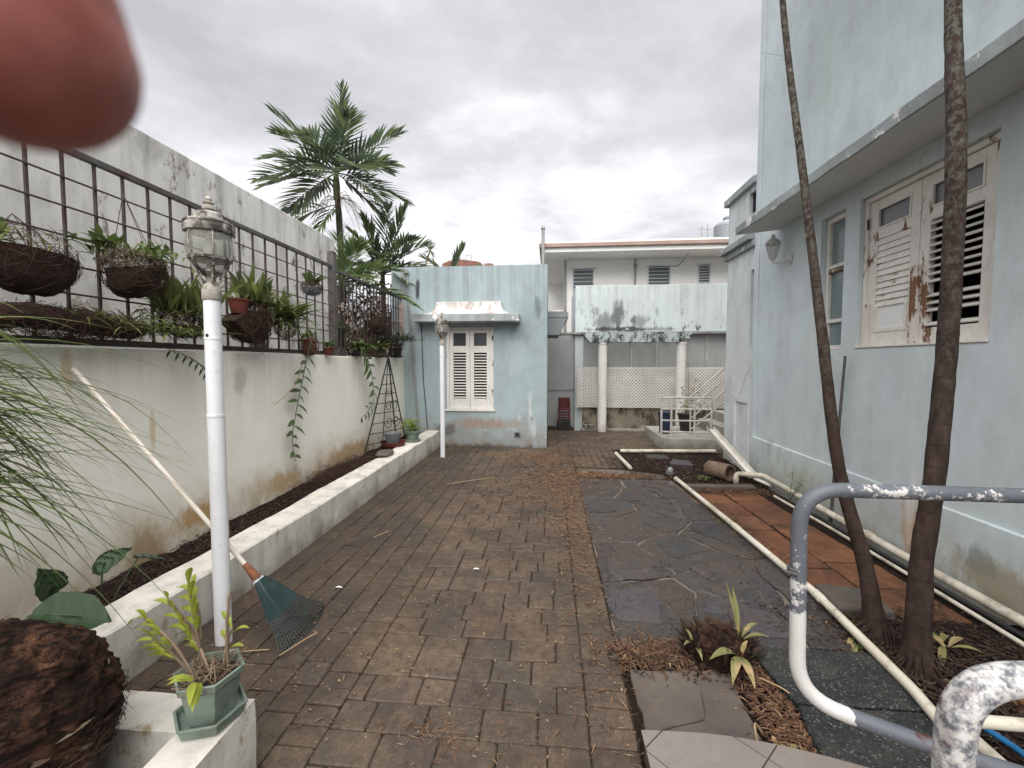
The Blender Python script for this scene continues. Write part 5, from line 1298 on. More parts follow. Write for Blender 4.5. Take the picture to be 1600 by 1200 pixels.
M().lathe([(0.10,0.2),(0.125,0.55),(0.135,0.555),(0.135,0.575)], 16, (2.12,8.0,0)).obj('tub', MT['plastic_blue'], t)
M().lathe([(0.138,0.575),(0.138,0.59),(0.1,0.605)], 16, (2.12,8.0,0)).obj('lid', MT['plastic_blue'], t)
for k, (x_, r_) in enumerate(((0.80,0.05),(0.92,0.06))):
    tag(M().lathe([(r_*0.75,0.02),(r_,0.10),(r_*1.1,0.105),(r_*1.08,0.12),(r_*0.9,0.115)], 12, (x_,9.55,0)).obj('small_pot', MT['concrete'], org=(x_,9.55,0.02)), ('tiny grey pot on the porch step left of the first column', 'small grey pot close beside the first white column')[k], 'pot')
t = thing('potted_shrub', 'dark pot with a thin leafy shrub on the stair platform', 'potted plant', (2.62,8.35,0.2))
M().lathe([(0.12,0.2),(0.17,0.5),(0.185,0.505),(0.185,0.53),(0.15,0.53)], 16, (2.62,8.35,0)).obj('pot', MT['plastic_black'], t)
pm = M(); q = random.Random(4)
for k in range(120):
    p = V((2.62+q.gauss(0.06,.16), 8.35+q.gauss(0,.12), 0.55+abs(q.gauss(0.15,.18)))); pm.leaf(p, (q.uniform(-1,1),q.uniform(-1,1),q.uniform(-.2,1)), q.uniform(.06,.14), .03, .4, 3)
tag(pm.obj('foliage', MT['leaf_vine'], t), kind='stuff')
M().tube([(2.62,8.35,0.5),(2.64,8.34,1.0),(2.6,8.3,1.5)], 0.006, 5).tube([(2.62,8.35,0.5),(2.72,8.34,0.9),(2.75,8.3,1.2)], 0.006, 5).obj('stem', MT['twig'], t)

# ---------------------------------------------------------------- black iron obelisk and the pots on the bed
t = thing('iron_obelisk', 'black iron obelisk trellis with scrolls standing in the planting bed', 'trellis', (-2.45,6.2,0.2))
top = V((-2.46,6.25,1.60)); feet = [V((-2.58,5.62,0.2)), V((-2.26,6.45,0.2)), V((-2.58,6.85,0.2)), V((-2.5,6.05,0.2))]
for f_ in feet[:3]: M().tube([f_, top], 0.011, 8).obj('leg', MT['black_iron'], t)
M().tube([feet[3], top+V((0,0,-0.02))], 0.007, 6).obj('inner_rod', MT['black_iron'], t)
M().tube([top, top+V((0,0,0.1))], [0.009,0.003], 6).obj('spike', MT['black_iron'], t)
for k in range(9):
    f = 0.10+0.1*k; P = [p.lerp(top, f) for p in feet[:3]]
    M().tube([P[0],P[1]], 0.006, 6).obj('cross_bar', MT['black_iron'], t)
    if k % 2 == 0: M().tube([P[1],P[2]], 0.005, 6).obj('cross_bar', MT['black_iron'], t)
def scroll(c, r_, turn, flip):
    m = M(); pts = []
    for k in range(22):
        a = k*0.42*flip+turn; rr_ = r_*(1-k/26); pts.append(c+V((0.28*math.cos(a)*rr_, math.cos(a)*rr_, math.sin(a)*rr_)))
    return m.tube(pts, 0.0055, 5)
for c, r_, tn, fl in (((-2.4,6.1,0.85),.09,0,1),((-2.38,6.25,0.85),.09,3.1,-1),((-2.4,6.08,0.62),.10,3,1),((-2.36,6.28,0.62),.10,0,-1),((-2.42,6.17,1.05),.07,1.5,1)):
    scroll(V(c), r_, tn, fl).obj('scroll', MT['black_iron'], t)
t = thing('clay_tray', 'shallow red clay dish on the kerb in front of the obelisk', 'dish', (-2.26,5.95,0.29))
M().lathe([(0.09,0.285),(0.16,0.29),(0.185,0.345),(0.19,0.35),(0.178,0.35),(0.155,0.305)], 22, (-2.3,5.98,0)).obj('dish', MT['clay_red'], t, smooth=False)
tag(M().lathe([(0.085,0.306),(0.125,0.46),(0.132,0.462),(0.132,0.475),(0.118,0.47),(0.10,0.44)], 18, (-2.31,5.99,0), wob=lambda a, z: 0.03*math.sin(12*a)).obj('fluted_pot', MT['plastic_grey'], org=(-2.31,5.99,0.3)), 'grey fluted pot standing in the red clay dish', 'pot')
t = thing('potted_plant', 'round sage green pot with a yellow-green bushy plant on the far kerb', 'potted plant', (-2.13,6.35,0.285))
M().lathe([(0.10,0.285),(0.125,0.29),(0.125,0.31),(0.085,0.315),(0.10,0.42),(0.118,0.425),(0.118,0.455),(0.1,0.455),(0.09,0.43)], 20, (-2.13,6.35,0)).obj('pot', MT['plastic_green'], t)
pm = M(); q = random.Random(14)
for k in range(230):
    a = q.uniform(0,2*PI); p = V((-2.16+q.gauss(0,.07), 6.38+q.gauss(0,.09), 0.45+q.uniform(0,.16))); pm.leaf(p, (math.cos(a)*.8,math.sin(a)*.8,q.uniform(.1,1.2)), q.uniform(.07,.15), .018, .5, 3)
tag(pm.obj('foliage', MT['leaf_bright'], t), kind='stuff')

# ---------------------------------------------------------------- sage green pot with a leggy orchid, foreground
t = thing('potted_orchid', 'sage green six-sided pot and saucer with a leggy yellow-green orchid', 'potted plant', (-1.115,1.25,0.32))
cx, cy = -1.118, 1.252
M().lathe([(0.075,0.322),(0.098,0.326),(0.106,0.355),(0.110,0.357),(0.110,0.364),(0.101,0.364),(0.095,0.343)], 6, (cx,cy,0), a0=0.32).obj('saucer', MT['plastic_green'], t, bevel=0.002)
M().lathe([(0.070,0.344),(0.093,0.465),(0.102,0.467),(0.106,0.49),(0.098,0.492),(0.092,0.48),(0.085,0.46)], 6, (cx,cy,0), a0=0.32).obj('pot', MT['plastic_green'], t, bevel=0.002)
M().lathe([(0.0,0.465),(0.05,0.47),(0.086,0.462)], 12, (cx,cy,0), cap=False).obj('potting_bark', MT['mulch'], t)
q = random.Random(21); pm = M(); cm = M()
canes = [((-0.03,0.01),(-0.09,0.05,0.26),9),((-0.05,-0.01),(-0.19,0.02,0.17),8),((-0.02,-0.03),(-0.12,-0.03,0.15),9),((0.0,0.0),(-0.14,0.06,0.11),8),((0.03,0.02),(0.02,0.02,0.13),4),((-0.06,0.02),(-0.10,0.1,0.2),7),((0.04,0.03),(-0.03,0.05,0.22),0),((0.05,0.02),(0.0,0.02,0.26),0),((0.02,-0.04),(0.01,-0.06,0.05),6),((-0.04,0.03),(-0.13,0.0,0.22),7)]
for (b0, d_, nl) in canes:
    p0 = V((cx+b0[0], cy+b0[1], 0.475)); p1 = p0+V(d_)
    mid = p0.lerp(p1, .5)+V((q.uniform(-.012,.012),q.uniform(-.012,.012),.012))
    sp_ = spline([p0,mid,p1], 6); cm.tube(sp_, [0.0042+0.001*math.sin(i*1.9) for i in range(len(sp_))], 6)
    dr = (p1-p0).normalized()
    for k in range(nl):
        f = 0.45+0.55*k/max(1,nl-1); pp = p0.lerp(p1, f); sgn = 1 if k % 2 else -1
        sdv = dr.cross(V((0.3,1,0.2))).normalized()*sgn
        L = q.uniform(.08,.125); M().leaf(pp, dr*0.9+sdv*0.7+V((-.15,0,q.uniform(-.2,.2))), L, .023, .45, 6, 0.35, .5).obj('leaf', MT['leaf_bright'], t)
cm.obj('canes', MT['roots'], t)
rt_ = M()
for k in range(60):
    a = q.uniform(0,2*PI); r0 = q.uniform(0,.08); p = V((cx+r0*math.cos(a),cy+r0*math.sin(a),.475)); rt_.tube([p, p+V((q.gauss(0,.025),q.gauss(0,.025),q.uniform(.01,.04))), p+V((q.gauss(0,.05),q.gauss(0,.05),q.uniform(-.005,.03)))], 0.0014, 4)
tag(rt_.obj('roots', MT['roots'], t), kind='stuff')

# ---------------------------------------------------------------- shaggy bark ball in its black tub
t = thing('bark_ball', 'large shaggy brown bark root ball in a dark tub, lower left corner', 'root ball', (-1.5,0.92,0.02))
C0 = V((-1.51,0.93,0.46))
M().lathe([(0.19,0.04),(0.245,0.44),(0.26,0.445),(0.26,0.475),(0.235,0.475),(0.22,0.42)], 32, (C0.x,C0.y,0)).obj('tub', MT['plastic_black'], t, smooth=False)
bm = bmesh.new(); bmesh.ops.create_uvsphere(bm, u_segments=160, v_segments=110, radius=1)
for v in bm.verts:
    p = v.co.copy()
    ridg = noise.noise(V((p.x*2.2,p.y*2.2,p.z*9)))*0.035 + noise.noise(V((p.x*7,p.y*7,p.z*22)))*0.028 + noise.noise(p*1.7)*0.05 + noise.noise(p*30)*0.012
    w_ = p.z*0.8+p.x*0.45-p.y*0.35; vd = noise.voronoi(V((p.x*1.7+.6*noise.noise(p*4), p.y*1.7, w_*4.2+.9*noise.noise(p*2.3+V((5,0,0))))))[0]
    d = 1+ridg+0.045*min(1.0, (vd[1]-vd[0])*3.2)-0.02+0.018*noise.noise(V((p.x*12,p.y*12,p.z*12)))
    rim = max(0, 1-abs(p.z+0.05)/0.16)*0.06
    v.co = V((p.x*(0.285)*(d+rim), p.y*0.285*(d+rim), p.z*(0.30 if p.z > 0 else 0.09)*d))
me = bpy.data.meshes.new('bark_mass'); bm.to_mesh(me); bm.free(); me.materials.append(MT['husk']); me.shade_smooth()
o = bpy.data.objects.new('bark_mass', me); col.objects.link(o); o.parent = t; o.location = C0+V((0,0,0.03))-t.location; o.rotation_euler = (R(-4), R(9), R(20))
fm = M(); q = random.Random(31)
for k in range(1300):                                   # loose fibres along the lower rim and over the bark
    a = q.uniform(0, 2*PI); rim = q.random() < 0.9
    if rim:
        zz0 = q.gauss(0.015, .02); r0 = 0.275+q.gauss(0,.012)
    else:
        th = q.uniform(0.1, 1.3); zz0 = 0.29*math.sin(th); r0 = 0.285*math.cos(th)+0.004
    p = C0+V((r0*math.cos(a), r0*math.sin(a), zz0+0.02 - (r0*math.cos(a))*0.155))
    tdir = V((-math.sin(a), math.cos(a), q.uniform(-.3,.25)))*q.choice([-1,1]); outw = V((math.cos(a), math.sin(a), 0))
    L = q.uniform(.03,.10)
    fm.tube([p, p+tdir*L*.5+outw*q.uniform(0,.012), p+tdir*L+outw*q.uniform(-.01,.022)+V((0,0,q.gauss(0,.012)))], [0.0013,0.001,0.0004], 3, cap=False)
tag(fm.obj('loose_fibres', MT['fibre_strand'], t), kind='stuff')
fl = M()
for k in range(34):                                     # pale flaking strips of bark
    a = q.uniform(-2.4, 1.6); th = q.uniform(0.12, 1.2); n_ = V((math.cos(a)*math.cos(th), math.sin(a)*math.cos(th), math.sin(th)))
    p = C0+V((0.292*n_.x, 0.292*n_.y, 0.03+0.305*n_.z-0.292*n_.x*0.155)); tdir = V((-math.sin(a),math.cos(a),q.uniform(-.5,.1))).normalized()
    fl.leaf(p-n_*0.003, tdir, q.uniform(.03,.09), q.uniform(.006,.016), 0.05, 3, 0.2, up=n_)
tag(fl.obj('bark_flakes', MT['roots'], t), kind='stuff')

# ---------------------------------------------------------------- two bare palm trunks in front of the house
def palm_trunk(label, pts, rads, seed):
    t = thing('palm_tree', label, 'palm tree', (pts[0][0], pts[0][1], 0), 'slender bare palm trunks by the house')
    P = spline(pts, 22); n_ = len(P); k = len(rads)-1
    m = M(); nn = 18
    for i, p in enumerate(P):
        f = i/(n_-1)*k; a = min(int(f), k-1); r_ = rads[a]+(rads[a+1]-rads[a])*(f-a)
        tdir = (P[min(i+1,n_-1)]-P[max(i-1,0)]).normalized(); u_ = V((1,0,0)); u_ = (u_-tdir*u_.dot(tdir)).normalized(); s_ = tdir.cross(u_)
        rg = 1+0.006*math.sin(p.z*55+seed)
        for j in range(nn):
            an = 2*PI*j/nn; d = u_*math.cos(an)+s_*math.sin(an)
            q = 1+0.08*noise.noise(V((d.x*1.5+seed, d.y*1.5, p.z*7)))+0.05*noise.noise(V((d.x*4+seed, d.y*4, p.z*25)))
            flare = 1+0.75*max(0, 1-p.z/0.16)**1.5*(0.5+0.5*noise.noise(V((d.x*2,d.y*2,seed))))
            m.v.append(p+d*r_*rg*q*flare)
    for i in range(n_-1):
        for j in range(nn): m.f.append((i*nn+j, i*nn+(j+1)%nn, (i+1)*nn+(j+1)%nn, (i+1)*nn+j))
    m.f.append(tuple((n_-1)*nn+j for j in range(nn)))
    m.obj('trunk', MT['trunk'], t, smooth=True)
    rr = random.Random(int(seed*10)); rm = M(); b0 = V((pts[0][0], pts[0][1], 0))
    for k in range(46):
        a = rr.uniform(0, 2*PI); d = V((math.cos(a), math.sin(a), 0)); L = rr.uniform(.03, .11); r0 = rads[0]*rr.uniform(.75, 1.0)
        rm.tube([b0+d*r0+V((0,0,rr.uniform(.03,.10))), b0+d*(r0+L*.45)+V((0,0,rr.uniform(.01,.04))), b0+d*(r0+L)+V((rr.gauss(0,.01),rr.gauss(0,.01),-.02))], [.005,.005,.003], 5)
    rm.obj('roots', MT['trunk'], t, smooth=True)
    return t, P[-1]
def frond(p, d, L, nl, W, ll, droop, rr, mat, parent, curl=0.35, vshape=0.5, name='frond'):
    """a feather frond: arched midrib with paired leaflets"""
    d = V(d).normalized(); m = M()
    pts = []
    for k in range(13):
        t = k/12; pts.append(V(p)+d*(L*t)+V((0,0,-droop*L*t*t)))
    m.tube(pts, [0.012*(1-0.8*k/12)*L/1.5+0.002 for k in range(13)], 5)
    for k in range(nl):
        t = 0.16+0.84*k/(nl-1); f = t*12; i = min(int(f), 11); c = pts[i].lerp(pts[i+1], f-i); tg = (pts[i+1]-pts[i]).normalized()
        sd = tg.cross(V((0,0,1)))
        if sd.length < 0.1: sd = tg.orthogonal()
        sd.normalize(); up = sd.cross(tg)
        l_ = ll*(0.55+0.45*math.sin(PI*min(1,t*1.02)))*(1 if t < 0.85 else 0.75)*rr.uniform(.88,1.1)
        for s_ in (-1, 1):
            if rr.random() < 0.03: continue
            ld = sd*s_*(1.0-0.45*t)+tg*(0.35+0.85*t)+up*(vshape*rr.uniform(.5,1.2))
            m.leaf(c, ld, l_, W*rr.uniform(.8,1.15), curl*rr.uniform(.5,1.5), 3, 0.3, 0.35, twist=rr.uniform(-.45,.45), tip=0.12)
    return m.obj(name, mat, parent)
q = random.Random(44)
tA, topA = palm_trunk('slender leaning palm trunk nearer the long pipe, in front of the narrow window', [(1.80,2.42,-0.08),(1.775,2.5,0.35),(1.70,2.64,0.9),(1.70,2.85,1.75),(1.73,3.14,2.75),(1.765,3.55,4.2),(1.80,3.9,6.0)], [0.058,0.038,0.033,0.029,0.025,0.021,0.019], 1.3)
tB, topB = palm_trunk('thicker lichen-spotted palm trunk in front of the shutter window', [(1.805,2.18,-0.06),(1.86,2.25,0.5),(1.915,2.27,0.92),(1.98,2.31,1.72),(2.00,2.34,2.5),(2.03,2.41,3.0),(2.06,2.47,3.36),(2.16,2.62,4.4),(2.3,2.8,6.0)], [0.06,0.046,0.043,0.041,0.039,0.036,0.034,0.032,0.03], 6.1)
for tt_, tp in ((tA, topA), (tB, topB)):
    for k in range(9):
        a = 2*PI*k/9+q.uniform(-.2,.2); frond(tp-V((0,0,0.05)), (math.cos(a),math.sin(a),q.uniform(.3,1.0)), q.uniform(1.3,1.7), 22, .045, .42, .45, q, MT['leaf_palm'], tt_)

# ---------------------------------------------------------------- palms beyond the fence
pt = thing('feather_palm', 'tall feather palm rising above the neighbour wall', 'palm tree', (-3.72,7.25,0))
tr = spline([(-3.74,7.25,-0.1),(-3.70,7.25,1.8),(-3.68,7.25,3.2),(-3.74,7.25,4.55)], 8)
M().tube(tr, [0.085-0.04*i/(len(tr)-1) for i in range(len(tr))], 12).obj('trunk', MT['palm_trunk'], pt, smooth=True)
M().tube([(-3.74,7.25,4.35),(-3.745,7.25,4.6),(-3.75,7.25,4.9)], [0.055,0.06,0.03], 10).obj('crownshaft', MT['leaf_palm_pale'], pt, smooth=True)
q = random.Random(9); tp = V((-3.745,7.25,4.82))
for (dx, dy, dz, L, dr) in ((0.02,0.1,1.0,1.55,.02),(-0.75,-0.1,0.85,1.6,.16),(0.75,0.1,0.55,1.35,.10),(0.45,-0.5,0.75,1.25,.35),(-0.35,0.5,0.8,1.3,.3),(-0.9,-0.25,0.10,1.25,.36),(-0.75,0.3,-0.15,1.2,.30),(0.9,0.2,-0.12,1.2,.3),(0.6,-0.55,0.05,1.15,.5),(-0.4,-0.7,0.2,1.2,.55),(-0.5,-0.35,0.55,1.2,.42),(0.3,0.7,0.2,1.2,.5),(0.7,-0.1,0.25,1.15,.4),(-0.1,-0.6,0.5,1.1,.6),(0.55,0.3,-0.4,1.0,.25),(-0.65,-0.5,-0.1,1.1,.4),(-0.15,0.4,0.9,1.2,.22),(0.35,-0.3,0.95,1.15,.3),(-0.55,0.1,0.35,1.2,.5),(0.5,0.5,0.5,1.2,.45),(0.25,-0.8,-0.1,1.0,.5),(-0.95,0.1,-0.35,1.05,.25)):
    frond(tp, (dx,dy,dz), L, 18, .06, .5, dr*.75, q, MT['leaf_palm'], pt, 0.10, 0.25)
for (dx, dy, dz, L) in ((-0.6,-0.3,-0.2,.9),(-0.2,-0.4,-0.5,.8)):
    frond(tp-V((0,0,.55)), (dx,dy,dz), L, 20, .045, .4, .3, q, MT['leaf_palm_pale'], pt, 0.3, 0.3)
dd_ = M()
for k in range(28):
    a = q.uniform(0,2*PI); p = tp-V((0,0,.45)); dd_.tube(spline([p, p+V((math.cos(a)*.2,math.sin(a)*.2,q.uniform(-.1,.1))), p+V((math.cos(a)*.4,math.sin(a)*.4,q.uniform(-.5,-.1)))],3), 0.004, 4)
dd_.obj('flower_stalk', MT['twig'], pt)
def small_palm(label, base, tp, specs, seed, mat='leaf_palm'):
    t = thing('feather_palm', label, 'palm tree', base); rr = random.Random(seed)
    M().tube(spline([base, V(base).lerp(V(tp),.5)+V((.02,.02,0)), tp], 5), 0.045, 10).obj('trunk', MT['palm_trunk'], t, smooth=True)
    for (dx,dy,dz,L,dr) in specs: frond(tp, (dx,dy,dz), L*1.1, 18, .06, .48, dr*.8, rr, MT[mat], t, 0.12, 0.25)
    return t
small_palm('lower bushy palm between the tall palm and the small house', (-3.35,8.2,-0.1), (-3.32,8.2,3.25), [(0.15,-.1,1.0,1.25,.1),(-0.25,-.2,1.0,1.1,.15),(0.55,-.3,0.6,1.1,.3),(0.35,0,1.0,1.35,.12),(0.75,0.1,0.8,1.2,.35),(-0.5,0,0.9,1.2,.3),(0.95,-.2,0.3,1.15,.4),(-0.8,-.2,0.4,1.1,.4),(0.3,-.7,0.5,1.0,.5),(-0.2,-.8,0.3,1.0,.55),(1,.1,0.02,1.0,.3),(-.9,.3,0.0,1.0,.4),(.5,.6,.5,1.1,.4),(.6,-.6,.1,1.0,.5),(-.5,-.6,.05,.9,.45)], 6)
small_palm('small palm with drooping fronds touching the fence by the corner post', (-3.5,6.6,-0.1), (-3.4,6.6,2.75), [(0.7,0.1,0.5,1.0,.45),(-0.1,.2,1.0,.9,.2),(0.6,-.5,0.3,.9,.5),(0.9,0.3,0.15,1.1,.5),(-.5,0,.6,.8,.4),(.3,.5,.6,.9,.4),(0.5,-.2,.9,.8,.3)], 16, 'leaf_palm_pale')
small_palm('low palm whose fronds lie over the roof corner of the small house', (-2.6,11.0,-0.1), (-2.65,11.0,3.6), [(0.7,0,0.5,1.2,.4),(0.3,0,0.9,1.1,.25),(-0.5,0,0.7,1.1,.35),(0.95,-.1,0.15,1.1,.35),(-.9,-.2,.2,1.1,.4),(.1,-.7,.4,1,.5)], 26)
t = thing('spiky_plant', 'spiky rosette on a thin stem above the small house roof', 'plant', (-2.45,8.9,3.1))
M().tube([(-2.85,9.2,2.9),(-2.78,9.2,3.5),(-2.64,9.2,3.97)], 0.014, 6).obj('stem', MT['twig'], t)
m = M(); q = random.Random(3)
for k in range(46):
    d = V((q.gauss(0,1),q.gauss(0,1),q.gauss(.25,1))).normalized(); m.leaf((-2.64,9.2,3.97), d, q.uniform(.24,.36), .022, .15, 3, .2, .3)
m.obj('rosette', MT['leaf_palm'], t)
# dark shrubbery seen through the far fence
def shrub(name, label, c, r3, n_, L, W, mat, seed, stems=6):
    t = thing(name, label, 'shrub', (c[0],c[1],0)); rr = random.Random(seed); m = M()
    for k in range(n_):
        v = V((rr.gauss(0,1),rr.gauss(0,1),rr.gauss(0,1))).normalized()*rr.random()**.4
        p = V((c[0]+v.x*r3[0], c[1]+v.y*r3[1], c[2]+v.z*r3[2]))
        if noise.noise(p*3.1+V((seed,0,0))) < -0.18: continue
        m.leaf(p, (v.x+rr.uniform(-.7,.7), v.y+rr.uniform(-.7,.7), v.z+rr.uniform(-.5,.5)), L*rr.uniform(.6,1.3), W*rr.uniform(.7,1.2), .4, 3, .3)
    tag(m.obj('foliage', MT[mat], t), kind='stuff')
    s_ = M()
    for k in range(stems):
        a = rr.uniform(0,2*PI); s_.tube(spline([(c[0]+.05*math.cos(a),c[1]+.05*math.sin(a),-.1),(c[0]+.1*math.cos(a),c[1]+.1*math.sin(a),c[2]*.5),(c[0]+r3[0]*.6*math.cos(a),c[1]+r3[1]*.6*math.sin(a),c[2]+r3[2]*.3)],4), 0.018, 6)
    s_.obj('stem', MT['twig'], t)
    return t
shrub('red_shrub', 'dark red-brown leafy shrub behind the denser fence', (-3.35,7.7,1.95), (.5,.55,.75), 1500, .13, .045, 'leaf_red', 4)
shrub('green_shrub', 'dark green shrub behind the denser fence below the palms', (-3.6,8.4,2.4), (.8,.5,.75), 1500, .16, .05, 'leaf_dark', 7)
shrub('green_shrub', 'dark green leafy mass behind the corner post of the fence', (-4.2,7.9,2.3), (.5,.5,.9), 900, .16, .05, 'leaf_dark', 8)
struct(M().box(-6.5,-4.9,9.3,14,-0.1,2.9).obj('neighbour_shed', MT['far_white']))

# ---------------------------------------------------------------- plants hung on and set along the fence
def fibre_mass(m, c, r3, n_, L, rr, low=-1.0, r_=0.0016, spread=1.0):
    for k in range(n_):
        v = V((rr.gauss(0,1),rr.gauss(0,1),rr.gauss(0,1))).normalized()
        if v.z < low: v.z = low
        p = V(c)+V((v.x*r3[0],v.y*r3[1],v.z*r3[2])); tg = v.cross(V((rr.gauss(0,1),rr.gauss(0,1),rr.gauss(0,1)))).normalized()
        l = L*rr.uniform(.5,1.4)
        m.tube([p-tg*l*.5, p+v*l*.12*spread, p+tg*l*.5+v*l*.2*rr.uniform(-.3,1)*spread], [r_,r_,r_*.5], 3, cap=False)
def bowl(m, c, rx, ry, h, n=26, rows=9, k=0.05, seed=0, tilt=(0,0)):
    """open basket bowl, rim at c"""
    b = len(m.v); c = V(c)
    for i in range(rows+1):
        t = i/rows; a = t*PI/2
        for j in range(n):
            an = 2*PI*j/n; w = 1+k*noise.noise(V((math.cos(an)*2+seed, math.sin(an)*2, t*3)))*2
            x_, y_, z_ = rx*math.cos(a)**.75*math.cos(an)*w, ry*math.cos(a)**.75*math.sin(an)*w, -h*math.sin(a)*w
            m.v.append(c+V((x_, y_, z_+tilt[0]*x_+tilt[1]*y_)))
    for i in range(rows):
        for j in range(n): m.f.append((b+i*n+j, b+(i+1)*n+j, b+(i+1)*n+(j+1)%n, b+i*n+(j+1)%n))
    cc = len(m.v); m.v.append(c+V((0,0,-0.015)))
    for j in range(n): m.f.append((b+j, b+(j+1)%n, cc))
    return m
def hang(t, hook, rim):
    for p in rim: M().tube([hook, p], 0.0028, 4).obj('wire', MT['iron_dark'], t)
def leafy(m, c, n_, L, W, rr, upk=1.0, sp=0.1, droop=.3, flat=1.0, segs=4, lean=(0,0)):
    for k in range(n_):
        a = rr.uniform(0,2*PI); p = V(c)+V((rr.gauss(0,sp)*flat,rr.gauss(0,sp),rr.uniform(0,.03)))
        m.leaf(p, (math.cos(a)*.7*flat+lean[0], math.sin(a)*.7+lean[1], upk*rr.uniform(.3,1.3)), L*rr.uniform(.6,1.2), W*rr.uniform(.7,1.2), droop*rr.uniform(.4,1.6), segs, .35)
q = random.Random(70)
HX = -2.52
# 1 big brown basket
t = thing('hanging_basket', 'wide brown fibre hanging basket at the left edge, ragged and almost bare', 'hanging basket', (HX,1.87,1.85))
bowl(M(), (HX,1.85,2.035), .13,.19,.20, seed=1, tilt=(0,-.06)).obj('bowl', MT['fibre'], t)
m = M(); fibre_mass(m, (HX,1.85,2.0), (.13,.195,.16), 260, .10, q, -.9); fibre_mass(m, (HX,1.85,2.02), (.13,.19,.01), 120, .10, q, spread=.5); tag(m.obj('fibres', MT['fibre_strand'], t), kind='stuff')
hang(t, (HX,1.80,2.20), [(HX,1.70,2.06),(HX+.1,1.82,2.05),(HX,2.04,2.03)])
m = M(); leafy(m, (HX+.03,1.66,2.05), 40, .12, .034, q, 1.0, .05); leafy(m, (HX+.03,1.85,2.05), 12, .1, .012, q, 1.0, .1); tag(m.obj('leaves', MT['leaf_orchid'], t), kind='stuff')
M().leaf((HX+.02,1.93,2.04), (0,.1,1), .07, .02, .1).obj('cut_stem', MT['leaf_pale'], t)
# 2 slanted basket with leafy top
t = thing('hanging_basket', 'tilted dark basket with a mop of roots and small green leaves on top', 'hanging basket', (HX,2.38,1.9))
bowl(M(), (HX,2.39,2.09), .115,.165,.19, seed=3, tilt=(0,.28)).obj('bowl', MT['fibre'], t)
m = M(); fibre_mass(m, (HX,2.39,2.03), (.125,.17,.13), 300, .1, q, -.8, spread=1.2); tag(m.obj('fibres', MT['fibre_strand'], t), kind='stuff')
m = M(); fibre_mass(m, (HX,2.38,2.1), (.11,.16,.06), 260, .13, q, -.3, spread=1.6); tag(m.obj('roots', MT['roots'], t), kind='stuff')
m = M(); leafy(m, (HX,2.38,2.12), 90, .105, .028, q, .9, .1, .4); leafy(m, (HX,2.22,2.15), 40, .12, .03, q, .8, .05, .3, lean=(0,-.6)); leafy(m, (HX,2.5,2.17), 46, .11, .028, q, 1.3, .05)
tag(m.obj('leaves', MT['leaf_vine'], t), kind='stuff')
hang(t, (HX,2.33,2.50), [(HX,2.24,2.06),(HX+.1,2.4,2.1),(HX,2.52,2.14)])
# 3 grassy orchid clump behind the near lamp
t = thing('orchid_clump', 'clump of upright strap-leaved orchids on the fence left of the near lamp', 'orchid', (HX,2.72,1.7))
m = M(); leafy(m, (HX,2.72,1.83), 210, .30, .026, q, 1.7, .08, .25); leafy(m, (HX,2.7,1.8), 60, .2, .02, q, .4, .1, .5); tag(m.obj('leaves', MT['leaf_orchid'], t), kind='stuff')
m = M(); fibre_mass(m, (HX,2.72,1.78), (.07,.16,.09), 420, .13, q); tag(m.obj('roots', MT['fibre_strand'], t), kind='stuff')
M().box(HX-.07,HX+.03,2.58,2.86,1.70,1.76).obj('mount', MT['fibre'], t)
# 4 long dead-fibre trough
t = thing('fibre_trough', 'long dry brown fibre trough lying on the foot of the fence', 'trough', (HX,2.05,1.65))
m = M().tube(spline([(HX,1.62,1.70),(HX,1.85,1.73),(HX,2.1,1.71),(HX,2.4,1.69)],5), [.05,.06,.065,.06,.06,.065,.06,.06,.055,.06,.055,.06,.05,.055,.05,.03], 10).obj('husk', MT['fibre'], t, smooth=True)
m = M(); fibre_mass(m, (HX,2.0,1.71), (.07,.42,.06), 700, .13, q); tag(m.obj('fibres', MT['fibre_strand'], t), kind='stuff')
t = thing('strap_plant', 'sprawling thin green straps spilling over the fence foot beside the trough', 'plant', (HX,2.48,1.65))
m = M(); leafy(m, (HX,2.5,1.68), 190, .2, .014, q, .5, .16, .5); leafy(m, (HX,2.2,1.72), 60, .16, .012, q, .6, .15, .5); tag(m.obj('leaves', MT['leaf_orchid'], t), kind='stuff')
M().tube([(HX-.03+.0*k, 2.45+.04*math.cos(k*.7)*2, 1.76+.04*math.sin(k*.7)*2) for k in range(10)], .003, 4).obj('wire_ring', MT['iron_dark'], t)
# 5 red-brown pot over a black wedge, with strap leaves
t = thing('hanging_planter', 'brick-red pot above a black wedge of roots with long strap leaves', 'hanging planter', (HX,3.32,1.68))
M().lathe([(.055,1.90),(.075,2.0),(.082,2.003),(.082,2.018),(.068,2.015)], 16, (HX,3.24,0)).obj('pot', MT['clay_red'], t)
m = M(); P = [(3.10,1.83),(3.30,1.69),(3.44,1.665),(3.50,1.78),(3.46,1.95),(3.22,1.9)]
m.add([(HX-.07,p[0],p[1]) for p in P]+[(HX+.07,p[0],p[1]) for p in P], [tuple(range(6)),tuple(reversed(range(6,12)))]+[(i,i+6,(i+1)%6+6,(i+1)%6) for i in range(6)]); m.obj('wedge', MT['fibre'], t)
m = M(); fibre_mass(m, (HX,3.42,1.85), (.10,.14,.16), 620, .14, q); fibre_mass(m, (HX,3.3,1.78), (.09,.14,.10), 300, .1, q); tag(m.obj('roots', MT['fibre_strand'], t), kind='stuff')
m = M(); leafy(m, (HX,3.36,2.0), 56, .33, .046, q, 1.6, .06, .25, segs=5); leafy(m, (HX,3.5,1.98), 110, .28, .026, q, .8, .1, .4, lean=(0,.5)); tag(m.obj('leaves', MT['leaf_orchid'], t), kind='stuff')
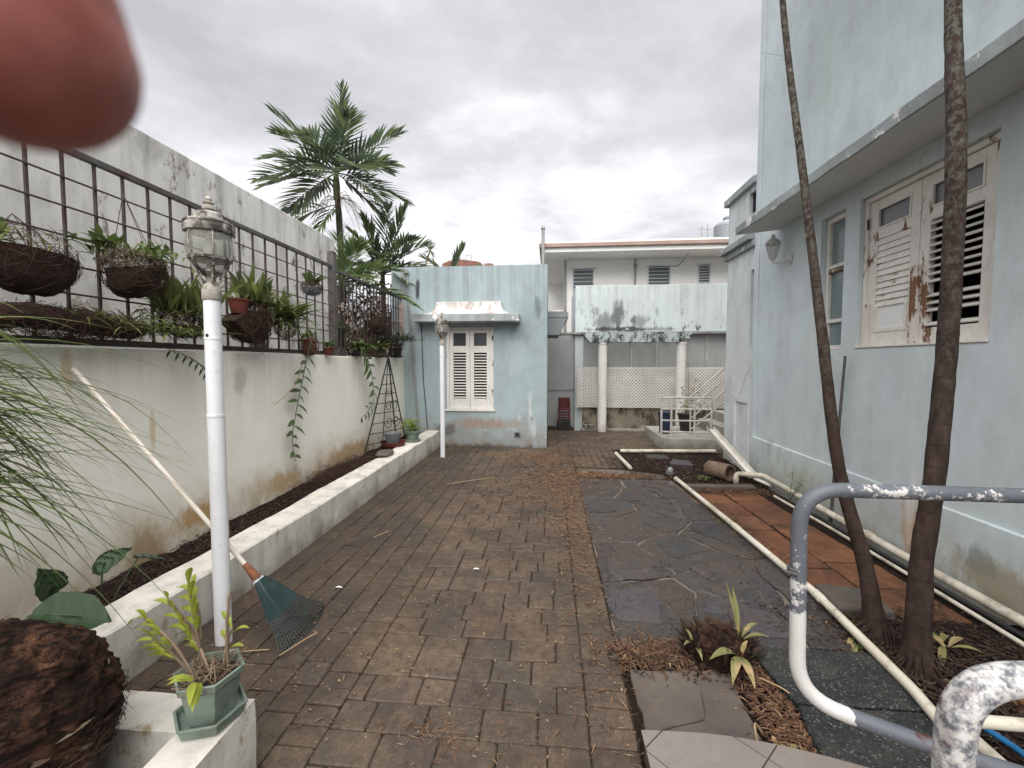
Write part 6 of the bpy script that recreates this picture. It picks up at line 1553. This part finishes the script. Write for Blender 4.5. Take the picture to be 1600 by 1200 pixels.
hang(t, (HX,3.2,2.36), [(HX+.06,3.18,2.0),(HX+.06,3.32,2.0),(HX-.05,3.2,2.0)])
# 6 broad orchid clump
t = thing('orchid_clump', 'broad arching orchid leaves on the fence between the red pot and the corner post', 'orchid', (HX,3.85,1.85))
m = M(); leafy(m, (HX,3.82,1.9), 80, .36, .046, q, .9, .06, .35, segs=5, lean=(.1,.4)); leafy(m, (HX,3.8,1.86), 130, .26, .018, q, .4, .1, .6); tag(m.obj('leaves', MT['leaf_orchid'], t), kind='stuff')
m = M(); fibre_mass(m, (HX,3.84,1.84), (.06,.12,.09), 260, .12, q); tag(m.obj('roots', MT['roots'], t), kind='stuff')
# 7 small hanging cup
t = thing('hanging_cup', 'small grey hanging cup with two broad leaves near the corner post', 'hanging pot', (HX,4.28,2.22))
bowl(M(), (HX,4.3,2.30), .08,.13,.09, seed=6, tilt=(0,.1)).obj('cup', MT['plastic_grey'], t)
m = M(); leafy(m, (HX,4.31,2.31), 12, .2, .07, q, 1.6, .02, .3, segs=5); m.obj('leaves', MT['leaf_vine'], t)
m = M(); fibre_mass(m, (HX,4.3,2.29), (.08,.13,.05), 120, .12, q); tag(m.obj('roots', MT['fibre_strand'], t), kind='stuff')
hang(t, (HX,4.28,2.62), [(HX+.06,4.22,2.31),(HX,4.42,2.31)])
# 8 wire ball, pots on the wall
t = thing('glass_jar', 'cloudy round jar standing behind the fence foot below the broad orchid', 'jar', (-2.74,3.75,1.6))
M().lathe([(.05,1.60),(.085,1.64),(.095,1.70),(.08,1.76),(.055,1.79),(.06,1.80)], 16, (-2.76,3.78,0)).obj('jar_body', MT['lamp_glass'], t, smooth=True)
M().lathe([(.045,1.61),(.07,1.65),(.07,1.69)], 12, (-2.76,3.78,0)).obj('contents', MT['fibre'], t)
def wall_pot(name, label, y_, r_, h, mat, leaf=None, nl=30, L=.14, W=.03, upk=1.0, x_=-2.55, roots=0, z0=1.588, segs=4, lean=(0,0), mat2='leaf_vine'):
    t = thing(name, label, 'potted plant' if nl else 'pot', (x_,y_,z0))
    M().lathe([(r_*.72,z0),(r_*.95,z0+h*.85),(r_*1.08,z0+h*.86),(r_*1.08,z0+h),(r_*.92,z0+h),(r_*.85,z0+h*.9)], 16, (x_,y_,0)).obj('pot', MT[mat], t)
    if nl:
        m = M(); leafy(m, (x_,y_,z0+h), nl, L, W, q, upk, r_*.5, .4, segs=segs, lean=lean); tag(m.obj('leaves', MT[mat2], t), kind='stuff')
    if roots:
        m = M(); fibre_mass(m, (x_,y_,z0+h*.6), (r_*1.1,r_*1.1,h*.6), roots, .1, q); tag(m.obj('roots', MT['roots'], t), kind='stuff')
    return t
wall_pot('potted_orchid', 'brown clay pot wrapped in roots where the first hanging vine begins', 4.36, .08, .17, 'clay_red', nl=26, L=.13, roots=240, mat2='leaf_orchid', x_=-2.6)
wall_pot('potted_plant', 'small bright red clay pot on the wall left of the corner post', 4.74, .055, .09, 'clay_red', nl=40, L=.12, W=.035, x_=-2.58)
wall_pot('potted_plant', 'dark grey pot behind the fence just right of the corner post', 5.35, .10, .22, 'plastic_black', nl=60, L=.16, W=.05, x_=-2.78, z0=1.70)
wall_pot('potted_plant', 'leafy green plant hanging over the wall beside the corner post', 5.5, .08, .12, 'plastic_black', nl=130, L=.17, W=.06, upk=.3, lean=(.3,0), x_=-2.58)
wall_pot('potted_plant', 'bushy light green plant on the wall in the middle of the denser fence', 6.2, .09, .12, 'plastic_black', nl=200, L=.2, W=.032, upk=.7, x_=-2.58, mat2='leaf_orchid', roots=160)
wall_pot('potted_plant', 'black pot with a spreading fern at the end of the denser fence', 6.95, .085, .17, 'plastic_black', nl=50, L=.17, W=.025, upk=.8, x_=-2.58, mat2='leaf_dark')
t = thing('hanging_basket', 'small dark fibre basket hung on the denser fence', 'hanging basket', (HX,6.05,1.95))
bowl(M(), (HX-.02,6.05,2.06), .09,.16,.13, seed=9).obj('bowl', MT['fibre'], t)
m = M(); fibre_mass(m, (HX,6.05,2.05), (.1,.17,.12), 400, .13, q); fibre_mass(m, (HX-.02,6.1,2.25), (.08,.2,.2), 300, .2, q); tag(m.obj('fibres', MT['fibre_strand'], t), kind='stuff')
hang(t, (HX,6.05,2.4), [(HX,5.95,2.07),(HX,6.15,2.07)])
t = thing('fern_mass', 'tangle of brown stems and ferny leaves at the right end of the fence', 'plant', (HX,6.7,1.7))
m = M(); leafy(m, (HX,6.72,1.85), 260, .24, .022, q, .9, .18, .5); tag(m.obj('leaves', MT['leaf_dark'], t), kind='stuff')
m = M(); fibre_mass(m, (HX,6.7,1.9), (.1,.25,.22), 300, .2, q); tag(m.obj('stems', MT['fibre_strand'], t), kind='stuff')
t = thing('flowering_orchid', 'spray of pale pink flowers behind the denser fence', 'orchid', (-2.8,5.7,1.7))
m = M(); st_ = M()
for k in range(34):
    f = k/33; p = V((-2.8+q.gauss(0,.03), 5.45+.42*f+q.gauss(0,.03), 2.30-.32*f+q.gauss(0,.035)))
    for j in range(5):
        a = 2*PI*j/5+k; m.leaf(p, (.5,math.cos(a),math.sin(a)), .032, .026, .1, 2, .1)
m.obj('blossoms', MT['flower'], t)
M().tube(spline([(-2.8,5.8,1.6),(-2.82,5.6,2.1),(-2.8,5.5,2.3),(-2.8,5.75,2.1),(-2.8,5.9,1.97)],5), .004, 5).obj('stem', MT['leaf_vine'], t)

# hanging vines: stem with two rows of single leaves
def vine(label, pts, L, W, seed, start=0.2, step=0.055):
    t = thing('hanging_vine', label, 'vine', pts[0]); rr = random.Random(seed); P = spline(pts, 14)
    M().tube(P, [0.006-0.0035*i/(len(P)-1) for i in range(len(P))], 6).obj('stem', MT['leaf_vine'], t)
    d = 0; nxt = 0; s_ = 1; tot = sum((P[i+1]-P[i]).length for i in range(len(P)-1))
    for i in range(len(P)-1):
        d += (P[i+1]-P[i]).length
        while d > tot*start+nxt:
            tg = (P[i+1]-P[i]).normalized(); sd = V((0,1,0)); sd = (sd-tg*sd.dot(tg)).normalized()
            f = (tot*start+nxt)/tot
            ll = L*(1 if f < .75 else 1-(f-.75)*2.2)*rr.uniform(.6,1.15)
            if rr.random() < .07: s_ = -s_; nxt += step; continue
            M().leaf(P[i], sd*s_+tg*rr.uniform(.15,.65)+V((rr.uniform(-.05,.4),0,rr.uniform(-.2,.2))), ll, W*rr.uniform(.85,1.1), .22, 5, .3, up=(.8,0,.6)).obj('leaf', MT['leaf_vine'], t)
            s_ = -s_; nxt += step
    return t
vine('hanging vine with paired pointed leaves, the left one on the cream wall', [(-2.55,4.34,1.78),(-2.53,4.28,1.70),(-2.53,4.2,1.55),(-2.55,4.13,1.28),(-2.55,4.02,1.0),(-2.55,3.95,0.75),(-2.54,3.97,0.52)], .19, .052, 5, .2, .052)
vine('hanging vine with a curled tip, the right one beside the obelisk', [(-2.55,4.62,1.93),(-2.5,4.95,1.93),(-2.48,5.33,1.74),(-2.48,5.6,1.5),(-2.5,5.76,1.25),(-2.5,5.78,0.98),(-2.5,5.6,0.84),(-2.5,5.36,0.76)], .2, .055, 6, .34, .055)
tag(M().tube(spline([(-2.55,4.15,1.5),(-2.52,4.0,1.32),(-2.5,3.8,1.2),(-2.5,3.62,1.12)],6), .004, 5).obj('bare_stem', MT['twig'], org=(-2.55,4.15,1.5)), 'bare twig sagging down to the left from the first hanging vine', 'twig')
t = thing('vine_sprig', 'small sprig of narrow leaves hanging over the wall left of the near lamp', 'vine', (-2.6,2.7,1.6))
P = spline([(-2.58,2.62,1.6),(-2.52,2.7,1.56),(-2.5,2.8,1.5),(-2.5,2.88,1.42)],5); M().tube(P, .003, 5).obj('stem', MT['twig'], t)
for k in range(2,len(P),2):
    for s_ in (-1,1): M().leaf(P[k], (.2,.6*s_,-.5), .075, .018, .2, 4, .3).obj('leaf', MT['leaf_dark'], t)

# ---------------------------------------------------------------- long grassy leaves from the left edge
t = thing('grass_plant', 'fountain of long thin arching green leaves at the left edge', 'plant', (-1.98,1.0,0.3))
m = M(); q = random.Random(101)
def blade(p, d, L, W, droop, segs=9):
    m.leaf(p, d, L, W, droop, segs, .35, .15, tip=.04)
crown = V((-1.93,1.0,1.42)); crown2 = V((-1.93,1.03,1.2))
for k in range(125):
    c = (crown if k % 5 < 3 else crown2)+V((q.gauss(0,.04),q.gauss(0,.05),q.gauss(0,.07)))
    a = q.uniform(-1.2, 1.35) if k % 6 else q.uniform(0, 2*PI)
    e_ = q.uniform(-.25, 1.0)
    blade(c, (math.sin(a)*.55, math.cos(a), e_), q.uniform(.45,1.0), q.choice([.011,.014,.019,.024])*q.uniform(.8,1.2), q.uniform(.3,1.1))
for k in range(75):
    c = V((-1.9+q.gauss(0,.05),1.02+q.gauss(0,.06),q.uniform(1.05,1.5))); a = q.uniform(-.6,1.2)
    blade(c, (math.sin(a)*.6, math.cos(a), q.uniform(-.5,.7)), q.uniform(.35,.7), q.uniform(.012,.02), q.uniform(.3,1.2))
tag(m.obj('leaves', MT['leaf_grass'], t), kind='stuff')
M().tube(spline([(-1.98,1.0,.1),(-1.95,.98,.6),(-1.93,1.0,1.1),(-1.93,1.0,1.3)],5), [.05]*8+[.04]*8, 10).obj('stem', MT['palm_trunk'], t, smooth=True)

# broad dark leaf and seedlings at the near end of the bed
t = thing('elephant_ear', 'broad heart-shaped dark green leaf beside the near end of the kerb', 'plant', (-2.1,1.75,0.2))
def heart(p, d, L, W, nrm, droop=.2):
    d = V(d).normalized(); nrm = V(nrm); sd = d.cross(nrm).normalized(); nrm = sd.cross(d); m = M(); n_ = 14
    for i in range(n_+1):
        u = i/n_; x_ = -0.18+1.18*u
        w = W*.5*(math.sin(PI*min(1,(u*.62+.19)/.81*1.0))**.8 if u < .5 else (1-((u-.5)/.5)**1.5))*(1 if u > .12 else .55+u*3.7)
        for j in range(9):
            v = j/4-1; c = V(p)+d*(L*x_)+sd*(w*v)-nrm*(droop*L*u*u)+nrm*(w*.28*abs(v))+nrm*(.006*math.sin(u*26+abs(v)*5))
            m.v.append(c)
    for i in range(n_):
        for j in range(8): m.f.append((i*9+j,i*9+j+1,(i+1)*9+j+1,(i+1)*9+j))
    return m
heart((-2.28,1.66,.36), (.75,.2,-.15), .27, .21, (.1,-.5,1)).obj('leaf', MT['leaf_ear'], t, smooth=True)
M().tube([(-2.30,1.66,.362),(-2.16,1.70,.338),(-2.04,1.73,.30)], [.004,.003,.001], 5).obj('midrib', MT['leaf_vine'], t)
heart((-2.35,1.75,.42), (.2,-.3,.6), .15, .12, (1,-.3,.3)).obj('leaf', MT['leaf_ear'], t, smooth=True)
heart((-2.32,1.95,.44), (.35,.3,.35), .13, .09, (.3,-.6,.6)).obj('leaf', MT['leaf_ear'], t, smooth=True)
heart((-2.38,1.98,.40), (-.1,.5,.4), .13, .08, (.8,-.3,.4)).obj('leaf', MT['leaf_ear'], t, smooth=True)
heart((-2.33,2.15,.40), (.5,.5,-.2), .13, .045, (0,-.3,1)).obj('leaf', MT['leaf_dark'], t, smooth=True)
for a, b in (((-2.3,1.66,.36),(-2.35,1.7,.2)),((-2.35,1.75,.42),(-2.36,1.75,.2)),((-2.32,1.95,.44),(-2.35,1.95,.2)),((-2.33,2.15,.4),(-2.35,2.0,.2))): M().tube([a,b], .004, 5).obj('stalk', MT['leaf_dark'], t)

# ---------------------------------------------------------------- weeds, stump and litter on the right
def weed(label, c, n_, L, W, seed, mat='leaf_vine', h=.0, up=.9, name='weed', stalks=0, group=None):
    t = thing(name, label, 'weed', c); rr = random.Random(seed); m = M()
    for k in range(stalks):
        a = rr.uniform(0,2*PI); p1 = V(c)+V((math.cos(a)*h*.35,math.sin(a)*h*.35,h*rr.uniform(.7,1)))
        M().tube([c, V(c).lerp(p1,.5)+V((0,0,.01)), p1], .0025, 5).obj('stalk', MT['leaf_vine'], t)
        for j in range(n_//max(1,stalks)):
            f = .3+.7*j/(n_/stalks); b_ = rr.uniform(0,2*PI); m.leaf(V(c).lerp(p1,f), (math.cos(b_),math.sin(b_),.4), L*rr.uniform(.7,1.2), W, .4, 4, .3)
    if not stalks:
        for k in range(n_):
            a = rr.uniform(0,2*PI); m.leaf(V(c)+V((rr.gauss(0,.015),rr.gauss(0,.015),0)), (math.cos(a),math.sin(a),up*rr.uniform(.3,1.3)), L*rr.uniform(.6,1.2), W, .5, 5, .3)
    m.obj('leaves', MT[mat], t); return t
weed('seedling growing at the foot of the blue wall beyond the railing', (2.58,4.75,.0), 24, .07, .018, 1, h=.32, stalks=3)
weed('small green seedling between the flagstone and the slate', (.78,2.19,.0), 8, .06, .02, 2, 'leaf_vine')
weed('pale seedling beside the dark pebbled slab and the flagstone', (.90,1.66,.0), 9, .07, .022, 3, 'leaf_pale')
weed('leafy weed under the cream pipe beside the pebbled slab', (1.72,1.86,.02), 14, .075, .02, 4, 'leaf_vine')
weed('tuft of weeds at the far corner of the pebbled slab below the pipe', (1.62,2.3,.0), 12, .07, .016, 5, 'leaf_vine')
weed('dry half-dead leaf tuft at the foot of the leaning trunk', (1.66,2.36,.0), 7, .2, .028, 6, 'leaf_pale', up=.5)
weed('pale striped leaf tuft right of the thicker trunk', (2.06,2.32,.02), 7, .26, .034, 7, 'leaf_pale', up=.6)
weed('weedy clump beside the clay drain pipe', (1.98,5.62,.0), 60, .11, .02, 8, 'leaf_orchid', up=.9)
weed('little weeds along the pipe on the far slate edge', (1.60,4.1,.0), 26, .06, .012, 9, 'leaf_orchid', up=.6)
weed('yellowing weeds beside the pipe near the red tiles', (1.67,3.2,.0), 26, .06, .012, 10, 'leaf_pale', up=.5)
weed('green weeds at the base of the stair platform', (2.38,7.36,.0), 40, .07, .012, 12, 'leaf_vine', up=.8)
weed('small weed on the kerb soil near the fluted pot', (-2.45,5.5,.22), 14, .08, .016, 13, 'leaf_vine')
t = thing('palm_stump', 'rotting shaggy palm stump sprouting striped leaves beside the flagstone', 'stump', (.86,2.18,0))
m = M(); q = random.Random(55)
def stumpf(a, z): return .22*noise.noise(V((math.cos(a)*2,math.sin(a)*2,z*8)))
m.lathe([(.15,-.03),(.135,.03),(.12,.09),(.085,.105),(.03,.075)], 30, (.87,2.19,0), wob=stumpf).obj('core', MT['husk'], t)
m = M()
for k in range(520):
    a = q.uniform(0,2*PI); r0 = .14*q.random()**.4; p = V((.87+r0*math.cos(a)*1.15, 2.19+r0*math.sin(a), q.uniform(-.01,.05))); h = q.uniform(.02,.06)
    m.leaf(p, (math.cos(a)*.5+q.gauss(0,.35), math.sin(a)*.5+q.gauss(0,.35), 1), h*1.7, q.uniform(.01,.03), .1, 2, .3, .3, tip=.6)
tag(m.obj('husk_fibres', MT['fibre_strand'], t), kind='stuff')
for (p, d, L, W, dr) in (((.97,2.2,.09),(.0,.35,1),.26,.032,.1),((.97,2.2,.09),(-.15,.2,1),.34,.02,.15),((.98,2.2,.08),(.5,.2,.8),.2,.03,.5),((.98,2.19,.08),(.7,-.1,.7),.18,.03,.5),((.96,2.2,.08),(.3,-.2,1),.17,.03,.35),((.92,2.08,.07),(-.6,-.2,.55),.22,.05,.6),((.92,2.08,.07),(-.3,-.5,.3),.2,.045,.6),((.92,2.08,.07),(.0,-.5,.25),.19,.04,.6),((.93,2.08,.07),(.3,.1,1),.12,.03,.3),((.74,2.18,.04),(-.4,-.3,.8),.15,.025,.6),((.74,2.18,.04),(-.2,.3,1),.15,.02,.5),((.74,2.17,.04),(.0,-.6,.6),.17,.024,.6)):
    M().leaf(p, d, L, W, dr, 7, .35).obj('leaf', MT['leaf_pale'], t)

# litter: fallen leaves, fibres, crumbs of mulch
def litter(name, mat, spots, seed, z=0.004, flat=True, clipf=None):
    rr = random.Random(seed); m = M()
    for (cx_, cy_, sx_, sy_, n_, L, W) in spots:
        for k in range(int(n_*1.6)):
            p = V((rr.gauss(cx_,sx_), rr.gauss(cy_,sy_), z+rr.uniform(0,.012)))
            if clipf and not clipf(p): continue
            a = rr.uniform(0,2*PI); m.leaf(p, (math.cos(a),math.sin(a),rr.uniform(-.02,.25)), L*rr.uniform(.4,1.4), W*rr.uniform(.5,1.4), rr.uniform(.0,.4), 2, rr.uniform(-.5,.8), .4, tip=.2)
    return tag(m.obj(name, MT[mat]), kind='stuff')
def on_court(p): return not (p.x < -1.97 or (p.y > 7.38 and p.x < -.05))
litter('tan_leaves', 'dry_light', [(.1,5.5,.3,.45,420,.05,.013),(.2,4.4,.12,.55,220,.035,.010),(-.2,6.7,.35,.25,380,.05,.013),(.8,5.62,.3,.06,260,.05,.014),(.22,3.2,.1,.5,90,.035,.008),(-.3,4.7,.4,.7,260,.04,.010),(.27,1.8,.08,.25,34,.04,.004),(-.9,5.4,.6,.9,200,.04,.010),(-.4,1.62,.09,.05,22,.045,.003),(.25,7.4,.3,.5,160,.05,.012)], 13, 0.004, clipf=on_court)
litter('dry_leaves', 'dry', [(.1,5.3,.3,.6,900,.04,.010),(.22,4.2,.1,.7,420,.035,.008),(.26,3.2,.09,.5,200,.04,.007),(.2,1.75,.16,.22,90,.045,.004),(-.1,6.5,.35,.3,500,.04,.010),(-.3,4.6,.3,.6,420,.035,.009),(-.5,3.5,.4,.8,260,.03,.007),(-1.0,5.6,.6,.9,380,.035,.008),(.9,5.62,.35,.07,500,.04,.012),(.55,5.7,.25,.1,300,.04,.012),(-.7,1.8,.5,.4,160,.035,.005),(-1.5,2.6,.3,.6,110,.035,.007),(-.45,1.6,.1,.06,60,.045,.004),(0.05,7.5,.3,.4,200,.04,.01),(.2,7.3,.5,.8,260,.04,.01)], 3, 0.003, clipf=on_court)
litter('fallen_leaves', 'dry', [(.55,2.14,.12,.07,420,.05,.007),(1.0,1.9,.07,.2,520,.05,.008),(.97,1.6,.06,.09,260,.05,.008),(1.0,2.12,.09,.08,260,.05,.007),(.5,2.2,.1,.05,160,.04,.006),(1.3,1.42,.3,.06,300,.05,.010),(1.75,3.9,.06,.7,420,.04,.008),(1.62,4.4,.05,.5,300,.04,.007),(2.05,5.08,.25,.07,420,.04,.009),(2.3,5.1,.2,.12,260,.04,.009),(1.55,2.6,.12,.15,90,.03,.006)], 5, 0.006)
litter('mulch_crumbs', 'mulch', [(1.9,6.2,.45,.45,1500,.04,.016),(1.3,6.4,.2,.4,600,.04,.014),(2.0,1.9,.35,.4,1200,.045,.012),(2.1,2.3,.25,.2,500,.05,.010),(1.8,2.45,.15,.12,300,.04,.012),(.62,2.12,.15,.06,400,.03,.012),(2.25,5.25,.2,.1,300,.04,.014)], 7, 0.006)
litter('bed_mulch', 'mulch', [(-2.42,2.6,.1,.5,900,.03,.014),(-2.42,4.2,.1,.7,900,.03,.014),(-2.42,1.7,.1,.25,400,.03,.014),(-2.42,5.9,.1,.6,700,.03,.014)], 8, 0.215, clipf=lambda p: -2.61 < p.x < -2.24)
litter('pale_crumbs', 'twig', [(-.6,3.0,.8,1.4,260,.014,.007),(.0,2.2,.5,.7,120,.012,.006),(-1.4,2.0,.3,.3,60,.014,.007),(-2.4,2.7,.08,.8,60,.02,.01),(1.8,2.2,.4,.4,120,.02,.006),(1.9,6.2,.4,.4,120,.03,.012)], 9, 0.004)
m = M(); q = random.Random(66)
for k in range(1500):                                   # dead grass heaped on the bed by the vine
    p = V((-2.42+q.gauss(0,.08), 4.75+q.gauss(0,.35), .23+abs(q.gauss(0,.03)))); a = q.uniform(0,2*PI); L = q.uniform(.06,.2)
    if p.x < -2.6: continue
    m.tube([p, p+V((math.cos(a)*L*.5,math.sin(a)*L*.5,q.uniform(0,.03))), p+V((math.cos(a)*L,math.sin(a)*L,q.uniform(-.03,.01)))], .0013, 3, cap=False)
tag(m.obj('dead_grass', MT['fibre_strand']), kind='stuff')
# joints of the court hold short moss and grass crumbs
m = M()
for k in range(5200):
    p = q.choice(pav); 
    if p[1] > 5.5 or p[1] < 1.2: continue
    if q.random() < .5: c = V((p[0]-p[2]/2, p[1]+q.uniform(-.5,.5)*p[3], -.006))
    else: c = V((p[0]+q.uniform(-.5,.5)*p[2], p[1]-p[3]/2, -.006))
    if noise.noise(c*1.6+V((3,0,0))) < .0: continue
    a = q.uniform(0,2*PI); m.leaf(c, (math.cos(a),math.sin(a),.5), q.uniform(.006,.016), .003, .3, 2, .2)
tag(m.obj('joint_moss', MT['roots']), kind='stuff')
for (lb, pts) in (('pale palm stalk lying on the pavers near the middle of the kerb', [(-1.27,5.02,.01),(-1.0,5.2,.014),(-.72,5.38,.008)]), ('curved dry stalk between the near lamp post and the rake', [(-1.72,1.86,.012),(-1.6,1.95,.02),(-1.45,2.0,.012)]), ('short straight twig lying over the rake tines', [(-1.36,1.95,.02),(-1.3,2.06,.03),(-1.27,2.14,.02)]), ('short pale twig on the pavers beside the kerb', [(-1.5,3.42,.01),(-1.42,3.55,.012)]), ('forked twig standing on the mulch by the flagstone', [(.80,1.60,.0),(.80,1.66,.09),(.84,1.68,.04)]), ('thin dry stalk on the mulch by the stump', [(.98,2.0,.03),(1.05,1.92,.04),(1.1,1.85,.015)])):
    tag(M().tube(spline(pts,5), .004, 5).obj('twig', MT['twig'], org=pts[0]), lb, 'twig')
for (lb, c) in (('small white shell-like scrap left of the rake on the pavers', (-1.42,2.62,.008)), ('tiny white scrap on the pavers near the middle', (-.55,2.95,.008))):
    tag(M().leaf(c, (1,.2,.1), .05, .022, .2, 4, .5).obj('paper_scrap', MT['slatwhite'], org=c), lb, 'scrap')

# ---------------------------------------------------------------- the photographer's fingertip over the lens corner
hn = thing('hand', 'out-of-focus fingertip of the person taking the picture, upper left corner', 'hand', (-0.06,0.02,1.55))
fwd = V((-math.sin(math.atan(60/660)), math.cos(math.atan(60/660)), 0)); rgt = V((fwd.y, -fwd.x, 0)); upv = V((0,0,1))
def at(r_, u_, f_): return V((0,0,1.5)) + rgt*r_ + upv*u_ + fwd*f_
TA = (1.52,1.4,1.25,1.1,.95,.8,.65,.5,.33,.16)
def finger(pts, rads, name='finger'):
    m = M(); P = spline(pts, 8); n_ = len(P); k = len(rads)-1; rr_ = []
    for i in range(n_):
        f = i/(n_-1)*k; a = min(int(f), k-1); rr_.append(rads[a]+(rads[a+1]-rads[a])*(f-a))
    # rounded tip
    tg = (P[0]-P[1]).normalized(); tip = [P[0]+tg*rr_[0]*math.sin(a) for a in TA]; tr_ = [rr_[0]*math.cos(a) for a in TA]
    m.tube(tip+P, tr_+rr_, 24); return m
fm = finger([at(-.0452,.0290,.0400), at(-.0495,.040,.037), at(-.066,.054,.022), at(-.084,.046,-.012), at(-.086,.035,-.04)], [.0088,.0090,.0091,.0096,.0105])
for dz, dl in ((-.020,.012),(-.040,.012),(-.059,.004)):
    f2_ = finger([at(-.060+.004,.02+dz,-.012+dl-.03), at(-.075,.022+dz,-.006+dl-.02), at(-.088,.022+dz,-.02), at(-.090,.02+dz,-.045)], [.0075,.0082,.009,.0098]); fm.add(f2_.v, f2_.f)
th_ = finger([at(-.055,-.03,-.055), at(-.072,-.02,-.06), at(-.088,-.01,-.07)], [.0085,.0105,.012]); fm.add(th_.v, th_.f)
fm.tube(spline([at(-.086,.028,-.035), at(-.09,.0,-.055), at(-.094,-.045,-.085), at(-.10,-.16,-.15), at(-.11,-.30,-.22)],6), [.014,.016,.018,.02,.022,.024,.026,.028,.029,.029,.028,.027,.026,.026,.026,.027,.028,.029,.03,.031,.032,.033,.034,.035,.036], 20)
o = fm.obj('skin_surface', MT['skin'], hn, smooth=True)
